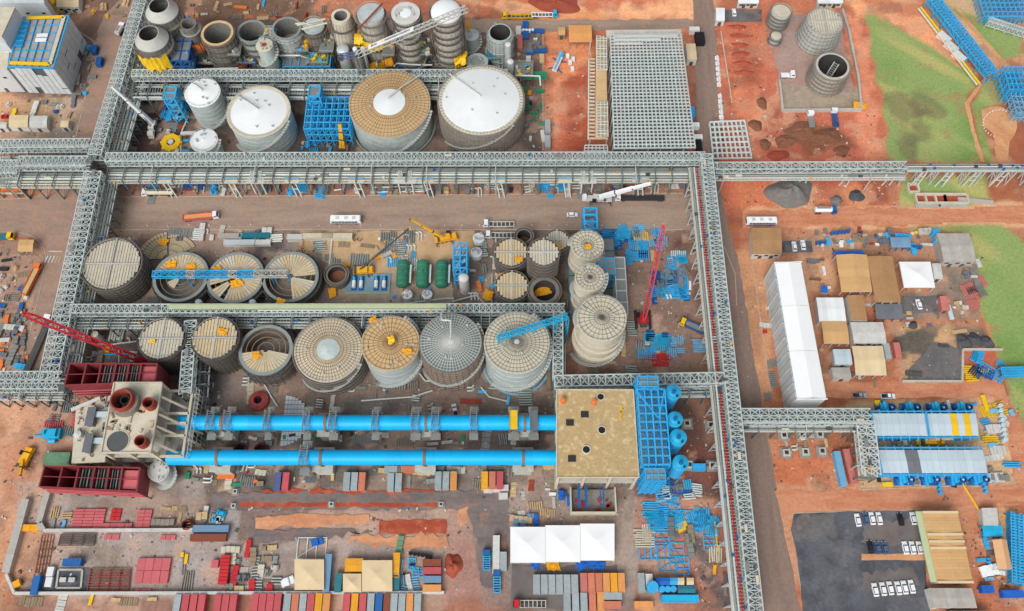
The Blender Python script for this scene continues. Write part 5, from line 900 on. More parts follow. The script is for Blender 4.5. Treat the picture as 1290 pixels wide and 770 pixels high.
# ---- white clad process building in the top corner
def clad_building():
    h = 17.0; c, q = corners([(28, 22), (87, 20), (67, 86), (10, 84)], h); r = thing('clad_building', 'unfinished white clad building with blue roof steel and yellow edge strip', 'building', c)
    O('floor_slab', MB().prism([(x * .96, y * .96) for x, y in [q[3], q[2], q[1], q[0]]], h - 1.2, h - .6), 'steel_floor', r)
    O('core', MB().prism([(x * .97, y * .97) for x, y in [q[3], q[2], q[1], q[0]]], 0, h - 1.3), 'clad_gap', r)
    rnd = random.Random(8)
    for (a, b, n) in ((q[1], q[2], 8), (q[3], q[2], 8), (q[0], q[1], 7), (q[0], q[3], 7)):
        d = Vector((b[0] - a[0], b[1] - a[1], 0)); L = d.length; d /= L
        for i in range(n):
            for k in range(4):
                if rnd.random() < .035: continue
                z0, z1 = .3 + k * 4.0, .3 + k * 4.0 + (3.85 if rnd.random() < .86 else 3.3)
                p0, p1 = Vector((a[0], a[1], 0)) + d * (L * (i / n) + .1), Vector((a[0], a[1], 0)) + d * (L * (i + 1) / n - .1)
                O('cladding_panel', MB().beam((p0.x, p0.y, (z0 + z1) / 2), (p1.x, p1.y, (z0 + z1) / 2), .2, z1 - z0, True), 'clad_white', r)
        m_ = MB().beam((a[0], a[1], h - .1), (b[0], b[1], h - .1), .5, .5, True); O('edge_beam', m_, 'blue', r)
    for i in range(1, 6):
        a, b = bil(q, i / 6, .03), bil(q, i / 6, .97); O('roof_beam', MB().beam((a[0], a[1], h - .2), (b[0], b[1], h - .2), .3, .4), 'blue', r)
        a, b = bil(q, .03, i / 6), bil(q, .97, i / 6); O('roof_beam', MB().beam((a[0], a[1], h - .25), (b[0], b[1], h - .25), .25, .35), 'blue', r)
    for a, b in ((bil(q, .9, .02), bil(q, .9, .93)), (bil(q, .02, .93), bil(q, .9, .93)), (bil(q, .1, .02), bil(q, .9, .02))): O('edge_strip', MB().beam((a[0], a[1], h + .15), (b[0], b[1], h + .15), 1.6, .2, True), 'yellow' if a[1] != bil(q, .9, .02)[1] else 'tan_pale', r)
    for i in range(7): a, b = bil(q, .04 + i * .025, .1), bil(q, .04 + i * .025, .62); O('roof_joist', MB().beam((a[0], a[1], h + .3), (b[0], b[1], h + .3), .25, .3), 'blue', r)
    for i in range(6): a, b = bil(q, .03, .1 + i * .1), bil(q, .2, .1 + i * .1); O('roof_joist', MB().beam((a[0], a[1], h + .5), (b[0], b[1], h + .5), .3, .3), 'blue', r)
    for v in (.38, .47): a = bil(q, .55, v); O('skylight_sheet', MB().box(a[0], a[1], h + .1, 4.6, 1.8, .3, .05), 'white', r)
clad_building()
def tower_block():
    h = 24.0; c, q = corners([(-22, 10), (19, 9), (2, 46), (-30, 46)], h); r = thing('stair_block', 'plain concrete block rising beside the unfinished white clad building', 'building', c)
    O('roof', MB().prism([q[3], q[2], q[1], q[0]], h - .5, h), 'concrete_pale', r)
    for a, b in zip(q, q[1:] + q[:1]): O('wall', MB().beam((a[0] * .985, a[1] * .985, h / 2 - .3), (b[0] * .985, b[1] * .985, h / 2 - .3), .4, h - .7, True), 'clad_white', r)
    for k in range(4): a, b = q[3], q[2]; O('cladding_panel', MB().beam((a[0], a[1] - .35, 3 + k * 5.2), (b[0], b[1] - .35, 3 + k * 5.2), .2, 4.2, True), 'clad_white', r)
tower_block()
shed('clad_wing', 'pale roofed wing of the white clad building at the picture edge', [(-60, 46), (15, 46), (9, 87), (-66, 87)], 15, 'concrete_pale', 'clad_white', 7, .1, cat='building')
# ---- steel grid hall
def grid_hall(label, pxs, h, nx, ny, th, mat='rack_white', cols=True, floor='slab', joist=True, name='steel_frame_hall'):
    c, q = corners(pxs, h); r = thing(name, label, 'steel frame', c)
    for i in range(nx + 1): a, b = bil(q, i / nx, 0), bil(q, i / nx, 1); O('rafter', MB().beam((a[0], a[1], h - th * .7), (b[0], b[1], h - th * .7), th, th * 1.4, True), mat, r)
    for j in range(ny + 1): a, b = bil(q, 0, j / ny), bil(q, 1, j / ny); O('purlin', MB().beam((a[0], a[1], h), (b[0], b[1], h), th * .9, th, True), mat, r)
    if joist:
        for j in range(0, ny + 1, 3): a, b = bil(q, 0, j / ny), bil(q, 1, j / ny); O('girder', MB().beam((a[0], a[1], h - 2.2), (b[0], b[1], h - 2.2), .35, .5, True), mat, r)
    if cols:
        cm = MB().beam((0, 0, 0), (0, 0, h - 1), .45).mesh('column', 'rack')
        for i in range(0, nx + 1, 3 if nx > 9 else 2):
            for j in range(0, ny + 1, 4): a = bil(q, i / nx, j / ny); link('column', cm, r, (a[0], a[1], 0))
    if floor: O('floor_slab', MB().prism([q[3], q[2], q[1], q[0]], .02, .2), floor, r)
    return r, c, q
gh, ghc, ghq = grid_hall('large open steel grid hall without cladding on red soil', [(769, 44), (858, 43), (876, 186), (774, 187)], 13, 20, 34, .5, 'rack', floor='grid_floor_shade')  # floor colour darkened to stand for the shade beneath the roof grid
O('gable_wall', MB().beam((ghq[0][0] - 1.5, ghq[0][1] + 2.2, 11), (ghq[1][0] + .5, ghq[1][1] + 2.2, 11), 4, .6, True), 'concrete', gh)
for k in range(3):
    a, b = bil(ghq, .05, .02 + k * .035), bil(ghq, .95 - .25 * k, .02 + k * .035); O('roof_sheet', MB().beam((a[0], a[1], 13.4), (b[0], b[1], 13.4), 1.2, .15, True), 'rack_white' if k % 2 else 'white_dirty', gh)
grid_hall('small pale steel grid lying flat beside the road', [(894, 154), (938, 152), (947, 199), (899, 200)], 2.6, 8, 7, .6, floor=None, cols=True, joist=False, name='steel_grid')
def gallery():
    h = 9.0; c, q = corners([(742, 46), (764, 46), (766, 178), (741, 178)], h); r = thing('conveyor_gallery', 'narrow steel gallery with tan floor along the west side of the grid hall', 'gallery', c)
    O('floor', MB().prism([(bil(q, u, v)) for u, v in ((.35, .98), (.98, .98), (.98, .02), (.4, .02))], h - .4, h), 'tan', r)
    for v0, v1 in ((.02, .36), (.66, .98)):
        for u in (.42, .62, .82, .98): a, b = bil(q, u, v0), bil(q, u, v1); O('stringer', MB().beam((a[0], a[1], h + 1.6), (b[0], b[1], h + 1.6), .3), 'rack_white', r)
        k = int((v1 - v0) * 40)
        for i in range(k + 1): v = v0 + (v1 - v0) * i / k; a, b = bil(q, .4, v), bil(q, 1, v); O('rung', MB().beam((a[0], a[1], h + 1.7), (b[0], b[1], h + 1.7 if i % 3 else h + .3), .26), 'rack_white', r)
    for i in range(23): v = .22 + i * .034; a, b = bil(q, .02, v), bil(q, .34, v); O('bracket', MB().beam((a[0], a[1], h - .6), (b[0], b[1], h - .6), .5, .7, True), 'tan_pale', r)
    a, b = bil(q, 0, .22), bil(q, 0, .98); O('edge_beam', MB().beam((a[0], a[1], h - .4), (b[0], b[1], h - .4), .5, .6, True), 'tan_pale', r)
    for v in np.linspace(.03, .97, 9):
        for u in (.1, .95): a = bil(q, u, v); O('column', MB().beam((a[0], a[1], 0), (a[0], a[1], h - .4), .5), 'concrete', r)
gallery()
grid_hall('short white lattice platform between the gallery and the main rack', [(737, 183), (765, 183), (766, 194), (736, 194)], 10, 6, 3, .35, floor=None, joist=False, name='lattice_platform')

# ---- rotary kilns
def kiln(label, x0, x1, y, tyres, piers):
    zc = 10.0; rr = 9.6 / S(0, y, zc); A, B = P(x0, y, zc), P(x1, y, zc); r = thing('rotary_kiln', label, 'kiln', (A.x, A.y, 0)); L = B.x - A.x
    n = 16
    for i in range(n): O('shell_section', MB().tube((L * i / n + .04, 0, zc), (L * (i + 1) / n - .04, 0, zc), rr * (1 if i % 2 else 1.004), 40, caps=False), 'kiln_blue', r)
    for i in range(1, n): O('weld_seam', MB().tube((L * i / n - .06, 0, zc), (L * i / n + .06, 0, zc), rr * 1.008, 40), 'blue', r)
    for x in tyres:
        xl = P(x, y, zc).x - A.x; O('tyre', MB().tube((xl - .45, 0, zc), (xl + .45, 0, zc), rr * 1.13, 40), 'brown_tyre', r)
        O('pier', MB().box(xl, 0, 3.4, 6, 7.4, 6.8).box(xl, 0, 6.95, 7.2, 8.6, .3), 'concrete', r)
        for s in (-1, 1): O('support_roller', MB().tube((xl - .6, s * rr * .62, zc - rr * 1.05), (xl + .6, s * rr * .62, zc - rr * 1.05), .9, 14), 'steel_dark', r)
    return r, A, rr
D('brown_tyre', (142, 112, 92), .7, .2, .15)
k1 = kiln('northern long blue rotary kiln with many grey walkway bridges', 226, 702, 532.5, (281, 411, 537, 661), 0)
k2 = kiln('southern long blue rotary kiln with brown tyre rings', 212, 702, 576.5, (275, 405, 535, 659), 0)
def saddle(label, px, y, wpx, mat='scaffold', top=None, extra=0):
    """walkway bridge over a kiln: two side frames and a grated deck"""
    zc = 10.0; c = P(px, y, zc); w = wpx / S(0, y, 13); r = thing('kiln_walkway', label, 'walkway', (c.x, c.y, 0)); H_ = 13.2; d = 3.6
    m = MB(); [m.box(0, -d + .3 + k * d * .22, H_, w, .16, .12) for k in range(9)]; O('deck', m, 'steel', r)
    for sx in (-1, 1):
        m = MB(); m.beam((sx * w / 2, -d, H_ + 1), (sx * w / 2, d, H_ + 1), .12); m.beam((sx * w / 2, -d, H_), (sx * w / 2, d, H_), .25)
        for k in range(6): m.beam((sx * w / 2, -d + k * d * .4, H_), (sx * w / 2, -d + k * d * .4, H_ + 1), .1)
        O('handrail', m, 'steel', r)
        for sy in (-1, 1):
            O('post', MB().beam((sx * w / 2, sy * d, 0), (sx * w / 2, sy * d, H_), .28), mat, r)
    for sy in (-1, 1):
        m = MB()
        for z in (2.5, 5, 7.5, 10): m.beam((-w / 2, sy * d, z), (w / 2, sy * d, z), .2); m.beam((-w / 2, sy * d, z), (w / 2, sy * d, z + 2.5), .15)
        O('end_brace', m, mat, r)
        O('side_platform', MB().box(0, sy * (d + 1.2), 9.2, w * 1.4, 2.4, .2), 'steel', r)
    if top: O('cover_sheet', MB().box(0, 0, H_ + .3, w * .95, d * 1.9, .12), top, r)
    return r
SAD = [(268, 8, 0), (289, 8, 0), (339, 6, 0), (388, 7, 0), (421, 8, 0), (474, 7, 0), (524, 9, 0), (549, 9, 0), (597, 8, 0), (647, 10, 'yellow'), (672, 9, 'tarp_grey')]
for i, (x, w, t) in enumerate(SAD): saddle(f'grey walkway bridge over the northern blue kiln, {nth(i, 11)}' + (' with yellow sheet' if t == 'yellow' else ''), x, 532.5, w, 'scaffold', t or None)
saddle('grey walkway bridge over the southern blue kiln', 385, 576.5, 9, 'steel')
# ---- kiln outlet building (concrete) with porch
def outlet():
    h = 18.0; c, q = corners([(701, 491), (798, 491), (805, 602), (701, 602)], h); r = thing('kiln_outlet_building', 'concrete building with patchy tan flat roof at the east end of the kilns', 'building', c)
    O('roof_slab', MB().prism([q[3], q[2], q[1], q[0]], h - .8, h), 'outlet_roof', r)
    for a, b in zip(q, q[1:] + q[:1]): O('parapet', MB().beam((a[0] * .995, a[1] * .995, h + .15), (b[0] * .995, b[1] * .995, h + .15), .35, .45, True), 'concrete_pale', r)
    for u in (.02, .34, .66, .98):
        for v in (.02, .34, .66, .98): a = bil(q, u, v); O('column', MB().box(a[0], a[1], (h - .8) / 2, .9, .9, h - .8), 'concrete_pale', r)
    for u, v, rd in ((.57, .085, 1.1), (.57, .47, 1.2), (.37, .69, 1.2)):
        a = bil(q, u, v); O('hatch_ring', MB().ring(rd, rd + .35, h, h + .3, 20, a), 'concrete_pale', r); O('hatch_hole_shade', MB().disc(rd, h + .02, 20, a), 'black', r)  # black disc on the slab paints the shade of an open hatch
    for u, v in ((.36, .29), (.17, .385), (.19, .79)): a = bil(q, u, v); O('hatch_cover', MB().box(a[0], a[1], h + .12, 2.6, 2.2, .24), 'dark', r)
    O('intermediate_floor', MB().prism([(x * .98, y * .98) for x, y in [q[3], q[2], q[1], q[0]]], 8.6, 9), 'concrete', r)
    for a, b in ((q[0], q[3]), (q[1], q[2])): O('wall', MB().beam((a[0] * .985, a[1], 4.2), (b[0] * .985, b[1], 4.2), .4, 8.4, True), 'concrete', r)
    b = q[3]; w = q[2][0] - q[3][0]
    x0, x1 = b[0] + w * .2, b[0] + w * .76; y1 = b[1] - .3; y0 = y1 - 8.5
    for a_, b_ in (((x0, y1), (x0, y0)), ((x0, y0), (x1, y0)), ((x1, y0), (x1, y1))): O('porch_wall', MB().beam((*a_, 2.6), (*b_, 2.6), .45, 5.2, True), 'concrete_pale', r)
    O('porch_floor', MB().bx(x0, x1, y0, y1, .3, 1.4), 'concrete_wet', r)
    for k, xx in enumerate((.18, .34, .66, .73)): O('blue_beam', MB().box(x0 + (x1 - x0) * xx, y1 - 3.2, 5.6, .9 if k < 2 else .35, 7, .6), 'blue_dark', r)
    rnd = random.Random(3)
    for k in range(9): O('red_fitting', MB().box(x0 + rnd.uniform(2, x1 - x0 - 2), y0 + rnd.uniform(1, 5), 1.9, rnd.uniform(.5, 1.8), rnd.uniform(.5, 1.4), 1, rnd.random()), 'red', r)
    return c, q
surfmat('outlet_roof', (188, 162, 118), (196, 172, 128), None, 0, (1, 1), .4); surfmat('outlet_roof', (186, 160, 116), (204, 184, 140), (168, 146, 108), 0, (1, 1), .4, 1.2, .54, .6, .45)
oc, oq = outlet()
for i, (x, y) in enumerate(((709, 506), (748, 508))): p = P(x, y, 18); tag(O('marker_drum', MB().lathe([(.9, .02), (.95, 1.6), (.9, 2.0), (.02, 2.2)], 18), 'orange', None, p), f'orange drum on the tan concrete roof, {("near the west edge", "near the middle")[i]}', 'drum')
tag(O('yellow_beam', MB().beam((0, -2.6, .25), (.6, 2.6, .25), .5, .4, True).beam((.1, 0, .25), (1.2, 1, .25), .4, .4, True), 'yellow', None, P(781, 520, 18)), 'yellow steel piece lying on the tan concrete roof', 'beam')
# ---- concrete kiln inlet building with chimneys
def inlet():
    h = 20.0; c, q = corners([(144, 482), (205, 482), (190, 571), (127, 571)], h); r = thing('kiln_inlet_building', 'pale concrete building with three red chimneys at the west end of the kilns', 'building', c)
    O('roof_slab', MB().prism([q[3], q[2], q[1], q[0]], h - .9, h), 'concrete_pale', r)
    for a, b in zip(q, q[1:] + q[:1]): O('parapet', MB().beam((a[0] * .99, a[1] * .99, h + .2), (b[0] * .99, b[1] * .99, h + .2), .5, .5, True), 'concrete_pale', r)
    for z in (6.5, 13.2): O('floor_slab', MB().prism([(x * .97 + (1.2 if x > 0 else 0), y * .97) for x, y in [q[3], q[2], q[1], q[0]]], z - .5, z), 'concrete', r)
    for u in (.03, .5, .97):
        for v in (.03, .36, .68, .97): a = bil(q, u, v); O('column', MB().box(a[0], a[1], (h - .9) / 2, 1.2, 1.2, h - .9), 'concrete_pale', r)
    # lower east bay: beams and frames stepping down to the kilns
    for v in (.03, .36, .5, .68, .97):
        a = bil(q, 1, v); O('frame_beam', MB().beam((a[0], a[1], 13), (a[0] + 8, a[1], 13), .8, .9, True), 'concrete_pale', r); O('frame_column', MB().box(a[0] + 8, a[1], 6.6, .9, .9, 13.2), 'concrete_pale', r)
    a, b = bil(q, 1, .03), bil(q, 1, .97); O('frame_beam', MB().beam((a[0] + 8, a[1], 13), (b[0] + 8, b[1], 13), .8, .9, True), 'concrete_pale', r)
    O('east_floor', MB().prism([(b[0] + .4, b[1]), (b[0] + 7.6, b[1]), (a[0] + 7.6, a[1]), (a[0] + .4, a[1])], 5.8, 6.3), 'concrete', r)
    for px, py, rx, hh in ((152, 503, 14, 5), (186, 507, 7.4, 3.5), (176, 555, 7.4, 3.5)):
        p = P(px, py, h + hh); R = rx / S(0, py, h + hh); o = (p.x - c.x, p.y - c.y)
        ch = O('chimney', MB().lathe([(R * 1.05, h), (R, h + hh), (R * .86, h + hh), (R * .8, h - 3)], 32, o), 'rust_red', r); O('flue_floor', MB().disc(R * .8, h + .3, 28, o), 'dark', ch)
        if rx > 10: O('chimney_collar', MB().ring(R * 1.0, R * 1.3, h + .1, h + 2.6, 32, o), 'scaffold', ch); O('flue_pipe', MB().lathe([(R * .45, h), (R * .45, h + 3), (R * .36, h + 3), (R * .36, h)], 20, (o[0] + .5, o[1] + .5)), 'dark', ch)
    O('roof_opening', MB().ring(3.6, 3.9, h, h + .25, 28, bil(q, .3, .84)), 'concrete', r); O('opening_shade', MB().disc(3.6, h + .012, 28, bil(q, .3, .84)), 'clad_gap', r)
    rnd = random.Random(11)
    for k in range(26):
        a = bil(q, rnd.uniform(.08, .95), rnd.uniform(.3, .72)); O('formwork_bundle', MB().box(a[0], a[1], h + .3, rnd.uniform(.5, 2.6), rnd.uniform(.4, 1.2), .5, rnd.uniform(0, 3)), rnd.choice(['sticks', 'tan', 'tarp_grey', 'concrete', 'plank', 'steel']), r)
    # west wing
    h2 = 13.0; c2, w = corners([(96, 512), (140, 498), (132, 582), (90, 584)], h2); dx, dy = c2.x - c.x, c2.y - c.y; w = [(x + dx, y + dy) for x, y in w]
    O('wing_roof', MB().prism([w[3], w[2], w[1], w[0]], h2 - .8, h2), 'concrete_pale', r)
    for u in (.04, .5, .96):
        for v in (.04, .5, .96): a = bil(w, u, v); O('column', MB().box(a[0], a[1], (h2 - .8) / 2, 1, 1, h2 - .8), 'concrete_pale', r)
    for a, b in zip(w, w[1:] + w[:1]): O('wing_wall', MB().beam((a[0] * .99, a[1], 3.4), (b[0] * .99, b[1], 3.4), .3, 6.8, True), 'concrete', r)
    for v in (.3, .72): a = bil(w, .55, v); O('duct_hood', MB().box(a[0], a[1], h2 + 1.2, 2.2, 6, 2.4).box(a[0], a[1], h2 + 2.6, 2.8, 6.6, .3), 'tarp_grey', r); O('duct', MB().box(a[0] + 5, a[1] + 1, h2 + 1.2, 8, 1.8, 1.6), 'shed_blue', r)
    for k in range(34): a = bil(w, rnd.uniform(.05, .95), rnd.uniform(.03, .97)); O('formwork_bundle', MB().box(a[0], a[1], h2 + .3, rnd.uniform(.4, 2.4), rnd.uniform(.3, 1.0), .5, rnd.choice((0, UPR)) + rnd.gauss(0, .1)), rnd.choice(['sticks', 'tan', 'tarp_grey', 'concrete', 'plank', 'steel', 'maroon']), r)
    for k in range(16): a = bil(q, 1, k / 15); O('scaffold_pole', MB().beam((a[0] + 10, a[1], 0), (a[0] + 10, a[1], 15), .15).beam((a[0] + 9, a[1], 12), (a[0] + 10.4, a[1], 12), .12), 'rail_pale', r)
    for z in (4, 8, 12, 15): a, b = bil(q, 1, 0), bil(q, 1, 1); O('scaffold_ledger', MB().beam((a[0] + 10, a[1], z), (b[0] + 10, b[1], z), .16), 'rail_pale', r)
    for v in (.2, .45, .62, .85): a = bil(q, 1, v); O('raker', MB().beam((a[0], a[1], h - .5), (a[0] + 11, a[1] - 3, 6), .7, .7, True), 'concrete_pale', r)
    a = bil(w, .2, .55); O('roof_drum', MB().lathe([(1.3, h2), (1.3, h2 + 2.4), (.02, h2 + 2.7)], 20, a), 'white_dirty', r)
    a, b = bil(w, -.12, .05), bil(w, .7, .0); O('rail_frame', MB().beam((a[0], a[1], h2 + .5), (b[0], b[1], h2 + .5), 1.2, .4, True), 'white_dirty', r)
inlet()
# ---- maroon filter casings
def casing(label, pxs, h, base, seed):
    c, q = corners(pxs, h); r = thing('filter_casing', label, 'filter casing', c); n = 6
    for a, b in ((q[0], q[1]), (q[3], q[2])): O('side_wall', MB().beam((a[0], a[1], (h + base) / 2), (b[0], b[1], (h + base) / 2), .35, h - base, True), 'maroon', r)
    us = [0, .19, .36, .53, .68, .82, 1.0]
    for i, u in enumerate(us): a, b = bil(q, u, 0), bil(q, u, 1); O('partition', MB().beam((a[0], a[1], (h + base) / 2), (b[0], b[1], (h + base) / 2), .5, h - base - .02, True), 'maroon', r)
    for i in range(2, 5):
        for k in range(1, 5):
            u = us[i] + (us[i + 1] - us[i]) * k / 5; a, b = bil(q, u, .08), bil(q, u, .92); O('plate_rack', MB().beam((a[0], a[1], h - 2.5), (b[0], b[1], h - 2.5), .3, 2.6, True), 'steel' if k % 2 else 'steel_dark', r)
    for i in range(6): a, b = bil(q, us[i], .5), bil(q, us[i + 1], .5); O('tie_bar', MB().beam((a[0], a[1], h - .3), (b[0], b[1], h - .3), .25), 'maroon', r)
    a = [bil(q, .83, .1), bil(q, .98, .1), bil(q, .98, .9), bil(q, .83, .9)]; O('inlet_hood', MB().prism([a[3], a[2], a[1], a[0]], h - 1.6, h - 1.2), 'pink_red', r)
    O('hopper_floor', MB().prism([q[3], q[2], q[1], q[0]], base - .3, base), 'maroon', r)
    for u in np.linspace(.02, .98, 6):
        for v in (.04, .96): a = bil(q, u, v); O('leg', MB().beam((a[0], a[1], 0), (a[0], a[1], base - .3), .5), 'steel', r)
    for k in range(3): a, b = q[3], q[2]; O('girt', MB().beam((a[0], a[1] - .3, base + 1 + k * 2.5), (b[0], b[1] - .3, base + 1 + k * 2.5), .25, .3, True), 'pink_red', r)
    return c, q, r
casing('northern open topped maroon steel filter casing', [(88, 458), (198, 458), (195, 481), (81, 485)], 18, 6, 1)
casing('southern open topped maroon steel filter casing', [(56, 587), (176, 589), (172, 619), (49, 613)], 14, 5, 2)
# ---- blue steel structure with four silos east of the outlet building
def steel_frame(name, label, x0, y0, x1, y1, h, nx, ny, nz, mat='blue', z0=0.0, th=.4, stair=False, diag=True, cat='steel frame', floors=(), group=None):
    c, w, d = AREA(x0, y0, x1, y1, h); r = thing(name, label, cat, (c.x, c.y, 0), 0, group)
    X = [(-w / 2 + w * i / nx) for i in range(nx + 1)]; Y = [(-d / 2 + d * j / ny) for j in range(ny + 1)]; Z = [z0 + (h - z0) * (k + 1) / nz for k in range(nz)]
    cm = MB().beam((0, 0, 0), (0, 0, h), th * 1.1).mesh('column', mat)
    for x in X:
        for y in Y: link('column', cm, r, (x, y, 0))
    for k, z in enumerate(Z):
        for x in X: O('floor_beam', MB().beam((x, -d / 2, z - .2), (x, d / 2, z - .2), th, th * 1.1), mat, r)
        for y in Y: O('floor_beam', MB().beam((-w / 2, y, z - .25), (w / 2, y, z - .25), th, th), mat, r)
        if k in floors: O('floor_grating', MB().bx(-w / 2, w / 2, -d / 2, d / 2, z - .5, z - .42), 'steel', r)
    if diag:
        for k, z in enumerate(Z):
            zb = Z[k - 1] if k else z0
            for y in (Y[0], Y[-1]):
                for i in range(nx): O('brace', MB().beam((X[i], y, zb), (X[i + 1], y, z), th * .6), mat, r)
    if stair:
        for k, z in enumerate(Z):
            zb = Z[k - 1] if k else 0; s = 1 if k % 2 else -1
            O('stair_flight', MB().beam((s * w * .4, -d * .2, zb), (-s * w * .4, -d * .2, z), 1.4, .35, True), 'blue_pale', r)
    return r, c, w, d
r_, c_, w_, d_ = steel_frame('process_frame', 'tall bright blue process frame east of the tan roofed concrete building', 806, 490, 841, 585, 22, 4, 9, 5, 'blue', th=.45, floors=(1, 3))
for s in ((-.5, .45, .2, .1), (.2, .1, .5, .5)): O('roof_diagonal', MB().beam((s[0] * w_, s[1] * d_, 22), (s[2] * w_, s[3] * d_, 22), .4), 'blue', r_)
for k in range(8): O('equipment', MB().box(random.Random(k).uniform(-.3, .3) * w_, (k / 8 - .44) * d_, 14.6, 2.5, 1.6, 2.0, k), ('blue_dark', 'steel', 'teal', 'blue')[k % 4], r_)
steel_frame('stair_tower', 'blue stair tower at the north end of the blue process frame', 803, 474, 829, 487, 24, 2, 2, 6, 'blue', stair=True, floors=(5,))
steel_frame('stair_tower', 'blue stair tower at the south end of the blue process frame', 813, 590, 838, 606, 20, 3, 2, 6, 'blue', stair=True, floors=(5, 3, 1))
for i, (x, y, rx) in enumerate(((848, 495, 9.3), (850, 529, 9.3), (854, 552, 10.3), (857, 584, 9.6))):
    hh = 20; c = P(x, y, hh); R = rx / S(0, y, hh); r = thing('silo', f'round bright blue silo beside the blue process frame, {ORD[i]} from north', 'silo', (c.x, c.y, 0), 0, 'blue silos')
    O('shell', MB().lathe([(R * .3, 4), (R, 9), (R, hh)], 28), 'blue', r); O('lid', MB().lathe([(R * 1.04, hh - .2), (R * 1.04, hh), (.02, hh + .9)], 28), 'cyan', r); O('cap', MB().lathe([(.7, hh + .8), (.7, hh + 1.6), (.02, hh + 1.7)], 14), 'blue_dark', r)
    for k in range(4): O('leg', MB().beam((R * cos(k * pi / 2 + .7), R * sin(k * pi / 2 + .7), 0), (R * cos(k * pi / 2 + .7), R * sin(k * pi / 2 + .7), 10), .35), 'blue', r)
    O('manhole', MB().box(R * .45, -R * .5, hh + .7, .7, .7, .4), 'dark', r)
    O('rail', MB().ring(R * .98, R * 1.04, hh + .9, hh + 1.0, 28), 'cyan', r)
# other blue frames
r_, c_, w_, d_ = steel_frame('process_frame', 'open blue steel frame between the white coned and tan ribbed tanks', 385, 122, 441, 162, 12, 7, 5, 3, 'blue', th=.38)
steel_frame('stair_tower', 'blue tower with round hole beside the open blue frame', 389, 108, 403, 121, 17, 1, 1, 5, 'blue', stair=True, floors=(4,), th=.5)
steel_frame('stair_tower', 'blue steel tower north of the white mobile crane boom', 207, 109, 221, 124, 16, 1, 2, 4, 'blue', stair=True, floors=(3, 1), th=.5)
steel_frame('process_frame', 'blue steel frame under construction beside the tan orange boom lift', 571, 306, 588, 337, 16, 2, 4, 3, 'blue', th=.4, stair=True)
steel_frame('stair_tower', 'blue zigzag stair tower between the cone towers and tan rimmed tower', 218, 40, 240, 76, 18, 2, 3, 5, 'blue_dark', stair=True, floors=(4, 2), th=.45)
steel_frame('skid', 'green and blue machinery skid in front of the open towers', 357, 70, 416, 84, 9, 6, 1, 2, 'blue', th=.4, floors=(1,))
steel_frame('process_frame', 'blue equipment frame between the cream stepped towers and the pipe deck', 754, 325, 774, 345, 14, 2, 2, 3, 'blue', floors=(2, 1))
steel_frame('process_frame', 'green grey equipment tower east of the cream stepped towers', 776, 324, 789, 395, 12, 1, 5, 3, 'rack', floors=(2, 1), th=.35)
steel_frame('platform_frame', 'green grey platform under the cream stepped towers', 716, 300, 776, 396, 4, 4, 6, 1, 'teal', floors=(0,), th=.3, diag=False)
steel_frame('process_frame', 'blue steel frames standing at the east edge beyond the round cleared pad', 1268, 84, 1296, 112, 9, 5, 4, 2, 'blue', th=.32)
steel_frame('process_frame', 'lower blue steel frame south of the frames at the east edge', 1277, 114, 1300, 142, 6, 4, 4, 2, 'blue_pale', th=.3)
steel_frame('process_frame', 'blue steel plant in the top right corner of the site', 1236, -8, 1296, 20, 5, 10, 5, 1, 'blue', th=.4)
# blue conveyor bridge in the north-east
def conveyor(label, a, b, z, w, mat, n, name='conveyor_bridge', th=.3, extra=None, h=2.6):
    A, B = P(*a, z), P(*b, z); d = B - A; L = d.length; r = thing(name, label, 'conveyor', (A.x, A.y, 0), atan2(d.y, d.x)); bay = L / n
    sl_ = name in ('lattice_boom', 'tank_bridge'); tm = truss_mesh(round(bay, 3), w, h, 1 if sl_ else 2, th, mat); tw = truss_mesh(round(bay, 3), w, h, 1, th, 'rail_pale')
    for i in range(n): link('truss_bay', tw if name == 'tank_bridge' and (i > n * .72 or i % 5 == 4) else tm, r, (i * bay, 0, z - h))
    for i in range(0, n + 1, max(2, n // 6)):
        O('support_leg', MB().beam((i * bay, -w / 2, 0), (i * bay, -w / 2, z - h), .35).beam((i * bay, w / 2, 0), (i * bay, w / 2, z - h), .35).beam((i * bay, -w / 2, 0), (i * bay, w / 2, z - h), .2), mat, r)
    name in ('lattice_boom', 'tank_bridge') or O('belt', MB().bx(0, L, -w * .3, w * .3, z - h + .3, z - h + .5), 'steel', r)
    for y, rad, pm in (extra or ()): O('pipe', MB().tube((0, y, 1.2), (L, y, 1.2), rad, 8), pm, r)
    return r
conveyor('blue lattice conveyor bridge slanting across the north east corner', (1176, -4), (1252, 93), 6, 5, 'blue', 14, th=.3, extra=((-4.2, .5, 'yellow'), (-5.6, .5, 'tan_pale'), (3.6, .4, 'blue_pale')))
conveyor('green grey conveyor on the lawn near the top right corner', (1246, 24), (1296, 40), 4, 2.6, 'rack', 8)
conveyor('blue boom section lying over the pale ribbed tank roof', (627, 425), (716, 397), 24.5, 1.8, 'cyan', 12, name='lattice_boom', th=.18, h=1.4)
conveyor('blue and white bridge spanning the three open round tanks', (192, 345), (362, 344), 9.5, 2.4, 'blue', 16, h=1.5, name='tank_bridge', th=.26)
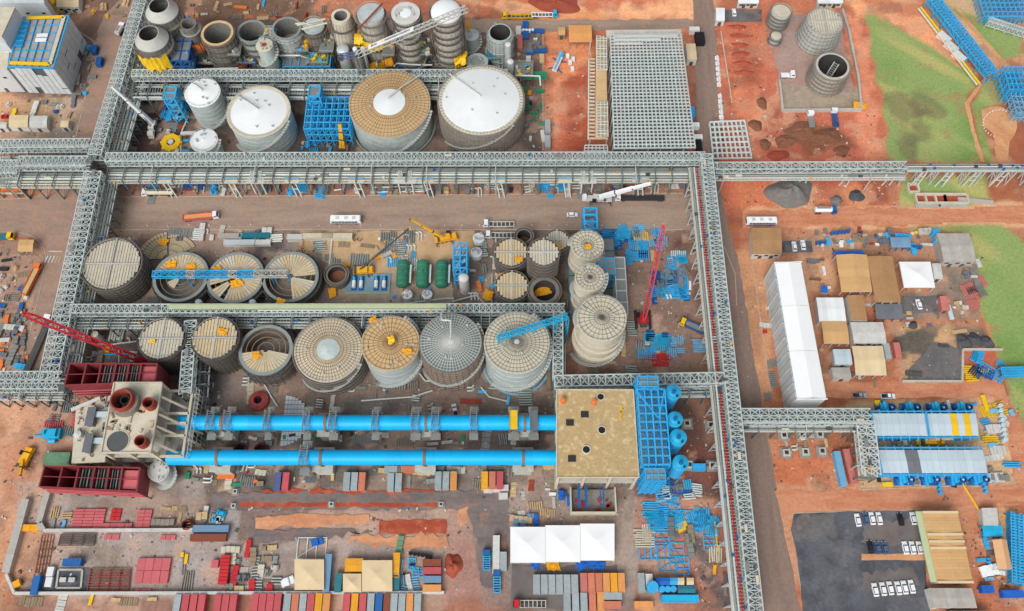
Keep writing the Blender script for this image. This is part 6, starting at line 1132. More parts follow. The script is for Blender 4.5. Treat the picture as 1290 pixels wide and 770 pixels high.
# ------------------------------------------------------------------ containers
_CM = {}
def container(label, px, py, col, L=6.06, vert=True, ang=None, z=0.0, group=None, h=2.6, name='shipping_container', w=2.26):
    """(px,py) is the middle of its roof; corrugated roof and walls, two doors at one end"""
    k = (col, L, h, w)
    if k not in _CM:
        m = MB(); m.bx(-L / 2 + .08, L / 2 - .08, -w / 2 + .08, w / 2 - .08, .15, h - .1); n = int(L / .55)
        for i in range(n):
            x = -L / 2 + .3 + (L - .6) * i / n; m.bx(x, x + .26, -w / 2 + .16, w / 2 - .16, h - .1, h - .02)
            for s in (-1, 1): m.bx(x, x + .26, s * (w / 2 - .05) - .03, s * (w / 2 - .05) + .03, .3, h - .25)
        fr = MB()
        for s in (-1, 1):
            fr.bx(-L / 2, L / 2, s * (w / 2 - .07) - .07, s * (w / 2 - .07) + .07, h - .14, h); fr.bx(-L / 2, L / 2, s * (w / 2 - .07) - .07, s * (w / 2 - .07) + .07, 0, .16)
            for t in (-1, 1): fr.bx(t * (L / 2 - .07) - .07, t * (L / 2 - .07) + .07, s * (w / 2 - .07) - .069, s * (w / 2 - .07) + .069, .16, h - .14)
        for t in (-1, 1): fr.bx(t * (L / 2 - .07) - .07, t * (L / 2 - .07) + .07, -w / 2 + .14, w / 2 - .14, h - .14, h - .005)
        dr = MB().bx(-L / 2 - .02, -L / 2 + .04, .03, w / 2 - .15, .18, h - .16); dr2 = MB().bx(-L / 2 - .02, -L / 2 + .04, -w / 2 + .15, -.03, .18, h - .16)
        _CM[k] = (m.mesh('body', col), fr.mesh('corner_frame', col), dr.mesh('door', col), dr2.mesh('door', col))
    c = P(px, py, z + h); c.z = z; r = thing(name, label, 'container', c, (pi / 2 if vert else 0) if ang is None else ang, group)
    for nm, me in zip(('body', 'corner_frame', 'door', 'door'), _CM[k]): link(nm, me, r)
    return r
CN = {'g': 'cont_grey', 'p': 'cont_pink', 'o': 'cont_orange', 'y': 'cont_yellow', 'r': 'cont_red', 'b': 'cont_blue', 's': 'cont_steel', 't': 'cont_teal', 'i': 'cont_indigo', 'a': 'cont_salmon', 'u': 'cont_rust', 'w': 'cont_white'}
CW = {'g': 'pale grey', 'p': 'pink', 'o': 'light orange', 'y': 'yellow', 'r': 'red', 'b': 'blue', 's': 'steel blue', 't': 'teal', 'i': 'indigo', 'a': 'salmon', 'u': 'rust brown', 'w': 'white'}
def crow(codes, x0, dx, y, where, L=6.06, dy=0.0, **kw):
    cnt = {}
    n_all = {k: codes.count(k) for k in codes}
    for i, k in enumerate(codes):
        if k == ' ': continue
        cnt[k] = cnt.get(k, 0) + 1
        only = n_all[k] == 1
        container(f'{CW[k]} container {where}' if only else f'{ORD[cnt[k]-1]} {CW[k]} container from west {where}', x0 + dx * i, y + dy * i, CN[k], L, **kw)
crow('ir', 349.5, 10, 606, 'in the pair south of the blue kilns')
crow('gga', 436.5, 9.6, 606, 'in the trio beneath the southern kiln')
crow('gg', 492, 9.8, 607, 'in the pair below the kiln tyre')
crow('gga'.replace('a', 'o'), 552, 9.6, 605, 'in the trio west of the grey yard')
crow('yar', 610.5, 9.6, 605, 'in the trio nearest the tan roofed concrete building')
for i, (x, y) in enumerate(((495, 591), (511, 591))): container(f'{("pale grey", "salmon")[i]} container lying across behind the pair below the kiln tyre', x, y, ('cont_grey', 'cont_salmon')[i], 6.06, False)
crow('gggggg', 676, 9.6, 736, 'in the long row south of the white marquee')
crow('paaoyo', 735.5, 9.5, 734, 'in the long row south of the white marquee')
crow('ggg', 714.5, 10.6, 759, 'in the back row below the white marquee'); crow('ao', 746.5, 10.3, 758, 'in the back row below the white marquee')
container('pale grey container lying crosswise on the back row below the marquee', 772, 751, 'cont_grey', 6.06, False); container('salmon container lying crosswise at the end of the back row', 771, 762, 'cont_salmon', 6.06, False)
crow('g', 808, 9, 734, 'tall grey one beside the blue storage roofs'); container('white container beside the blue tub', 818, 731, 'cont_white', 4, True); container('light orange container lying crosswise at the bottom edge', 811, 762, 'cont_orange', 6.06, False)
crow('grrr', 222, 10.2, 765, 'in the bottom edge row, west block', 8); crow('rrr', 273, 9.8, 765, 'in the bottom edge row, second block', 8); crow('rrrr', 320, 9.6, 764, 'in the bottom edge row, third block', 8)
crow('gagryo', 361, 9.9, 764, 'in the bottom edge row, colourful block', 8); crow('ryrgbu', 436, 10.2, 764, 'in the bottom edge row, block under the beige tents', 8); crow('ggog', 496, 9.9, 764, 'in the bottom edge row, east block', 8)
container('long steel blue container beside the beige square tent', 412, 722, 'cont_steel', 12.2, True); container('teal container below the long steel blue one', 426, 734, 'cont_teal', 6.06, True)
container('yellow container lying crosswise above the small beige tent, northern', 446, 708, 'cont_yellow', 6.06, False); container('yellow container lying crosswise above the small beige tent, southern', 446, 716, 'cont_yellow', 6.06, False)
container('long yellow container beside the larger beige tent', 499, 712, 'cont_yellow', 8, True); container('teal container below the long yellow container', 499, 733, 'cont_teal', 5, True)
for i, (y, k) in enumerate(((709, 'u'), (719, 'r'), (730, 's'), (741, 'o'))): container(f'{CW[k]} container lying crosswise beside the red earth heap', 544, y, CN[k], 6.06, False)
for i, (x, y, k, L) in enumerate(((625, 698, 'w', 12.2), (634, 707, 'g', 6.06))): container(f'{("long white", "pale grey")[i]} trailer box west of the white marquee', x, y, CN[k], L, True)
container('pink container among sheds at the camp edge', 1131, 441, 'cont_pink', 6.06, True); container('grey container among sheds at the camp edge', 1118, 442, 'cont_grey', 6.06, True)
container('long red container beside the cyan trailer', 1071, 587, 'cont_pink', 12.2, True, ang=pi / 2 + .07); container('cyan framed trailer box beside the long red container', 1059, 590, 'blue_pale', 12.2, True, ang=pi / 2 + .05)
container('pink container beside the open round shell', 655, 52, 'cont_pink', 7.5, True); container('white container north of the pink container', 653, 38, 'cont_white', 5, True)
container('green roofed container beside the concrete kiln inlet building', 71, 577, 'green_pale', 9, False, w=4)
for i, (x, y, m, l) in enumerate(((1277, 748, 'tarp_blue', 7), (1245, 742, 'tarp_blue', 4))): container(f'blue container in the south east corner, {("eastern", "western")[i]}', x, y, m, l, False)
for i, (x, y) in enumerate(((86, 708), (40, 737))): container(f'blue tool container in the walled south west yard, {("lying crosswise", "standing lengthwise")[i]}', x + 4, y, 'cont_blue', 6.06, i == 1)
container('cyan trailer along the bottom edge beside the blue roofs', 857, 754, 'cyan', 12.2, False); container('blue pontoon box lying on soil beside the blue silos', 881, 588, 'blue', 4.5, False)
for i, y in enumerate((666, 677)): container(f'{("blue grey", "rust floored blue")[i]} skip container beside the cyan crates', 262 if i else 265, y, ('cont_steel', 'cont_rust')[i], 12.2, False, h=2)
container('tall green grey container beside the white crane truck on red yard', 690, 158, 'cont_grey', 6.06, True); container('green grey container below it beside the rack', 690, 178, 'cont_grey', 6.06, True)
container('blue cabin beside the road at the white clad building, northern', 118, 61, 'blue_dark', 4, True); container('blue cabin beside the road at the white clad building, southern', 124, 76, 'blue_dark', 4, True)
container('black container north east of the grid hall', 882, 47, 'black', 6, True, w=4); container('black container at the south east corner of the grid hall', 881, 183, 'black', 6, True)
container('white container near the road north of the black container', 875, 36, 'cont_white', 4.5, False)
for i, (x, y, c) in enumerate(((872, 140, 'blue'), (876, 157, 'white'), (880, 172, 'white'))): container(f'small {("blue", "white", "white")[i]} cabin along the east side of the grid hall{("", ", northern", ", southern")[i]}', x, y, c, 5 if i == 0 else 3.5, i == 0, h=2.4)

# ------------------------------------------------------------------ cars, buses, trucks
def wheels(r, xs, y, rad=.36, w=.24, rim=True):
    k = ('wheel', rad, w)
    if k not in _CM: _CM[k] = (MB().tube((0, -w / 2, 0), (0, w / 2, 0), rad, 12).mesh('tyre', 'tyre'), MB().tube((0, -w / 2 - .01, 0), (0, w / 2 + .01, 0), rad * .55, 8).mesh('rim', 'steel'))
    for x in xs:
        for s in (-1, 1): t = link('wheel', _CM[k][0], r, (x, s * y, rad)); link('rim', _CM[k][1], t)
def car_parts(col):
    k = ('car', col)
    if k in _CM: return _CM[k]
    L, W = 4.4, 1.76; b = MB()
    secs = [(-2.2, .35, .62, .80), (-2.12, .28, .88, .97), (-1.2, .25, .95, 1), (.9, .25, .95, 1), (1.9, .27, .82, .96), (2.2, .36, .62, .78)]
    pts = [[(x, -W / 2 * f, z0), (x, -W / 2 * f, z1 - .12), (x, -W / 2 * f * .9, z1), (x, W / 2 * f * .9, z1), (x, W / 2 * f, z1 - .12), (x, W / 2 * f, z0)] for x, z0, z1, f in secs]
    n = len(pts[0])
    for a, c in zip(pts, pts[1:]):
        for i in range(n): b.quad([a[i], a[(i + 1) % n], c[(i + 1) % n], c[i]], True)
    b.quad(pts[0]); b.quad(pts[-1][::-1])
    g = MB(); T = [(-1.62, .93, .7), (-1.15, 1.38, .6), (.35, 1.40, .6), (.98, .93, .7)]
    gl = [[(x, -y, z), (x, y, z)] for x, z, y in T]
    for a, c in zip(gl, gl[1:]): g.quad([a[0], c[0], c[1], a[1]])
    g.quad([gl[0][0], gl[1][0], gl[2][0], gl[3][0]][::-1]); g.quad([gl[0][1], gl[1][1], gl[2][1], gl[3][1]])
    rf = MB().box(-.4, 0, 1.42, 1.85, 1.32, .06)
    hl = MB().box(2.12, 0, .66, .12, .34, .14); tl = MB().box(-2.15, 0, .74, .1, .3, .16)
    _CM[k] = (b.mesh('body', col), g.mesh('windows', 'glass'), rf.mesh('roof', col), hl.mesh('headlight', 'white_bright'), tl.mesh('tail_light', 'red')); return _CM[k]
def car(label, px, py, ang, col='car_white', group=None):
    c = P(px, py, 1.0); c.z = .06; r = thing('car', label, 'car', c, ang, group); p = car_parts(col)
    link('body', p[0], r); link('windows', p[1], r); link('roof', p[2], r)
    for s in (-1, 1): link('headlight', p[3], r, (0, s * .58, 0)); link('tail_light', p[4], r, (0, s * .6, 0))
    wheels(r, (-1.35, 1.35), .78, .32); return r
def pickup(label, px, py, ang, col='car_white', load='dark'):
    c = P(px, py, 1.0); c.z = .06; r = thing('pickup_truck', label, 'pickup', c, ang); k = ('pick', col)
    if k not in _CM:
        b = MB(); b.profile([(-2.6, .5), (-2.6, 1.05), (-.5, 1.05), (-.5, 1.0), (1.2, 1.0), (2.5, .92), (2.6, .6), (2.6, .4), (-2.6, .4)], -.88, .88)
        g = MB(); g.profile([(-.55, 1.0), (-.4, 1.62), (.7, 1.65), (1.4, 1.0)], -.76, .76)
        _CM[k] = (b.mesh('body', col), g.mesh('windows', 'glass'), MB().box(.15, 0, 1.67, 1.15, 1.4, .06).mesh('roof', col), MB().box(-1.55, 0, 1.06, 1.9, 1.5, .05).mesh('cargo_bed', load))
    for nm, me in zip(('body', 'windows', 'roof', 'cargo_bed'), _CM[k]): link(nm, me, r)
    wheels(r, (-1.6, 1.6), .8, .38); return r
UP = pi / 2
CARS = [(1081, 655, 'car_white'), (1091, 653, 'car_blue'), (1099, 653, 'car_white'), (1108, 653, 'car_white'), (1135, 654, 'car_black'), (1151, 653, 'car_white')]
for i, (x, y, k) in enumerate(CARS): car(f'{k[4:]} car in the north parking row of the asphalt lot, {nth(i, 6)}', x, y, UP + .06, k, 'parked cars on the asphalt lot')
for i, (x, y, k) in enumerate(((1097, 689, 'car_black'), (1106, 690, 'car_blue'), (1115, 690, 'car_blue'), (1141, 690, 'car_white'), (1150, 690, 'car_white'), (1159, 690, 'car_white'))): car(f'{k[4:]} car in the middle parking row of the asphalt lot, {nth(i, 6)}', x, y, UP + .05, k, 'parked cars on the asphalt lot')
for i, (x, y, k) in enumerate(((1103, 743, 'car_white'), (1113, 742, 'car_white'), (1122, 741, 'car_white'), (1132, 741, 'car_white'), (1140, 740, 'car_white'), (1149, 739, 'car_white'))): car(f'white car in the southern parking row of the asphalt lot, {nth(i, 6)}', x, y, UP + .08, k, 'parked cars on the asphalt lot')
car('white car alone on the wide brown road', 721, 270, 0); car('white car beside the brown hut, western of two', 1001, 310, UP, ); car('white car beside the brown hut, eastern of two', 1012, 308, UP); car('white car on the grey yard north of the camp', 1158, 383, UP + .1); car('white car on the dark lot beside the small white hut', 925, 15, UP)
pickup('silver pickup on the dirt track bend, western of two', 1083, 498, 0, 'car_silver'); pickup('white pickup on the dirt track bend, eastern of two', 1119, 499, 0, 'car_white', 'black'); pickup('white pickup between the tanks and the northern blue kiln', 573, 517, 1.8)
def bus(label, px, py, ang):
    c = P(px, py, 3); c.z = .06; r = thing('bus', label, 'bus', c, ang); L, W, H = 12.2, 2.55, 3.2
    O('body', MB().profile([(-L / 2, .5), (-L / 2 + .1, H - .2), (-L / 2 + .4, H), (L / 2 - .5, H), (L / 2 - .1, H - .4), (L / 2, 1.6), (L / 2, .5)][::-1], -W / 2, W / 2), 'white_bright', r)
    for s in (-1, 1):
        for i in range(8): O('window', MB().box(-L / 2 + 1.2 + i * 1.3, s * (W / 2 + .01), 2.0, 1.2, .04, 1.0), 'glass', r)
        O('skirt', MB().box(0, s * (W / 2 + .01), .85, L * .96, .04, .6), 'cont_indigo', r)
    O('windscreen', MB().box(L / 2 - .02, 0, 2.1, .12, W * .9, 1.3), 'glass', r)
    for x in (-3.2, .2, 3.4): O('roof_hatch', MB().box(x, 0, H + .08, 1.4, 1.3, .16), 'white_dirty', r)
    wheels(r, (-3.6, 4.0), 1.1, .5, .3); return r
bus('white bus driving along the wide brown road', 435, 275, 0); bus('white bus parked at the dirt road corner beside the brown hut', 960, 277, pi)
def truck(label, px, py, ang, cab='car_white', bed='cont_red', L=9.0, kind='flat', load=None, name='truck', trailer=0.0):
    c = P(px, py, 1.5); c.z = .06; r = thing(name, label, 'truck', c, ang); W = 2.5; x1 = L / 2
    O('cab', MB().profile([(x1 - 2.1, .6), (x1 - 2.1, 2.9), (x1 - .5, 2.95), (x1 - .1, 1.9), (x1, 1.7), (x1, .6)][::-1], -W / 2 + .05, W / 2 - .05), cab, r)
    O('windscreen', MB().quad([(x1 - .08, -1, 1.95), (x1 - .08, 1, 1.95), (x1 - .44, 1, 2.85), (x1 - .44, -1, 2.85)]), 'glass', r)
    for s in (-1, 1): O('side_window', MB().box(x1 - 1.1, s * (W / 2 - .04), 2.3, 1.1, .03, .7), 'glass', r)
    O('chassis', MB().bx(-L / 2, x1 - .3, -.5, .5, .6, .95), 'steel_dark', r)
    x0 = -L / 2; xb = x1 - 2.3
    if kind == 'flat': O('bed', MB().bx(x0, xb, -W / 2, W / 2, .98, 1.2), bed, r)
    if kind == 'dump':
        m = MB(); m.bx(x0, xb, -W / 2, W / 2, 1.0, 1.15); m.bx(x0, xb, -W / 2, -W / 2 + .12, 1.15, 2.3); m.bx(x0, xb, W / 2 - .12, W / 2, 1.15, 2.3); m.bx(x0, x0 + .12, -W / 2 + .12, W / 2 - .12, 1.15, 2.3); m.bx(xb - .12, xb, -W / 2 + .12, W / 2 - .12, 1.15, 2.5); O('dump_body', m, bed, r)
        if load: O('load', MB().bx(x0 + .13, xb - .13, -W / 2 + .13, W / 2 - .13, 1.3, 1.75), load, r)
    if kind == 'tank': O('tank_barrel', MB().tube((x0, 0, 2.1), (xb, 0, 2.1), 1.15, 18), bed, r); O('walkway', MB().bx(x0 + .5, xb - .5, -.3, .3, 3.2, 3.3), 'steel', r)
    if kind == 'mixer': O('drum', MB().tube((x0 + .3, 0, 2.5), (xb - .2, 0, 2.0), .8, 16, 1.2), bed, r); O('bed', MB().bx(x0, xb, -1, 1, .96, 1.15), 'steel_dark', r)
    if kind == 'frame':
        for s in (-1, 1): O('side_rail', MB().bx(x0, xb, s * 1.1 - .12, s * 1.1 + .12, .98, 1.4), bed, r)
        for i in range(7): O('cross_member', MB().bx(x0 + i * (xb - x0 - .3) / 6, x0 + .3 + i * (xb - x0 - .3) / 6, -.98, .98, 1.0, 1.3), bed, r)
    wheels(r, [x1 - 1.2, x0 + 1.0, x0 + 2.3] + ([x1 - 3.4] if L > 10 else []), 1.0, .5, .32); return r
truck('red dump truck with white cab on the wide brown road', 253, 273, .1, 'car_white', 'cont_red', 14, 'dump', 'cont_orange')
truck('long white low loader truck on the wide brown road edge', 628, 282, pi, 'car_white', 'white_dirty', 12.5, 'frame')
truck('second white low loader parked by the planks south of the road', 630, 296, pi, 'car_white', 'white_dirty', 12, 'frame')
truck('long dark flatbed trailer truck behind the white mobile crane', 806, 249, pi, 'car_white', 'dark', 20, 'flat')
truck('orange tipper truck at the west edge under the rack', 11, 241, pi, 'orange', 'concrete_pale', 12, 'dump', 'orange'); truck('white mixer truck parked under the main rack', 199, 243, pi, 'car_white', 'tan_pale', 13, 'tank')
truck('white van truck on the road beside the tall rack', 152, 37, 1.3, 'car_white', 'white_dirty', 6.5, 'tank'); truck('yellow crane carrier truck on the northern road', 652, 20, pi, 'yellow', 'yellow', 14, 'frame'); truck('white and cyan crane carrier truck on the northern road', 686, 18, 0, 'cyan', 'white', 12, 'frame')
truck('red cabbed flatbed truck at the bottom beside the containers', 667, 761, pi, 'car_red', 'concrete', 11, 'frame'); truck('yellow cabbed blue bodied truck near the east pipe deck', 872, 411, pi - .45, 'yellow', 'blue_dark', 10, 'dump', 'steel')
truck('orange truck on the west yard beside the road', 40, 352, 1.35, 'orange', 'orange', 14, 'dump', 'tan'); truck('dark flatbed truck between road and wide rack in the west', 46, 436, 1.4, 'car_white', 'steel_dark', 26, 'flat')
truck('blue and white truck crane beside the walled tank yard', 1052, 148, UP, 'car_white', 'blue_dark', 9, 'frame'); truck('white truck beside the walled tank yard', 1022, 150, UP, 'car_white', 'steel', 8, 'flat'); truck('blue and white tanker beside the grey gravel heap', 1040, 265, 0, 'blue_dark', 'white', 9, 'tank')
truck('small white truck in front of the open round tank', 993, 94, 0, 'car_white', 'car_white', 6, 'flat'); truck('rusty orange truck cab at the north end of the yard hut', 3, 298, 0, 'yellow', 'teal', 9, 'flat')
truck('blue frame trailer beside the long white trailer box', 613, 705, UP, 'blue_dark', 'blue', 7, 'frame'); truck('blue frame trailer below the long white trailer box', 626, 732, UP, 'blue_dark', 'blue', 7.5, 'frame')
# ------------------------------------------------------------------ cranes and boom machines
def mobile_crane(label, px, py, ang, tip, ztip, bodym, boomm, z0=2.5, lattice=False, r0=.7, L=11, name='mobile_crane', crawler=False, tele=3, cabm=None):
    c = P(px, py, 1.5); c.z = .06; r = thing(name, label, 'crane', c, ang)
    if crawler:
        for s in (-1, 1): O('crawler_track', MB().profile([(-3.6, .3), (-3.9, .8), (-3.4, 1.3), (3.4, 1.3), (3.9, .8), (3.6, .3)][::-1], s * 2.6 - .5, s * 2.6 + .5), 'dark', r)
        O('carbody', MB().bx(-1.6, 1.6, -2.1, 2.1, .5, 1.4), bodym, r)
    else:
        O('carrier', MB().bx(-L / 2, L / 2, -1.3, 1.3, .8, 1.5), bodym, r); O('driver_cab', MB().profile([(L / 2 - 1.8, 1.5), (L / 2 - 1.8, 2.6), (L / 2 - .5, 2.6), (L / 2, 1.6), (L / 2, 1.5)][::-1], -1.2, 1.2), cabm or bodym, r)
        wheels(r, [-L / 2 + 1 + i * 1.7 for i in range(int((L - 2) / 1.7))], 1.1, .6, .4)
        for x in (-L / 2 + .4, L * .22): O('outrigger', MB().bx(x - .2, x + .2, -3, 3, .9, 1.2), 'steel_dark', r)
    up = O('superstructure', MB().bx(-2.6, 1.6, -1.3, 1.3, 1.55, 2.7), bodym, r); O('operator_cab', MB().bx(.4, 2.0, 1.32, 2.2, 1.6, 3.2), 'glass', up); O('counterweight', MB().bx(-3.5, -2.6, -1.35, 1.35, 1.6, 3.0), 'steel_dark', up)
    T = P(*tip, ztip) - c; T = Matrix.Rotation(-ang, 3, 'Z') @ T; A = Vector((-1.2, 0, z0)); d = T - A; Lb = d.length; dn = d.normalized()
    if lattice:
        b = O('boom_chords', MB(), boomm, r); side = dn.cross(Vector((0, 0, 1))).normalized(); upv = side.cross(dn); m = MB(); n = int(Lb / 2.0)
        def w_(t): return r0 * min(1, t * 8 + .3, (1 - t) * 8 + .3)
        for sx, sz in ((-1, -1), (1, -1), (1, 1), (-1, 1)):
            for i in range(n): t0, t1 = i / n, (i + 1) / n; m.beam(A + d * t0 + side * sx * w_(t0) + upv * sz * w_(t0), A + d * t1 + side * sx * w_(t1) + upv * sz * w_(t1), .34)
        for i in range(n):
            t0, t1 = i / n, (i + 1) / n; s = 1 if i % 2 else -1
            for sz in (-1, 1): m.beam(A + d * t0 + side * s * w_(t0) + upv * sz * w_(t0), A + d * t1 - side * s * w_(t1) + upv * sz * w_(t1), .24)
            for sx in (-1, 1): m.beam(A + d * t0 + side * sx * w_(t0) + upv * s * w_(t0), A + d * t1 + side * sx * w_(t1) - upv * s * w_(t1), .24)
        b.data = m.mesh('boom', boomm); b.name = 'boom'
    else:
        for k in range(tele):
            t0, t1 = k / tele, (k + 1) / tele; w = r0 * (1.5 - .28 * k); p0 = A + d * max(0, t0 - .03); p1 = A + d * t1; bm_ = O('boom_section', MB().beam(p0, p1, w, w * 1.25, True), boomm, r)
            if k: O('collar', MB().beam(p0, p0 + dn * .5, w * 1.3, w * 1.6, True), 'steel_dark', bm_)
        O('lift_cylinder', MB().tube((1.0, 0, 1.8), A + d * .28, .22, 8), 'steel', r)
    O('hook_block', MB().box(T.x, T.y, T.z - .3, .7, .7, .9), 'yellow' if boomm != 'crane_yellow' else 'steel_dark', r); O('pendant_line', MB().beam(A + Vector((-1, 0, .6)), T, .06), 'steel_dark', r)
    return r
D('crane_yellow', (240, 176, 40), .5, 0, .1)
mobile_crane('white mobile crane with long white telescopic boom on the brown road', 752, 250, pi - .05, (820, 231), 15, 'white_dirty', 'white_bright', r0=1.0, L=12, cabm='white')
mobile_crane('red lattice crawler crane standing among blue steel parts', 810, 402, UP, (836, 283), 20, 'red', 'crane_red', lattice=True, r0=.8, crawler=True, name='crawler_crane')
mobile_crane('red lattice boom crane leaning over the maroon filter casing', 182, 456, pi - .4, (27, 394), 34, 'red', 'crane_red', lattice=True, r0=.9, crawler=True, name='crawler_crane')
mobile_crane('yellow telescopic crane with raised boom beside the blue steel frame', 562, 300, .2, (517, 276), 14, 'crane_yellow', 'crane_yellow', r0=.62, L=9)
mobile_crane('yellow crane with thin dark jib behind the green tanks', 458, 341, .1, (516, 287), 14, 'crane_yellow', 'steel_dark', r0=.36, L=8, tele=2)
mobile_crane('yellow telescopic crane upright beside the open blue frame', 432, 183, UP, (428, 156), 14, 'crane_yellow', 'crane_yellow', r0=1.1, L=7)
mobile_crane('white and blue mobile crane with dark jib west of the blue tower', 192, 160, -UP, (141, 109), 26, 'white_dirty', 'white', r0=.9, L=9)
def lattice(a, b, w, mat, name, par, th=.26):
    a, b = Vector(a), Vector(b); d = b - a; n = max(2, int(d.length / 2.2)); dn = d.normalized(); sd_ = dn.cross(Vector((0, 0, 1)) if abs(dn.z) < .9 else Vector((0, 1, 0))).normalized(); uv = sd_.cross(dn); m = MB(); K = [(-1, -1), (1, -1), (1, 1), (-1, 1)]
    def pt(t, k): return a + d * t + sd_ * (K[k][0] * w) + uv * (K[k][1] * w)
    for k in range(4):
        m.beam(pt(0, k), pt(1, k), th)
        for i in range(n): m.beam(pt(i / n, k), pt((i + 1) / n, (k + 1) % 4), th * .6)
    return O(name, m, mat, par)
c = P(462, 121); lattice_crane = thing('tower_crane', 'grey lattice tower crane with white boom panel above the round towers', 'crane', c)
A_ = Vector((0, 0, 26)); T_ = P(588, 11, 52) - c; d_b = T_ - A_
lattice((0, 0, 0), A_, .9, 'steel', 'mast', lattice_crane); O('base_plate', MB().box(0, 0, .3, 4, 4, .6), 'concrete', lattice_crane); lattice(A_, T_, .9, 'rail_pale', 'boom', lattice_crane, .3); lattice(A_, A_ - d_b * .16 + Vector((0, 0, 3)), .8, 'cont_indigo', 'counter_jib', lattice_crane)
O('operator_cab', MB().box(1.6, 0, 26, 1.6, 1.8, 2), 'glass', lattice_crane); O('counterweight', MB().box(*(A_ - d_b * .15 + Vector((0, 0, 2))), 2, 2, 1.6), 'steel_dark', lattice_crane)
up_b = d_b.cross(Vector((0, 0, 1))).normalized().cross(d_b.normalized()); p0 = A_ + d_b * .13 + up_b * 1.15; dd = d_b * .42
O('boom_panel', MB().beam((0, 0, 0), dd, 2.2, .2, True), 'white', lattice_crane, p0)
# dark and amber strokes of the sign writing on the boom panel (too small to read in the photograph)
bp = bpy.data.objects['boom_panel']; rnd = random.Random(2); sd = dd.normalized().cross(Vector((0, 0, 1))).normalized(); upn = sd.cross(dd.normalized())
if upn.z < 0: upn = -upn
for i in range(34):
    t = .08 + .86 * i / 34
    if 5 <= i <= 8: continue
    m = MB().box(0, 0, 0, .22 + .12 * rnd.random(), .9 if i % 5 else 1.2, .04, atan2(dd.y, dd.x)); O('lettering_stroke', m, 'yellow' if 8 < i < 12 else 'black', bp, dd * t + upn * .15)
# ------------------------------------------------------------------ heaps
def heap(name, label, px, py, rpx, hgt, mat, sx=1.0, seed=0, cat='heap'):
    R = rpx / S(0, py); c = P(px, py); m = MB(); rnd = random.Random(seed); nr, na = 9, 30
    ph = [rnd.uniform(0, 6.28) for _ in range(6)]
    for i in range(nr + 1):
        t = i / nr
        for k in range(na):
            a = 2 * pi * k / na; w = 1 + .13 * sin(2 * a + ph[0]) + .09 * sin(3 * a + ph[1]) + .06 * sin(5 * a + ph[2])
            z = hgt * (1 - t ** 1.4) * (1 + .22 * sin(3 * a + 4 * t + ph[3])) + rnd.uniform(-.1, .1) * hgt * .5 * (1 - t)
            m.v.append((R * t * w * cos(a) * sx, R * t * w * sin(a), max(-.05, z) if i < nr else -.05))
    for i in range(nr):
        for k in range(na): j = (k + 1) % na; m.f.append((i * na + k, (i + 1) * na + k, (i + 1) * na + j, i * na + j)); m.sm.append(True); m.mi.append(0)
    return tag(O(name, m, mat, None, c), label, cat)
heap('gravel_heap', 'big grey gravel heap on red soil beside the tanker', 995, 243, 24, 4.5, 'gravel', 1.15, 1); heap('gravel_heap', 'small grey gravel heap beside blue scrap', 1053, 253, 8, 1.6, 'gravel', 1, 2); heap('gravel_heap', 'steep dark gravel heap on orange sand', 1079, 247, 10, 2, 'coal', .9, 3)
heap('earth_heap', 'dark red earth heap beside the stacked containers', 571, 712, 17, 2.4, 'red_pile', .62, 4)
for i, (x, y, r) in enumerate(((1214, 430, 10), (1228, 428, 10), (1243, 431, 9), (1131, 437, 5), (1150, 410, 6))): heap('coal_heap', f'black gravel heap at the edge of the asphalt yard, {nth(i, 5)}', x, y, r, 1.8, 'coal', 1, 10 + i)
for i, (x, y, r, sx) in enumerate(((1010, 165, 14, 1.6), (1040, 172, 14, 1.4), (990, 178, 10, 1.5), (1060, 190, 8, 1.4), (960, 130, 9, .8), (952, 158, 10, .8), (964, 182, 8, 1), (700, 4, 16, 2.2), (980, 196, 9, 1.5))): heap('earth_heap', f'churned brown earth bank in the red soil yards, {ORD[i]} listed', x, y, r, 1.3, 'mud' if i < 7 else 'red_pile', sx, 20 + i)['group'] = 'earth banks in the red soil yards'
def rank(grp, base):
    g = sorted([o for o in bpy.data.objects if o.get('group') == grp], key=lambda o: o.location.x)
    for i, o in enumerate(g): o['label'] = base + (', westernmost' if i == 0 else ', easternmost' if i == len(g) - 1 else f', {ORD[i]} from west')
rank('earth banks in the red soil yards', 'low churned brown earth bank in the red soil yards')
for i in range(6): heap('spoil_ridge', f'red spoil ridge in the ladder shaped trench, {ORD[i]} from north', 929 + i * 1.6, 34 + i * 11.5, 4, 1.0, 'red_pile', 3, 40 + i)['group'] = 'spoil ridges of the trench'
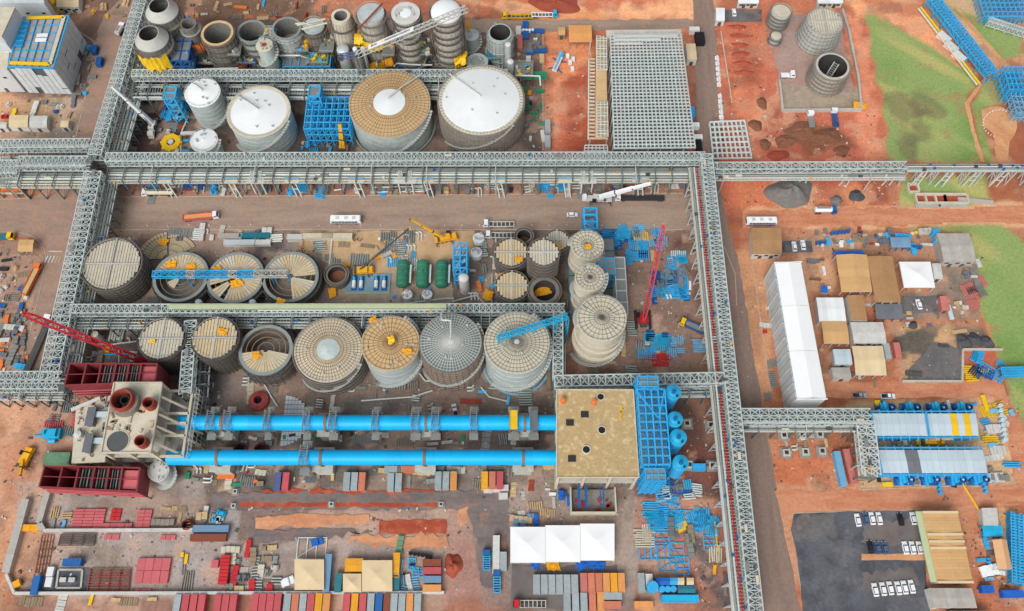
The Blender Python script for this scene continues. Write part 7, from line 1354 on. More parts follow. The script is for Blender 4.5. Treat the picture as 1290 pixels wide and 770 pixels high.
# ------------------------------------------------------------------ tanks and pumps on the chemical slab
for i, x in enumerate((507, 532, 556)):
    c = P(x, 343, 4.5); r = thing('horizontal_tank', f'horizontal dark green tank on the concrete slab, {("western", "middle", "eastern")[i]} of three', 'tank', (c.x, c.y, 0), 0, 'green horizontal tanks'); R = 2.45; L = 4.6
    O('shell', MB().tube((0, -L, 3), (0, L, 3), R, 28, caps=False), 'green', r)
    for s in (-1, 1):
        m = MB(); prev = None
        for k in range(6):
            a = k * pi / 10; rr, yy = R * cos(a), s * (L + R * .45 * sin(a))
            ring = [(rr * cos(2 * pi * j / 28), yy, 3 + rr * sin(2 * pi * j / 28)) for j in range(28)]
            if prev:
                for j in range(28): m.quad([prev[j], prev[(j + 1) % 28], ring[(j + 1) % 28], ring[j]], True)
            prev = ring
        m.quad(prev); O('end_cap', m, 'green', r); O('saddle', MB().box(0, s * L * .6, .8, 4.2, 1.0, 1.6), 'concrete', r)
    for k in (-.6, 0, .6): O('strap', MB().tube((0, k * L - .08, 3), (0, k * L + .08, 3), R * 1.012, 28), 'green_pale', r)
    O('catwalk', MB().box(2.9, 0, 3.2, .7, L * 1.7, .12), 'rack_white', r); O('manhole', MB().lathe([(.5, 3 + R - .05), (.5, 3 + R + .35), (.02, 3 + R + .4)], 14), 'green', r)
c, w, d = AREA(436, 346, 492, 370); ps = thing('pump_slab', 'pale blue grey pump slab with pedestal edges beside the green tanks', 'slab', c); O('slab', MB().bx(-w / 2, w / 2, -d / 2, d / 2, 0, .6), 'shed_steel', ps); O('edge', MB().bx(-w / 2, w / 2, -d / 2 - .3, -d / 2, 0, .9), 'green_tray', ps)
for i, x in enumerate((446, 455, 474, 484)):
    c = P(x, 356, 1.5); r = thing('pump', f'blue and white pump on the pump slab, {nth(i, 4)}', 'pump', (c.x, c.y, .6), 0, 'pumps on the slab'); O('bedplate', MB().box(0, 0, .15, 2.0, 6, .3), 'blue_dark', r); O('motor', MB().tube((0, -2.2, 1.1), (0, .6, 1.1), .75, 14), 'white', r); O('casing', MB().tube((-.4, 1.7, 1.1), (.4, 1.7, 1.1), 1.0, 14), 'blue', r); O('discharge', MB().tube((0, 1.7, 1.4), (0, 1.7, 2.4), .35, 8), 'blue', r)
for i, (x, y, rx, hh) in enumerate(((513, 371, 6, 3), (538, 371, 6, 3), (603, 300, 7, 3), (600, 318, 7, 3))): tank('small_tank', f'small round white lidded tank, {("left below the green tanks", "middle below the green tanks", "north beside the blue frame", "south beside the blue frame")[i]}', x, y, rx, hh, 'white', 'cone', 'white', slope=.2, rail=False, nseg=24)
tank('vessel', 'slim pale lilac vessel below the blue steel frame', 584, 350, 6.5, 11, 'white_dirty', 'dome', 'white_dirty', rail=False, slope=.2, cat='vessel', nseg=24)
for i, (x, y) in enumerate(((250, 381), (318, 381))): tank('vessel', f'slim grey vessel in front of the open round tanks, {("western", "eastern")[i]}', x, y, 4.5, 9, 'tank_grey', 'dome', 'tank_pale', rail=False, slope=.3, cat='vessel', nseg=18)
# ------------------------------------------------------------------ walls, basins, kerbs
def wall(label, pts, h, th, mat='wall_conc', seglen=6.0, name='yard_wall'):
    w = [P(x, y) for x, y in pts]; a0 = w[0]; r = thing(name, label, 'wall', a0)
    for a, b in zip(w, w[1:]):
        d = b - a; L = d.length; n = max(1, int(L / seglen)); u = d / L
        for i in range(n): p, q = a + u * (L * i / n + .02) - a0, a + u * (L * (i + 1) / n - .02) - a0; O('wall_panel', MB().beam((p.x, p.y, h / 2), (q.x, q.y, h / 2), th, h, True), mat, r)
wall('thick pale concrete wall along the western yard edge', [(36, 630), (11, 722)], 2.2, 2.6); wall('pale concrete wall stub below the southern maroon casing', [(63, 622), (52, 660), (57, 669)], 2.0, 2.0)
wall('white wall across the south west yard towards the skips', [(57, 669), (285, 668)], 1.8, .9, 'white_dirty'); wall('white wall along the bottom of the south west yard', [(11, 724), (21, 748), (560, 747)], 1.8, .9, 'white_dirty')
wall('pale wall round the yard of the big round tanks', [(981, 103), (985, 141), (1084, 140), (1080, 100), (1068, 40), (1060, 14)], 1.6, .9); wall('low concrete edge round the asphalt yard of the camp', [(1136, 481), (1211, 481), (1212, 441), (1262, 441)], .9, .8, 'concrete')
wall('low fence wall along the west side of the trench', [(908, 40), (922, 130)], .5, .4, 'concrete', name='low_wall')
def basin(label, x0, y0, x1, y1, n):
    c, w, d = AREA(x0, y0, x1, y1); r = thing('concrete_basin', label, 'basin', c)
    O('base', MB().bx(-w / 2, w / 2, -d / 2, d / 2, .02, .12), 'red_pile', r)
    for s in (-1, 1): O('wall', MB().bx(-w / 2, w / 2, s * d / 2 - .4, s * d / 2 + .4, 0, 1.2), 'concrete_pale', r)
    for i in range(n + 1): x = -w / 2 + w * i / n; O('cross_wall', MB().bx(x - .35, x + .35, -d / 2 + .4, d / 2 - .4, 0, 1.15), 'concrete_pale', r)
basin('row of small concrete basins on the lawn below the slim pipe deck', 1153, 246, 1190, 257, 3); basin('long concrete basin on the lawn below the slim pipe deck', 1190, 246, 1218, 257, 1); basin('square concrete pit beside the row of basins', 1143, 233, 1156, 243, 1)
for i, (x, y, l) in enumerate(((1168, 260, 10), (1200, 259, 12), (1228, 254, 14))): tag(O('concrete_slab', MB().box(0, 0, .4, l, 2, .8).box(0, .6, .9, l * .95, .3, .2), 'shed_grey', None, P(x, y), -.12 if i == 2 else 0), f'loose grey slab beside the concrete basins, {nth(i, 3)}', 'slab')
def kerb(pts, closed=False):
    w = [P(x, y) for x, y in pts]; m = MB()
    for a, b in zip(w, w[1:]): m.beam((a.x, a.y, .06), (b.x, b.y, .06), .35, .14, True)
    return struct('kerb', m, 'kerb')
kerb([(128, 289.5), (860, 289.5)]); kerb([(140, 248.5), (860, 243.5)]); kerb([(-20, 252), (30, 250), (58, 246), (72, 240)]); kerb([(-20, 293), (20, 292), (40, 297), (55, 310), (58, 325), (52, 360), (38, 420), (25, 480)]); kerb([(946, 318), (972, 505)]); kerb([(985, 655), (1000, 646), (1160, 643)]); kerb([(996, 668), (1014, 770)]); kerb([(1068, 592), (1084, 617), (1250, 610), (1276, 600)]); kerb([(912, 310), (926, 345), (928, 385)]); kerb([(100, 40), (118, 52), (122, 75), (108, 120), (94, 180)]); kerb([(640, 590), (640, 660)]); kerb([(684, 40), (684, 190)])
# pedestrian crossing stripes on the west road
for i in range(5): c = P(58.5 + i * 4.2, 327); o = O('crossing_stripe', MB().bx(-.25, .25, -1.6, 1.6, 0, .004), 'white_dirty' if i < 3 else 'kerb', None, (c.x, c.y, .16), -.18); o['kind'] = 'structure'
o = O('stop_line', MB().bx(-2.6, 2.6, -.2, .2, 0, .004), 'white_dirty', None, P(70, 317) + Vector((0, 0, .16))); o['kind'] = 'structure'
# ------------------------------------------------------------------ loose things
_IM = {}
def item(kind, mat, l):
    l = round(l * 2) / 2; k = (kind, mat, l)
    if k in _IM: return _IM[k]
    m = MB()
    if kind == 'beam': m.bx(-l / 2, l / 2, -.22, .22, 0, .07).bx(-l / 2, l / 2, -.04, .04, .07, .45).bx(-l / 2, l / 2, -.22, .22, .45, .52)
    elif kind == 'pipe': m.tube((-l / 2, 0, .4), (l / 2, 0, .4), .4, 10)
    elif kind == 'elbow': m.path([(-l / 2, 0, .35), (l * .3, 0, .35), (l * .45, l * .12, .35), (l * .5, l * .35, .35)], .35, 8)
    elif kind == 'box': m.bx(-l / 2, l / 2, -l * .35, l * .35, .1, l * .5).bx(-l / 2 - .05, l / 2 + .05, -l * .35 - .05, l * .35 + .05, l * .5, l * .5 + .12).bx(-l * .45, l * .45, -l * .3, -l * .25, 0, .1).bx(-l * .45, l * .45, l * .25, l * .3, 0, .1)
    elif kind == 'pallet':
        for i in range(5): m.bx(-l / 2, l / 2, -l * .4 + i * l * .2 - .08 * l, -l * .4 + i * l * .2 + .08 * l, .3, .42)
        for i in (-1, 0, 1): m.bx(i * l * .42 - .12, i * l * .42 + .12, -l * .45, l * .45, 0, .3)
    elif kind == 'drum': m.lathe([(l * .42, 0), (l * .42, l), (l * .38, l + .06), (.02, l + .04)], 14)
    elif kind == 'spool': m.tube((0, -l * .4, l * .5), (0, -l * .3, l * .5), l * .5, 16).tube((0, -l * .3, l * .5), (0, l * .3, l * .5), l * .25, 12).tube((0, l * .3, l * .5), (0, l * .4, l * .5), l * .5, 16)
    elif kind == 'frame':
        for s in (-1, 1): m.bx(-l / 2, l / 2, s * l * .35 - .15, s * l * .35 + .15, 0, .4)
        for i in range(4): x = -l / 2 + .15 + (l - .3) * i / 3; m.bx(x - .15, x + .15, -l * .35 + .15, l * .35 - .15, .02, .38)
        m.beam((-l / 2, -l * .33, .3), (l / 2, l * .33, .3), .22)
    elif kind == 'plate': m.bx(-l / 2, l / 2, -l * .3, l * .3, .05, .22).bx(-l * .45, l * .45, -.1, .1, .22, .32)
    elif kind == 'machine': m.bx(-l / 2, l / 2, -l * .3, l * .3, .2, l * .35).bx(-l * .2, l * .35, -l * .22, l * .22, l * .35, l * .55).tube((-l * .35, 0, l * .2), (-l * .35, 0, l * .7), l * .12, 10).tube((-l * .1, -l * .42, l * .2), (l * .3, -l * .42, l * .2), l * .14, 10)
    elif kind == 'cover':
        for i in range(5): x0 = -l / 2 + l * i / 5; m.bx(x0, x0 + l / 5 - .03, -l * .3 + .1 * (i % 2), l * .3 - .12 * ((i + 1) % 2), 0, .7 + .25 * ((i * 7) % 3))
    elif kind == 'post': m.lathe([(.22, 0), (.22, .1), (.12, .12), (.10, 1.0), (.02, 1.05)], 8)
    _IM[k] = m.mesh(kind, mat); return _IM[k]
CAT = dict(beam='beam', pipe='pipe', elbow='pipe', box='crate', pallet='pallet', drum='drum', spool='cable drum', frame='steel frame', plate='steel plate', machine='machine', cover='covered load', post='post')
NAM = dict(beam='steel_beam', pipe='loose_pipe', elbow='bent_pipe', box='crate', pallet='pallet', drum='drum', spool='cable_spool', frame='flat_frame', plate='steel_plate', machine='machine', cover='tarpaulin_load', post='marker_post')
WRD = dict(beam='steel beam', pipe='loose pipe', elbow='bent pipe', box='crate', pallet='plank pallet', drum='drum', spool='cable spool', frame='flat steel frame', plate='steel plate', machine='machine part', cover='covered load', post='marker post')
CLR = {'blue': 'blue', 'cyan': 'cyan', 'blue_dark': 'dark blue', 'blue_pale': 'pale blue', 'yellow': 'yellow', 'steel': 'grey', 'steel_dark': 'dark grey', 'pipe_white': 'white', 'pipe_grey': 'pale grey', 'white': 'white', 'white_dirty': 'off white', 'orange': 'orange', 'red': 'red', 'maroon': 'maroon', 'pink_red': 'pink red', 'tan': 'tan', 'tan_pale': 'cream', 'sticks': 'wooden', 'plank': 'pale', 'rust_red': 'rusty', 'green_pipe': 'green', 'teal': 'teal', 'tarp_grey': 'grey', 'tarp_blue': 'bright blue', 'cont_steel': 'steel blue', 'dark': 'dark', 'orange_net': 'orange yellow', 'concrete': 'concrete grey', 'black': 'black', 'cont_pink': 'pink', 'rack_white': 'pale grey', 'brown_tyre': 'brown', 'gravel': 'stony grey', 'shed_blue': 'pale blue', 'green_pale': 'pale green', 'scaffold': 'rusty grey', 'clad_white': 'white', 'cloth_navy': 'navy', 'cont_rust': 'rust brown'}
def put(kind, mat, px, py, l, ang, where, group=None, z=0.0, label=None):
    c = P(px, py, z); return cprop(tag(link('equipment_box' if kind == 'box' and l < 1.3 else NAM[kind], item(kind, mat, l), None, (c.x, c.y, z + .05), ang), label or f'{CLR[mat]} {WRD[kind]} {where}', CAT[kind], group), 'thing')
SN = [0]; PEND = []
WID = dict(beam=.78, pipe=.95, elbow=1.3, frame=0, plate=0, box=0, pallet=0, drum=0, spool=0, machine=0, cover=0)
RUN = dict(beam=(3, 9), pipe=(3, 8), elbow=(1, 3), frame=(1, 3), plate=(2, 6), box=(2, 5), pallet=(2, 5), drum=(2, 6), spool=(1, 3), machine=(1, 2), cover=(1, 2))
def scatter(where, x0, y0, x1, y1, n, kinds, seed=0, ang=None, spread=.25):
    """goods set down in runs: several alike lie side by side, as a crew stacks them"""
    SN[0] += 1; rnd = random.Random(SN[0] * 31 + seed); used = []; n = int(n * 1.35)
    while n > 0:
        k, m, lo, hi = rnd.choice(kinds); l = round(rnd.uniform(lo, hi) * .76 * 2) / 2
        if k in ('box', 'plate', 'machine') and rnd.random() < .4: m = rnd.choice(('steel', 'white_dirty', 'concrete', 'sticks', 'tarp_grey', 'scaffold', 'tan'))
        c = min(n, rnd.randint(*RUN[k])); w = WID[k] or l * dict(frame=.75, plate=.66, box=.8, pallet=.95, drum=.9, spool=.9, machine=.75, cover=.7)[k]; R = max(l, w * c) * .5
        for _ in range(14):
            px, py = rnd.uniform(x0, x1), rnd.uniform(y0, y1); q = P(px, py)
            if all((q - o).length > .8 * (R + r) for o, r in used): break
        used.append((q, R)); a = (ang if ang is not None else 0) + rnd.choice((0, UP) if ang is None else (0, 0, 0, UP)) + rnd.gauss(0, min(.12, spread * .4)); nx, ny = -sin(a), cos(a)
        for i in range(c):
            t = (i - (c - 1) / 2) * w; j = rnd.gauss(0, l * .04); PEND.append((k, m, l, Vector((q.x + nx * t + ny * j, q.y + ny * t - nx * j, 0)), a + rnd.gauss(0, .025), f'{CLR[m]} {WRD[k]} {where}', f'{WRD[k]}s {where}'))
        n -= c
B, PP = 'beam', 'pipe'
blueset = [(B, 'blue', 4, 10), (B, 'blue', 3, 8), (B, 'blue_dark', 3, 7), ('frame', 'blue', 3, 5), (B, 'cyan', 3, 8), (B, 'blue_pale', 3, 6), ('plate', 'blue_dark', 2, 3.5), ('plate', 'steel', 1.5, 3), (B, 'steel', 3, 7), ('box', 'steel', 1, 2), (B, 'rack_white', 3, 6)]
scatter('in the fanned stack beside the tall cream towers', 758, 292, 786, 309, 34, [(B, 'blue', 6, 11), (B, 'cyan', 5, 10), (B, 'blue_dark', 5, 9)], 1, .05, .12)
scatter('in the steel store west of the red crane boom', 792, 291, 822, 325, 60, blueset, 2, UP, .2); scatter('in the steel store west of the red crane boom', 800, 293, 818, 318, 7, [(B, 'yellow', 4, 8)], 3, UP, .1)
scatter('in the steel store east of the red crane boom', 826, 292, 838, 308, 14, blueset, 4, UP, .3); scatter('beside the long cyan roofed rack', 843, 318, 860, 345, 30, blueset, 5, UP + .25, .3)
scatter('in the lower steel store beside the crawler crane', 824, 343, 862, 358, 42, blueset, 6, .1, .5); scatter('in the lower steel store beside the crawler crane', 822, 358, 868, 376, 46, blueset, 7, 0, .3); scatter('in the lower steel store beside the crawler crane', 826, 340, 872, 376, 16, [('elbow', 'white', 1.5, 3), ('plate', 'white', 1, 2), ('drum', 'steel', 1, 1.6)], 8)
scatter('on the sorted rows near the pipe deck', 812, 420, 838, 448, 34, blueset, 9, 0, .15); scatter('on the sorted rows near the pipe deck', 838, 420, 882, 446, 18, [(PP, 'steel', 4, 9), ('plate', 'steel', 2, 3), ('box', 'tan', 1.5, 2.5), ('beam', 'blue_pale', 3, 6)], 10, 0, .1); scatter('in the red bundle on the sorted rows', 815, 449, 848, 455, 10, [(B, 'red', 6, 10)], 11, -.02, .06)
scatter('on the steel store south of the blue silos', 828, 608, 880, 632, 46, blueset, 12, 0, .3); scatter('laid on soil south of the blue stairs', 818, 640, 856, 662, 40, [(B, 'cyan', 6, 12), (B, 'blue', 5, 10), ('frame', 'blue', 3, 4.5)], 13, 0, .15); scatter('leaning group by the pipe deck', 874, 647, 902, 668, 26, [(B, 'cyan', 5, 9), (B, 'blue', 4, 9)], 14, UP, .35)
for i, (x, y, l) in enumerate(((816, 697, 6), (833, 675, 7), (833, 694, 7), (852, 697, 7), (840, 712, 6), (860, 713, 6), (864, 650, 5), (893, 684, 5))): put('frame', 'blue', x, y, l, UP if i % 2 else 0, '', None, label=f'flat blue steel frame on the soil yard north of the blue roofs, {ORD[i]} listed west to east')['group'] = 'flat blue frames'
rank('flat blue frames', 'flat blue steel frame on the soil yard')
scatter('in the ladder row on the soil yard', 806, 668, 826, 684, 9, [(B, 'tan_pale', 7, 10)], 15, UP, .03); scatter('in the jumble by the yellow beam', 844, 662, 872, 690, 22, [('box', 'tarp_grey', 2, 3), ('box', 'steel', 2, 3), ('plate', 'tarp_grey', 2, 3.2)], 16, 0, .8); put('plate', 'yellow', 858, 664, 5, .5, 'on the jumble of grey crates'); scatter('by the pipe deck in the south', 896, 690, 914, 745, 16, [('plate', 'white', 1, 2), (B, 'tan_pale', 5, 8), ('box', 'orange_net', 1, 1.6)], 17, 0, .2); put('beam', 'yellow', 902, 676, 10, UP, 'beside the leaning blue group')
# storage roofs in blue, cyan and tan
for i, (x0, x1, m, w_) in enumerate(((826, 844, 'tarp_blue', 'bright blue'), (844, 854, 'blue', 'blue'), (854, 862, 'tent_beige', 'cream'), (865, 874, 'tent_beige', 'cream eastern'))): shed('canopy', f'{w_} canopy roof panel over the parts store above the cyan trailer', RC(x0, 728, x1, 737), 3, m, 'blue_dark', 3, .2, 'u', True, 'canopy', None)
shed('canopy', 'teal lower canopy roof over the parts store above the cyan trailer', RC(854, 738, 876, 747), 2.8, 'teal', 'blue_dark', 5, .2, 'u', True, 'canopy', None)
for i, x in enumerate((833, 840, 847)): put('drum', 'blue', x, 743, 2.4, 0, f'in front of the parts store, {nth(i, 3)}')
put('drum', 'blue', 820, 741, 4.5, 0, 'tub beside the tall grey container')
# laid out pipe field
scatter('in the pipe field south of the road', 486, 298, 530, 335, 52, [(PP, 'pipe_white', 5, 12), (PP, 'pipe_grey', 4, 10), ('elbow', 'pipe_white', 3, 6), (PP, 'steel', 4, 9), (B, 'blue', 3, 6)], 20, UP, .06); scatter('in the pipe field south of the road', 474, 300, 500, 330, 26, [('plate', 'white', 1, 2.5), ('box', 'blue', 1, 2), ('elbow', 'pipe_grey', 2, 4), ('box', 'orange_net', 1, 2)], 21, UP + .4, .4)
scatter('between the small tanks and plank roofs', 592, 300, 632, 385, 34, [('elbow', 'pipe_white', 3, 7), (PP, 'pipe_grey', 3, 6), (B, 'blue', 3, 6), ('box', 'orange', 1.5, 2.5), ('plate', 'white_dirty', 2, 4), ('box', 'blue', 1, 2)], 22)
scatter('on the slab beside the green tanks', 495, 360, 570, 383, 18, [('elbow', 'pipe_white', 2, 6), ('box', 'steel', 1, 1.8), (PP, 'pipe_grey', 3, 7), ('machine', 'blue', 1.5, 2.5)], 23)
rackmix = [('machine', 'steel', 2, 4), (PP, 'pipe_grey', 4, 8), ('box', 'dark', 1.5, 2.5), ('plate', 'concrete', 2, 3.5), (B, 'scaffold', 3, 7), ('machine', 'blue', 2, 4), ('box', 'white_dirty', 1.5, 3), ('box', 'blue_dark', 1.5, 3), ('machine', 'white_dirty', 2, 3.5), (B, 'blue', 3, 7), ('elbow', 'pipe_white', 3, 7), ('box', 'orange', 1.2, 2.4), ('machine', 'yellow', 2, 3), ('spool', 'sticks', 1.5, 2.5), ('cover', 'tarp_grey', 3, 5), ('plate', 'steel', 2, 4), ('box', 'maroon', 2, 3)]
for i, (a, b) in enumerate(((180, 330), (330, 480), (480, 640), (640, 740))): scatter(f'along the foot of the main rack, {("west", "mid west", "mid east", "east")[i]} stretch', a, 233, b, 243, 42, rackmix, 30 + i, 0, .3)
scatter('along the foot of the main rack near the white crane', 745, 233, 865, 240, 16, rackmix, 35, 0, .3)
scatter('at the road edge in front of the plank roofed tank', 215, 292, 350, 304, 26, [('box', 'white_dirty', 2, 3.5), ('plate', 'steel', 3, 5), ('cover', 'tarp_grey', 2, 3.5), (PP, 'pipe_white', 4, 9), ('elbow', 'pipe_white', 2, 5), ('machine', 'steel', 2, 3), ('pallet', 'plank', 2, 3), ('box', 'red', 1.5, 2.5)], 36, 0, .15)
for i, (x, y, l, m) in enumerate(((320, 296, 12.2, 'teal'), (301, 305, 12.2, 'clad_white'), (331, 305, 6.06, 'white_dirty'), (290, 297, 9, 'shed_grey'))): container(f'{("teal", "long white", "short off white", "grey")[i]} covered trailer on the road edge beside the cream cabins', x, y, m, l, False, h=1.6, name='covered_trailer')
for i, (x, y, k, L) in enumerate(((400, 297, 'tan_pale', 12.2), (424, 297, 'tan_pale', 12.2), (371, 298, 'white_dirty', 6.06))): container(f'{("cream site cabin, western of two", "cream site cabin, eastern of two", "off white site cabin")[i]} on the road edge above the tank with half roof', x, y, k, L, False, name='site_cabin')
scatter('on the tan yard behind the small dark ring tank', 380, 305, 470, 345, 34, [('plate', 'plank', 2, 4), ('box', 'white_dirty', 1.5, 2.5), ('pallet', 'sticks', 2, 3), (PP, 'pipe_grey', 3, 7), ('box', 'dark', 1, 1.6), ('cover', 'white', 3, 4), ('box', 'orange_net', 1, 2)], 38); put('pipe', 'pipe_white', 417, 318, 12, UP, 'single long one on the tan yard')
scatter('between the low open tanks', 180, 375, 420, 384, 26, [('elbow', 'pipe_white', 2, 4), ('box', 'blue', 1, 2), ('box', 'orange_net', 1, 2), (B, 'steel', 3, 6), ('plate', 'plank', 2, 3)], 39)
# tank farm floor and kiln strip
scatter('on the wet floor between tanks and kilns', 250, 470, 330, 515, 20, [('box', 'orange', 1, 2), ('box', 'dark', 1, 1.6), (B, 'steel', 3, 6), ('plate', 'plank', 2, 3)], 40); scatter('on the floor between tanks and kilns', 400, 485, 695, 515, 60, [(PP, 'pipe_grey', 3, 7), ('box', 'steel', .8, 1.6), ('plate', 'white_dirty', 1, 2), ('box', 'blue', .8, 1.4), ('elbow', 'pipe_white', 2, 4), ('box', 'orange_net', .8, 1.5), ('plate', 'rust_red', 1.5, 3)], 41)
scatter('between the two blue kilns', 245, 547, 690, 560, 90, [('machine', 'steel', 1.5, 3), ('box', 'orange', 1, 2), (B, 'scaffold', 3, 6), ('box', 'green_pipe', 1, 2), ('plate', 'concrete', 2, 4), ('box', 'white_dirty', 1, 2), (B, 'steel', 3, 6), ('box', 'rust_red', 1, 2.4), ('box', 'dark', 1, 2)], 42); scatter('beside the concrete piers south of the kilns', 235, 588, 330, 612, 46, [('box', 'orange', 1, 2), ('machine', 'red', 1.5, 3), (B, 'steel', 3, 6), ('box', 'green_pipe', 1, 2), ('plate', 'tan_pale', 2, 4), ('elbow', 'pipe_white', 2, 4)], 43); scatter('beside the containers south of the kilns', 362, 588, 700, 612, 60, [('plate', 'concrete', 2, 4), ('box', 'steel', 1, 2), (B, 'scaffold', 3, 6), ('box', 'tan', 1, 2), ('plate', 'rust_red', 1.5, 3)], 44)
for i, (x, y, r, m) in enumerate(((325, 504, 12.5, 'rust_red'), (235, 661, 7.5, 'rust_red'), (302, 565, 8, 'maroon'), (328, 566, 9, 'maroon'))):
    c = P(x, y, 2); R = r / S(0, y, 2); o = thing('red_ring', f'{("large ribbed red ring beside the dark ringed tank", "red drum ring beside the blue grey skip", "dark red ring half under the southern kiln, western", "dark red ring half under the southern kiln, eastern")[i]}', 'ring', (c.x, c.y, 0)); inn = .42 if i == 0 else .8; O('shell', MB().lathe([(R, .05), (R, 1.4), (R * inn, 2.4), (R * inn, .05)], 32), m, o); O('hole', MB().disc(R * inn, .3, 28), 'black', o)  # black disc paints the shade inside the ring
    if i == 0:
        rb = MB().beam((R * inn, 0, 2.45), (R, 0, 1.5), .18, .2).mesh('rib', 'pink_red')
        for k in range(24): link('rib', rb, o, (0, 0, 0), 2 * pi * k / 24)
def half_roof(label, px, py, R, a0, a1):
    c = P(px, py, .3); r = thing('roof_segment', label, 'roof segment', c); w = 1.2; n = int(2 * R / w)
    for i in range(n):
        x = -R + (i + .5) * w
        if x < 0: continue
        hl = sqrt(max(.1, R * R - x * x)); O('roof_panel', MB().bx(x - w * .45, x + w * .45, -hl, hl, .1, .3), 'clad_white', r)
    for y in np.linspace(-R * .8, R * .8, 10): O('batten', MB().bx(0, sqrt(R * R - y * y), y - .08, y + .08, .3, .42), 'rafter_grey', r)
half_roof('half round white roof segment lying under the northern kiln', 356, 530, 9.4, 0, 1)
# left concrete building surroundings
scatter('in the clutter west of the concrete kiln inlet building', 60, 500, 95, 545, 40, [('plate', 'pink_red', 2, 3), ('box', 'maroon', 1.5, 2.5), (B, 'steel', 3, 6), ('box', 'white_dirty', 1, 2), ('box', 'dark', 1, 2), (B, 'pink_red', 3, 5)], 50); scatter('beside the red boom crane foot', 85, 410, 170, 455, 44, [('box', 'orange', 1.5, 3), (PP, 'pipe_white', 3, 6), ('elbow', 'pipe_white', 3, 6), ('box', 'maroon', 1.5, 3), ('box', 'blue_dark', 2, 3), ('cover', 'orange_net', 4, 5), ('machine', 'steel', 2, 3), (B, 'scaffold', 3, 6)], 51)
put('pipe', 'cyan', 145, 447, 16, 0, 'long one behind the northern maroon casing'); tank('tank_on_side', 'white upright vessel with cream lid behind the red boom', 119, 421, 4.5, 6, 'white_dirty', 'flat', 'tan_pale', rail=False, nseg=18, cat='vessel')
put('machine', 'cyan', 68, 548, 6, 0, 'at the west end of the inlet building'); put('beam', 'cyan', 70, 549, 15, .02, 'long one at the west end of the inlet building'); 
mobile_crane('yellow excavator like crane on the red soil at the west edge', 33, 577, 1.3, (25, 598), 4, 'crane_yellow', 'crane_yellow', r0=.7, L=8, tele=2)
# red panels in the south west yard
def panel_stack(label, x0, y0, x1, y1, nx, ny, mat, h=.8, lo=.1):
    c, w, d = AREA(x0, y0, x1, y1, h); r = thing('steel_panel_stack', label, 'panel stack', (c.x, c.y, 0))
    for i in range(nx):
        for j in range(ny): O('panel', MB().bx(-w / 2 + w * i / nx + .06, -w / 2 + w * (i + 1) / nx - .06, -d / 2 + d * j / ny + .06, -d / 2 + d * (j + 1) / ny - .06, 0, h - .1 * ((i + j) % 2)), mat, r)
panel_stack('large stack of pink red panels below the southern maroon casing', 91, 641, 131, 667, 3, 7, 'pink_red'); panel_stack('square stack of pink red panels in the south west yard', 171, 703, 213, 735, 4, 2, 'pink_red', 1.2); panel_stack('narrow stack of pink red panels beside the wall', 129, 659, 166, 667, 4, 1, 'pink_red', .8); panel_stack('upright stack of pink red panels east of the casing', 172, 642, 190, 665, 2, 5, 'pink_red'); panel_stack('small stack of bright red panels below the casing', 139, 641, 152, 656, 2, 3, 'red', .6); panel_stack('small pink panels on the inner side of the wall', 131, 673, 150, 680, 2, 1, 'pink_red', .6); panel_stack('pink panels at the bottom wall beside the square stack', 169, 742, 190, 749, 3, 1, 'pink_red', .8); panel_stack('pink panels beside the skip along the wall', 202, 674, 221, 680, 3, 1, 'pink_red', .6)
panel_stack('red machine row standing in the south west yard', 276, 699, 288, 736, 1, 8, 'red', 2.2); panel_stack('red crate beside the red machine row', 266, 705, 275, 715, 1, 1, 'pink_red', 1.4)
grid_hall('rust brown steel lattice panel lying in the walled yard', [(114, 717), (164, 717), (161, 747), (109, 747)], .8, 4, 9, .3, 'cont_rust', False, None, False, 'steel_lattice'); grid_hall('dark steel lattice panel below the white wall', [(77, 673), (120, 673), (118, 687), (73, 687)], .8, 3, 5, .3, 'scaffold_dark', False, None, False, 'steel_lattice'); grid_hall('thin rusty lattice mat beside the western wall', [(53, 674), (68, 674), (60, 720), (44, 722)], .4, 4, 5, .16, 'cont_rust', False, None, False, 'steel_lattice')
sheet('pavement', [(62, 716), (116, 716), (112, 748), (48, 748)], 'asphalt', .15)
wall('tan upstand round a square pit in the walled yard', [(75, 718), (105, 718), (103, 741), (72, 741), (75, 718)], .8, .6, 'concrete', name='pit_wall')
for i, (x, y, m) in enumerate(((66, 721, 'white'), (64, 734, 'white'), (81, 731, 'white_dirty'), (92, 731, 'white_dirty'))): put('box', m, x, y, 3.2 if i < 2 else 1.8, UP if i < 2 else 0, f'in the walled yard by the pit, {ORD[i]} listed')
for i, (x, y) in enumerate(((36, 666), (46, 666), (22, 737))): put('box', 'orange_net', x, y, 3, 0 if i < 2 else .5, f'by the western wall, {nth(i, 3)}')
scatter('between the red boxes in the south west yard', 60, 638, 85, 665, 12, [('box', 'orange', 1.2, 2), ('machine', 'maroon', 2, 3), ('box', 'blue_pale', 1, 2), (B, 'tan', 3, 5)], 52); scatter('on the pads east of the pink panels', 195, 640, 245, 660, 22, [('plate', 'concrete', 1.2, 2), ('box', 'red', 1.5, 3), ('plate', 'tan', 1.5, 2.5), ('box', 'pink_red', 1.5, 3)], 53); scatter('beside the blue grey skip', 252, 645, 280, 656, 12, [('machine', 'cyan', 2, 4), ('box', 'cyan', 1.5, 3)], 54)
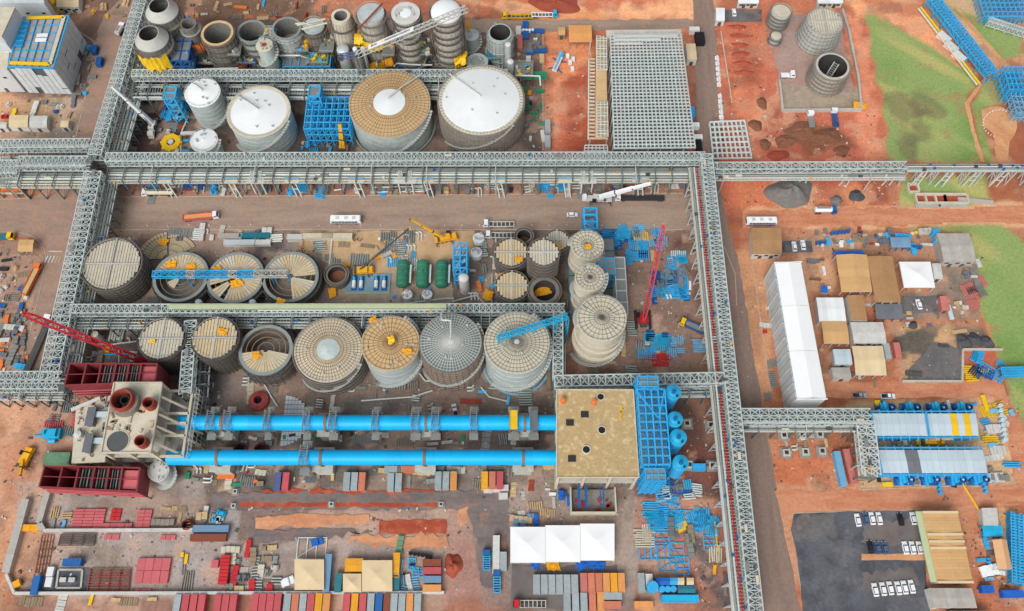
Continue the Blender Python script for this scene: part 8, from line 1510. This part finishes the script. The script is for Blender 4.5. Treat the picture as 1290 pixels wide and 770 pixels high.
scatter('in the sorted small parts yard west of the beige tent', 290, 690, 350, 745, 70, [('box', 'tan_pale', 2, 3), ('plate', 'white_dirty', 1.5, 3), ('box', 'red', 1.5, 3), (PP, 'steel', 3, 5), ('box', 'steel', 1, 2.5), ('plate', 'blue_pale', 1.5, 3), ('plate', 'tan', 3, 5), ('machine', 'steel', 2, 3.5)], 55, 0, .1); scatter('in the row of racks on the yard', 225, 695, 242, 740, 10, [(B, 'scaffold', 6, 10), ('box', 'yellow', 1, 1.6)], 56, UP, .02)
put('cover', 'white', 363, 733, 4.5, .4, 'crumpled one west of the beige tent'); put('frame', 'rack_white', 393, 691, 10, 0, 'beside the blue tarpaulin'); put('cover', 'tarp_blue', 400, 683, 4, .3, 'dark blue tarpaulin above the pale frame'); scatter('beside the yellow container and plank rack', 495, 688, 530, 745, 36, [(B, 'blue_pale', 4, 8), (PP, 'concrete', 3, 6), ('box', 'green_pale', 1.5, 3), ('drum', 'black', 1.2, 2), ('box', 'tan', 1.5, 2.5), ('frame', 'blue', 3, 4)], 57)
scatter('under the outer wall in the south west corner', 30, 752, 215, 762, 18, [('box', 'tan', 1, 2), ('plate', 'sticks', 2, 4), ('drum', 'rust_red', 1, 2), ('box', 'yellow', 1, 2)], 58)
scatter('on the concrete yard west of the tan roofed building', 645, 605, 700, 650, 26, [('box', 'white', .8, 1.4), ('plate', 'concrete', 1.5, 3), ('box', 'steel', .8, 1.4), (B, 'tan', 2, 4)], 59); scatter('behind the western marquee', 645, 648, 685, 658, 10, [('cover', 'cont_steel', 3, 4.5), ('pallet', 'plank', 2, 3), ('box', 'tarp_blue', 2, 3)], 60)
for i, (x, y) in enumerate(((615, 618), (625, 617), (635, 616), (634, 626))): put('box', 'white_dirty', x, y, 3, 0, f'beside the trio of containers on the grey yard, {ORD[i]} listed')
for i, (x, y) in enumerate(((707, 624), (718, 632))): put('machine', 'tarp_blue', x, y, 3.4, UP, f'beside the concrete porch, {("upper", "lower")[i]}')
for i, (x, y, m, l) in enumerate(((735, 712, 'tarp_blue', 7), (752, 712, 'tarp_blue', 7), (697, 713, 'orange_net', 6), (675, 711, 'tarp_blue', 4))): crumple('tarpaulin', f'{("bright blue tarpaulin, western", "bright blue tarpaulin, eastern", "yellow tarpaulin", "small blue tarpaulin")[i]} at the south side of the white marquee', x, y, .3, l, 4.5, m, i, 'tarpaulin')
# foundations
def pads(label, pts, grp, l=3.0):
    for i, (x, y) in enumerate(pts):
        r = thing('foundation_pad', label, 'foundation', P(x, y), 0, grp); O('footing', MB().bx(-l / 2, l / 2, -l / 2, l / 2, 0, .4), 'concrete_wet', r); O('pedestal', MB().bx(-l * .3, l * .3, -l * .3, l * .3, .4, 1.1), 'concrete', r); O('cap_hole_shade', MB().bx(-l * .16, l * .16, -l * .16, l * .16, 1.1, 1.12), 'dark', r)  # thin dark plate on the pedestal paints the shade of a socket
pads('square concrete foundation with raised middle on the red soil by the pipe deck', [(865, 534), (895, 536), (868, 586), (897, 587)], 'foundations beside the blue silos', 4.2)
pads('square concrete foundation in the two rows south of the bridging rack', [(987, 549), (1010, 549), (1032, 548), (990, 571), (1014, 570), (1035, 569)], 'foundations south of the bridging rack', 4.2)
scatter('around the foundations south of the bridging rack', 985, 545, 1045, 575, 22, [('plate', 'concrete', 1, 2), ('elbow', 'pipe_white', 1.5, 2.5), ('box', 'sticks', 1, 1.5), (B, 'pipe_grey', 3, 5)], 61)
pads('small square foundation socket in the red trench south of the kilns', [(418, 636), (556, 636), (297, 620), (295, 638)], 'trench sockets', 2.6)
# blue machines beside the long sheds
for row, (y, xs) in enumerate(((513, (1115, 1147, 1180, 1212)), (604, (1139, 1171, 1204, 1233)))):
    for i, x in enumerate(xs):
        c = P(x, y, 1.5); r = thing('compressor', f'blue machine unit {("north of the northern", "south of the southern")[row]} pale blue shed, {nth(i, 4)}', 'machine', (c.x, c.y, 0), 0, 'blue machine units beside the sheds')
        O('body', MB().bx(-2.0, -.2, -1.3, 1.3, .4, 2.4).bx(.1, 1.2, -.9, 1.5, .4, 1.7).box(-1.2, -1.6, 1, 1.2, .8, 1.4), 'blue', r); O('drum', MB().tube((-.6, -1.5, 2.8), (-.6, 1.5, 2.8), .6, 14), 'cyan', r); O('fan_ring', MB().ring(.8, 1.1, .3, 2.6, 18, (2.4, -.2)), 'blue_dark', r); O('fan_hub', MB().lathe([(.45, .4), (.45, 2.0), (.02, 2.2)], 14, (2.4, -.2)), 'white', r); O('motor', MB().tube((-3, 0, 1.2), (-2.2, 0, 1.2), .7, 12), 'blue_dark', r); O('skid', MB().bx(-3.2, 3.6, -1.8, 1.8, 0, .3), 'blue_dark', r)
scatter('beside the northern pale blue shed machines', 1095, 508, 1250, 518, 26, [('drum', 'blue', 1, 1.8), ('box', 'yellow', 1.4, 2.4), ('box', 'white_dirty', 1, 1.8), ('machine', 'blue', 1.5, 2.5)], 62); scatter('beside the southern pale blue shed machines', 1095, 600, 1265, 612, 34, [('drum', 'blue', 1.4, 2.2), ('box', 'yellow', 1.6, 2.6), ('plate', 'tan', 2, 3), ('machine', 'blue', 1.5, 2.5), ('plate', 'dark', 2, 3)], 63); scatter('east of the pale blue sheds', 1242, 515, 1275, 600, 40, [(B, 'blue', 4, 8), ('machine', 'blue', 2, 3), ('box', 'blue_pale', 1.5, 2.5), (B, 'yellow', 4, 7), ('plate', 'white_dirty', 2, 3)], 64, .1, .5)
for i, (x, y) in enumerate(((1251, 541), (1256, 568), (1253, 602))): put('cover', 'white_dirty', x, y, 5.5, .05, '', None, 0, f'off white duct hood east of the pale blue sheds, {ORD[i]} from north')
for i in range(8): put('drum', 'shed_blue', 1257 + i * .9, 513 + i * 6.0, 1.8, 0, f'in the curved row at the east end of the sheds, {ORD[i]} from north')
scatter('between the two pale blue sheds', 1115, 553, 1150, 560, 8, [(B, 'steel', 5, 8), ('box', 'white_dirty', 1, 2)], 65, 0, .05); mobile_crane('yellow crawler rig between the two pale blue sheds', 1172, 556, 0, (1200, 553), 4, 'crane_yellow', 'crane_yellow', r0=.6, L=10, tele=2)
scatter('in the blue steel heap at the lawn edge', 1225, 448, 1262, 475, 24, [(B, 'blue', 4, 9), (B, 'blue_dark', 3, 7), ('frame', 'blue', 4, 5)], 66, .9, .7); conveyor('blue conveyor reaching east over the lawn', (1262, 468), (1300, 467), 3, 3, 'blue', 7); scatter('yellow stack by the blue steel heap', 1218, 464, 1240, 482, 8, [(B, 'yellow', 4, 6)], 67, 0, .05)
# camp clutter
scatter('in the scrap yard north of the tan workshop', 1028, 292, 1118, 310, 60, [('plate', 'white_dirty', 1.5, 3), ('machine', 'steel', 1.5, 3), ('box', 'blue', 1.5, 2.5), ('box', 'white', 1, 2), ('pallet', 'sticks', 2, 3), ('drum', 'blue_dark', 1, 2), ('spool', 'plank', 1.5, 2.5), ('plate', 'rust_red', 1, 2)], 70); scatter('at the blue roofed stand in the scrap yard', 1118, 292, 1170, 315, 26, [('box', 'blue', 2, 3.5), ('machine', 'yellow', 1.5, 2.5), ('box', 'white', 1, 2), ('plate', 'orange', 1.5, 3), ('drum', 'blue_dark', 1.4, 2)], 71); shed('canopy', 'blue roofed stand in the scrap yard north of the white square tent', RC(1121, 299, 1146, 312, 2), 3, 'cont_steel', 'blue_dark', 5, .2, 'u', True, 'canopy', None); shed('canopy', 'bright blue strip canopy above the tan workshop', RC(1051, 316, 1088, 321, 1), 3, 'tarp_blue', 'blue_dark', 6, .15, 'u', True, 'canopy', None); shed('canopy', 'small square blue canopy beside the white warehouse', RC(1034, 360, 1042, 369, 1), 2.6, 'tarp_blue', 'white_dirty', 2, .1, 'u', True, 'canopy', None); shed('canopy', 'open dark canopy frame below the brown workshop', RC(1102, 383, 1136, 402, 2), 3, 'tarp_grey', 'steel_dark', 3, .1, 'u', True, 'canopy', None)
for i, (x, y) in enumerate(((1175, 297), (1178, 307))): put('drum', 'blue', x, y, 3.6, 0, f'round water tank beside the grey workshop, {("northern", "southern")[i]}')
scatter('in the stacks along the lawn edge', 1214, 332, 1234, 350, 18, [('pallet', 'scaffold', 2, 3), ('box', 'scaffold', 1.5, 2.5), ('box', 'white_dirty', 1.5, 2.5)], 72); scatter('in the timber stacks along the lawn edge', 1217, 354, 1238, 386, 26, [(B, 'scaffold', 5, 8), (B, 'cont_pink', 4, 7), (B, 'steel', 4, 7)], 73, UP + .25, .1); scatter('beside the small pink roofed cabin', 1178, 380, 1215, 395, 14, [('machine', 'tan', 1.5, 2.5), ('box', 'shed_blue', 1, 2), ('machine', 'white', 1.2, 2)], 74); scatter('on the sand beside the white warehouse', 1018, 326, 1045, 366, 14, [('box', 'white', 1, 2), ('plate', 'dark', 2, 3), ('drum', 'brown_tyre', 1, 1.6)], 75); scatter('between the camp roofs', 1030, 372, 1120, 485, 50, [('box', 'white_dirty', 1, 2), ('box', 'dark', 1, 2), ('plate', 'sticks', 1, 2.5), ('box', 'blue', .8, 1.6)], 76); scatter('on the black asphalt yard of the camp', 1140, 390, 1240, 475, 36, [('plate', 'tan', 1, 2), ('box', 'steel_dark', 1, 2), ('box', 'white', .7, 1.2), ('plate', 'sticks', 1, 2)], 77); scatter('along the west wall of the white warehouse', 962, 360, 985, 510, 30, [('box', 'tan', 1, 2), ('box', 'red', .8, 1.6), ('plate', 'white_dirty', 1, 2.5), (B, 'steel', 3, 5)], 78)
scatter('beside the salmon tent', 1235, 665, 1262, 735, 30, [('box', 'blue', 1, 2), ('plate', 'white', 1.5, 3), ('machine', 'blue', 1.5, 2.5), ('box', 'blue_pale', 1, 2)], 79); put('cover', 'white', 1245, 719, 6, .2, 'white dome shelter beside the salmon tent'); shed('canopy', 'cyan canopy beside the white cabin in the south east', RC(1237, 662, 1262, 676, 2), 2.8, 'cyan', 'blue_dark', 5, .2, 'u', True, 'canopy', None); conveyor('blue and yellow ladder frame at the south east picture edge', (1283, 735), (1281, 646), 3, 4, 'blue', 12); put('beam', 'yellow', 1222, 626, 12, 1.95, 'long barrier pole over the dirt road')
for i in range(9): put('plate', 'yellow', 1276 + (i % 3) * 3, 660 + i * 4.5, 1.6, 0, 'in the yellow parts row at the south east edge', 'yellow parts row')
# north yard clutter
scatter('beside the open round shell in the north', 600, 60, 660, 105, 46, [('machine', 'steel', 1.5, 3), ('box', 'blue', 1.2, 2.4), (B, 'steel', 3, 6), ('elbow', 'pipe_white', 2, 4), ('box', 'tan', 1, 2), ('plate', 'concrete', 2, 3)], 80); scatter('in the parts yard beside the pink container', 660, 35, 684, 80, 34, [('drum', 'white', 1.4, 2.2), ('box', 'tarp_grey', 2, 3), ('box', 'tan', 1.2, 2), ('plate', 'steel', 1.5, 2.5), ('box', 'blue_dark', 2, 3.4)], 81); scatter('east of the biggest white tank', 660, 110, 684, 190, 30, [('machine', 'steel', 1.5, 3), ('box', 'green_pipe', 1, 2), ('elbow', 'green_pipe', 3, 5), ('box', 'dark', 1, 2), ('box', 'orange_net', 1.4, 2)], 82)
r = thing('green_pipe_bank', 'bank of green pipes beside the biggest white tank', 'pipes', P(674, 103))
for i in range(5): O('pipe', MB().tube((-6, i * .9 - 1.8, 4), (5, i * .9 - 1.8, 4), .35, 8), 'green_pipe', r); O('leg', MB().beam((-5 + i * 2, -2, 0), (-5 + i * 2, -2, 3.6), .25), 'steel', r)
r = thing('boom_pump', 'white and blue concrete pump with spread outriggers on the red yard', 'concrete pump', P(702, 83), 1.2); O('chassis', MB().bx(-4, 4, -1, 1, .6, 1.6), 'white', r); O('boom', MB().beam((-4, 0, 2.2), (6, .3, 2.6), .8, .7, True), 'blue_pale', r); O('cab', MB().bx(4, 5.6, -1.1, 1.1, .6, 2.6), 'cyan', r)
for s in (-1, 1):
    for x in (-2, 2): O('outrigger', MB().beam((x, s * .8, .8), (x * 1.6, s * 3.4, .3), .35, .35, True), 'blue_dark', r)
wheels(r, (-3, -1.6, 3), .95, .5)
for i, (x, y) in enumerate(((718, 80), (721, 88), (715, 72), (722, 76))): put('box', 'white', x, y, 2.2, UP, f'pallet load beside the white and blue concrete pump, {ORD[i]} listed')
scatter('on the floor between the storage tanks', 380, 165, 440, 192, 26, [('box', 'blue', 1.5, 3), ('machine', 'blue', 2, 3), (B, 'blue', 3, 6), ('box', 'tan', 1.2, 2), ('plate', 'steel', 2, 3)], 83); scatter('in the red floored bay beside the yellow ring', 165, 160, 240, 195, 34, [(B, 'steel', 3, 7), ('elbow', 'pipe_white', 2, 4), ('box', 'white_dirty', 1, 2), ('plate', 'rust_red', 2, 3), ('spool', 'white_dirty', 2, 3), ('box', 'blue', 1, 1.6)], 84)
scatter('at the foot of the blue tower', 205, 125, 240, 150, 26, [('machine', 'blue', 2, 3.4), (B, 'blue', 3, 6), ('box', 'white_dirty', 1.5, 2.5), ('box', 'blue_dark', 2, 3)], 85); scatter('among the feet of the northern towers', 215, 76, 600, 88, 90, [('machine', 'blue', 1.6, 3), ('box', 'blue', 1.4, 2.6), ('box', 'white', 1, 2), ('box', 'orange', 1, 2), ('machine', 'green_pale', 2, 3), (B, 'blue_dark', 3, 6), ('elbow', 'pipe_white', 2, 5), ('drum', 'steel', 1.4, 2.4)], 86); scatter('on the dark strip behind the northern towers', 220, 4, 440, 26, 60, [('plate', 'tan', 1.5, 3), ('machine', 'steel', 1.5, 3), ('box', 'white', 1, 2), ('box', 'blue', 1, 2), (B, 'scaffold', 3, 7), ('box', 'orange', 1, 2), ('drum', 'rust_red', 1.5, 2.5)], 87)
r = thing('yellow_ring', 'big yellow steel ring lying in the red floored bay', 'ring', P(217, 182)); R = 4.0; O('ring', MB().ring(R * .45, R, 0, 1.8, 28), 'yellow', r); O('inner_drum', MB().lathe([(R * .3, .0), (R * .3, 2.2), (.02, 2.4)], 18), 'white_dirty', r)
for k in range(8): O('lug', MB().box(R * 1.02 * cos(k * pi / 4), R * 1.02 * sin(k * pi / 4), .9, .9, .9, 1.4, k * pi / 4), 'yellow', r)
# road barriers and markers
for i in range(12):
    y = 74 + i * 6.6 + (8 if i > 5 else 0); x = 903 + (y - 70) * .075; o = tag(O('road_barrier', MB().profile([(-.9, 0), (-.9, .25), (-.35, .5), (-.25, 1.2), (.25, 1.2), (.35, .5), (.9, .25), (.9, 0)][::-1], -1.0, 1.0) if i == 0 else bpy.data.objects['road_barrier'].data, 'white', None, P(x, y), -.05), 'white road barrier in the line beside the road east of the grid hall', 'barrier', 'white road barriers')
for i, (x, y) in enumerate(((1191, 45), (1200, 57), (1210, 69))): container(f'white cabin in a row beside the blue conveyor bridge, {nth(i, 3)}', x, y, 'cont_white', 6.06, False, ang=-.95)
for i in range(11): put('post', 'white', 160 + i * 26 + (60 if i > 6 else 0), 283.5 + (i % 3), 1, 0, 'on the wide brown road, south lane line', 'road marker posts'); 
for i in range(13): put('post', 'white', 560 + i * 22, 284, 1, 0, 'on the wide brown road, south lane line', 'road marker posts')
for i in range(16): a = pi * .35 + i * pi * 1.05 / 15; put('post', 'white', 1258 + 20 * cos(a), 156 - 17 * sin(a), 1, 0, 'round the cleared sandy pad', 'posts round the sandy pad', label='white marker post round the cleared sandy pad on the lawn')
# orange nets on roofs and ground
GN = [(216, 333, 7.5, 5, 4, 'on the west low open tank'), (240, 336, 7.5, 5, 3, 'on the west low open tank rim'), (287, 326, 4, 6, 3, 'behind the middle low open tank'), (273, 339, 7.5, 5, 3, 'on the middle low open tank'), (298, 357, 7.5, 6, 5, 'on the middle low open tank front'), (353, 382, 10, 4, 5, 'in front of the east low open tank'), (419, 369, 1, 4, 6, 'beside the pump slab'), (701, 311, 13, 5, 4, 'on the plank roof by the cream towers'), (653, 327, 10.5, 4, 3, 'on the northern plank tank roof'), (650, 348, 8, 5, 3, 'between the two plank tanks'), (632, 349, 6, 4, 4, 'west of the southern plank tank'), (683, 367, 4, 9, 5, 'inside the dark ring tank'), (615, 372, 3, 5, 6, 'beside the elbow pipes'), (192, 430, 15.5, 3, 2, 'on the western ribbed plank roof'), (280, 418, 15.5, 5, 3, 'on the tan ribbed plank roof'), (323, 448, 12, 4, 4, 'on the half roofed ring tank'), (741, 311, 18.5, 3, 3, 'on the northern cream tower'), (470, 403, 13, 4, 3, 'behind the tan ribbed tank'), (513, 443, 18.5, 4, 3, 'on the plain tan ribbed roof'), (1055, 105, 5, 6, 3, 'on the open round tank wall'), (1083, 134, 1, 8, 5, 'in the walled tank yard'), (206, 305, 1, 5, 4, 'on the fan shaped segments'), (493, 428, 19.5, 3, 4, 'at the yellow hatch of the tan roof')]
for i, (x, y, z, w, l, wh) in enumerate(GN): net(f'orange safety sheet {wh}', x, y, z, w, l, 'yellow' if i in (13, 22) else 'orange_net', 0, 50 + i)
# people
def person_mesh(top, legs):
    k = ('person', top, legs)
    if k in _IM: return _IM[k]
    m = MB(); rings = [(.0, .13, .10, .08), (.04, .10, .09, .09), (.45, .12, .10, .085), (.85, .17, .15, .0), (1.05, .17, .12, .0), (1.35, .22, .13, 0), (1.45, .16, .10, 0), (1.50, .07, .07, 0), (1.56, .09, .10, 0), (1.66, .10, .11, 0), (1.75, .06, .07, 0)]; n = 10
    for z, rx, ry, _ in rings:
        for i in range(n): a = 2 * pi * i / n; m.v.append((rx * cos(a), ry * sin(a), z))
    for j in range(len(rings) - 1):
        for i in range(n): q = (i + 1) % n; m.f.append((j * n + i, j * n + q, (j + 1) * n + q, (j + 1) * n + i)); m.sm.append(True); m.mi.append(1 if j < 3 else (0 if j < 7 else 2))
    m.quad([m.v[(len(rings) - 1) * n + i] for i in range(n)]); m.mi[-1] = 3
    for s in (-1, 1):
        m.cm = 0; m.tube((s * .2, 0, 1.38), (s * .27, .02, 1.1), .055, 6); m.cm = 2; m.tube((s * .27, .02, 1.1), (s * .26, .08, .85), .045, 6, .03)
    _IM[k] = m.mesh('person', [top, legs, 'skin_dark', 'white']); return _IM[k]
rnd = random.Random(77); spots = [(386 + rnd.uniform(-12, 30), 306 + rnd.uniform(0, 14)) for _ in range(14)] + [(450 + rnd.uniform(-4, 6), 291 + rnd.uniform(0, 16)) for _ in range(8)]
for i, (x, y) in enumerate(spots): tag(link('person', person_mesh(rnd.choice(['cloth_grey', 'cloth_navy', 'cloth_orange']), 'cloth_navy'), None, P(x, y), rnd.uniform(0, 6)), 'person in work clothes and helmet standing on the tan yard by the cream cabins', 'person', 'people by the cream cabins')
for i, (x, y) in enumerate(((1190, 627), (1193, 629), (1188, 630), (1248, 627))): tag(link('person', person_mesh('cloth_grey', 'cloth_navy'), None, P(x, y), i), 'person in pale work clothes walking on the dirt road south of the sheds' if i < 3 else 'person alone on the dirt road near the barrier pole', 'person', 'people on the dirt road' if i < 3 else None)

# gantry over the road, stair inside the open tank, yard clutter at the west edge
steel_frame('gantry', 'blue gantry frame standing at the road edge north of the cream round tank', 736, 262, 752, 288, 9, 1, 3, 2, 'blue', th=.6, stair=True)
put('plate', 'shed_blue', 748, 283, 5, UP, 'leaning on the blue gantry frame')
c = P(1049, 86, 9); r = thing('inner_stair', 'dark steel stair frame inside the open round tank', 'stair', (c.x, c.y, .7), .9)
for k in range(2): O('stringer', MB().beam((-3.5, k * 2.2 - 1.1, .2), (3.5, k * 2.2 - 1.1, 8.4), .35), 'steel', r)
for k in range(12): O('tread', MB().box(-3.2 + k * .58, 0, .6 + k * .68, .5, 2.0, .15), 'steel', r)
scatter('on the west yard beside the road', 0, 310, 36, 400, 40, [('box', 'dark', 1, 2), ('machine', 'white_dirty', 2, 3), ('box', 'blue_dark', 1, 2), (B, 'scaffold', 3, 6), ('plate', 'sticks', 2, 3)], 90); scatter('on the west yard beside the dark flatbed', 0, 395, 34, 468, 50, [('box', 'blue', 2, 3), ('box', 'white_dirty', 2, 3), ('machine', 'steel', 2, 3), ('box', 'orange', 1.2, 2), ('cover', 'tarp_grey', 3, 5)], 91); scatter('in the yard below the white clad building', 0, 128, 100, 148, 24, [('machine', 'red', 2, 3), ('machine', 'blue_dark', 2, 3.5), ('box', 'steel', 1, 2), ('box', 'yellow', 1.5, 3)], 92); scatter('along the road side of the white clad building', 96, 50, 118, 122, 26, [('box', 'yellow', 2, 3.5), ('machine', 'blue', 2, 3), ('box', 'steel', 1, 2), ('machine', 'steel', 2, 3)], 93); scatter('on the top edge yard', 60, 0, 160, 24, 30, [('cover', 'tan', 3, 4), ('plate', 'sticks', 2, 3), ('box', 'white_dirty', 1, 2), ('machine', 'yellow', 2, 3)], 94)
# fine debris nobody could count: chips, offcuts, stones and scraps on the working ground
def debris():
    rnd = np.random.RandomState(9); m = MB(); mats = ['white_dirty', 'steel_dark', 'sticks', 'concrete', 'scaffold_rust', 'blue_dark', 'tan_pale']; pr = np.array([.13, .17, .24, .2, .16, .03, .07])
    zones = [(160, 120, 690, 192, 900), (160, 26, 690, 86, 1500), (600, 40, 684, 190, 600), (165, 233, 865, 243, 700), (120, 292, 720, 386, 2200), (745, 292, 872, 470, 1300), (85, 410, 700, 520, 1500), (230, 520, 700, 620, 1500), (20, 640, 330, 745, 1100), (330, 640, 600, 745, 500), (600, 600, 805, 660, 500), (806, 490, 930, 765, 1300), (900, 30, 985, 200, 700), (960, 140, 1110, 200, 500), (910, 228, 1130, 262, 500), (935, 290, 1240, 480, 1500), (975, 545, 1080, 620, 300), (1085, 505, 1285, 612, 800), (1170, 640, 1290, 765, 600), (0, 300, 50, 470, 500), (0, 500, 70, 760, 400), (0, 120, 110, 178, 300), (685, 40, 742, 190, 300), (220, 0, 440, 26, 500)]
    for x0, y0, x1, y1, n in zones:
        for _ in range(int(n * .55)):
            c = P(rnd.uniform(x0, x1), rnd.uniform(y0, y1)); l = min(1.4, .15 + rnd.exponential(.2)); m.cm = int(rnd.choice(7, p=pr)); m.box(c.x, c.y, .08 + l * .12, l, l * rnd.uniform(.15, .9), l * .35, rnd.uniform(0, 3.1), False)
    o = O('debris', m, mats); o['kind'] = 'stuff'; o['label'] = 'small chips, offcuts and scraps strewn over the working ground'
debris()
# ground level pipe runs and hoses about the tanks
RUNS = [([(455, 505), (520, 500), (545, 492)], 'beside the wide rusty roofed tank'), ([(520, 452), (528, 470), (536, 480), (548, 480)], 'between the tan and grey ribbed tanks'), ([(606, 488), (616, 500), (640, 506)], 'at the foot of the pale ribbed tank'), ([(330, 478), (342, 500), (350, 512)], 'beside the big red ring'), ([(150, 442), (150, 462), (196, 462)], 'behind the maroon casing'), ([(96, 432), (140, 434), (172, 430)], 'under the red boom'), ([(620, 345), (620, 384)], 'west of the plank tanks'), ([(626, 345), (626, 384)], 'east of its twin west of the plank tanks'), ([(570, 380), (600, 372), (612, 384)], 'south of the blue frame'), ([(500, 384), (560, 376), (572, 376)], 'below the green tanks'), ([(815, 488), (905, 489), (912, 500)], 'north of the blue silos'), ([(228, 192), (228, 168), (236, 150)], 'beside the small white cone tank'), ([(470, 236), (535, 235), (536, 241), (472, 242)], 'as a loop under the main rack'), ([(700, 486), (712, 470), (712, 420)], 'beside the cream stepped tower'), ([(1085, 560), (1094, 561)], 'near the pale blue sheds')]
for pts, wh in RUNS:
    w = [P(x, y, .5) for x, y in pts]; a0 = w[0]; tag(O('pipeline', MB().path([tuple(q - a0) for q in w], .32, 8), 'pipe_white', None, a0), f'white pipe run on the ground {wh}', 'pipe')
scatter('on the floor about the southern tank row', 250, 478, 700, 492, 40, [('elbow', 'pipe_white', 2, 4), ('box', 'steel', 1, 2), (B, 'scaffold', 2, 5), ('pallet', 'sticks', 1.5, 2.5)], 96); scatter('in the lane between the cream towers and the steel stores', 745, 400, 806, 468, 46, [('machine', 'steel', 1.5, 3), (B, 'scaffold', 3, 6), ('box', 'tan', 1.2, 2.4), (PP, 'pipe_grey', 3, 6), ('pallet', 'plank', 2, 3)], 97)
# loose things: the 300 largest of each kind are objects, the smaller rest one mass per kind
def flush():
    by = {}
    for e in PEND: by.setdefault('equipment_box' if e[0] == 'box' and e[2] < 1.3 else NAM[e[0]], []).append(e)
    for nm, es in by.items():
        es.sort(key=lambda e: -e[2]); keep, rest = es[:290], es[290:]; cnt = {}
        for e in keep: cnt.setdefault(e[5], []).append(e)
        for lb, g in cnt.items():
            g.sort(key=lambda e: e[3].x)
            for i, (k, m, l, c, a, _, grp) in enumerate(g):
                t = lb
                if 1 < len(g) <= 18 and len(lb.split()) <= 13: t = lb + (', westernmost' if i == 0 else ', easternmost' if i == len(g) - 1 else f', {ORD[i]} from west')
                cprop(tag(link(nm, item(k, m, l), None, (c.x, c.y, .05), a), t, CAT[k], grp), 'thing')
        if rest:
            V = []; F = []; MI = []; SM = []; mats = []
            for k, m, l, c, a, _, _ in rest:
                me = item(k, m, l); o = len(V); ca, sa = cos(a), sin(a)
                if m not in mats: mats.append(m)
                V += [(v.co.x * ca - v.co.y * sa + c.x, v.co.x * sa + v.co.y * ca + c.y, v.co.z + .05) for v in me.vertices]
                for q in me.polygons: F.append([o + j for j in q.vertices]); MI.append(mats.index(m)); SM.append(q.use_smooth)
            mb = MB(); mb.v, mb.f, mb.mi, mb.sm = V, F, MI, SM; o = O('small_' + nm + 's', mb, mats); o['kind'] = 'stuff'; o['label'] = f'smaller {nm.replace("_", " ")}s strewn over the building site'
flush()
# any label over the limit is shortened to its first sixteen words
for o in bpy.data.objects:
    if o.get('label') and len(o['label'].split()) > 16: o['label'] = ' '.join(o['label'].split()[:16]).rstrip(',')
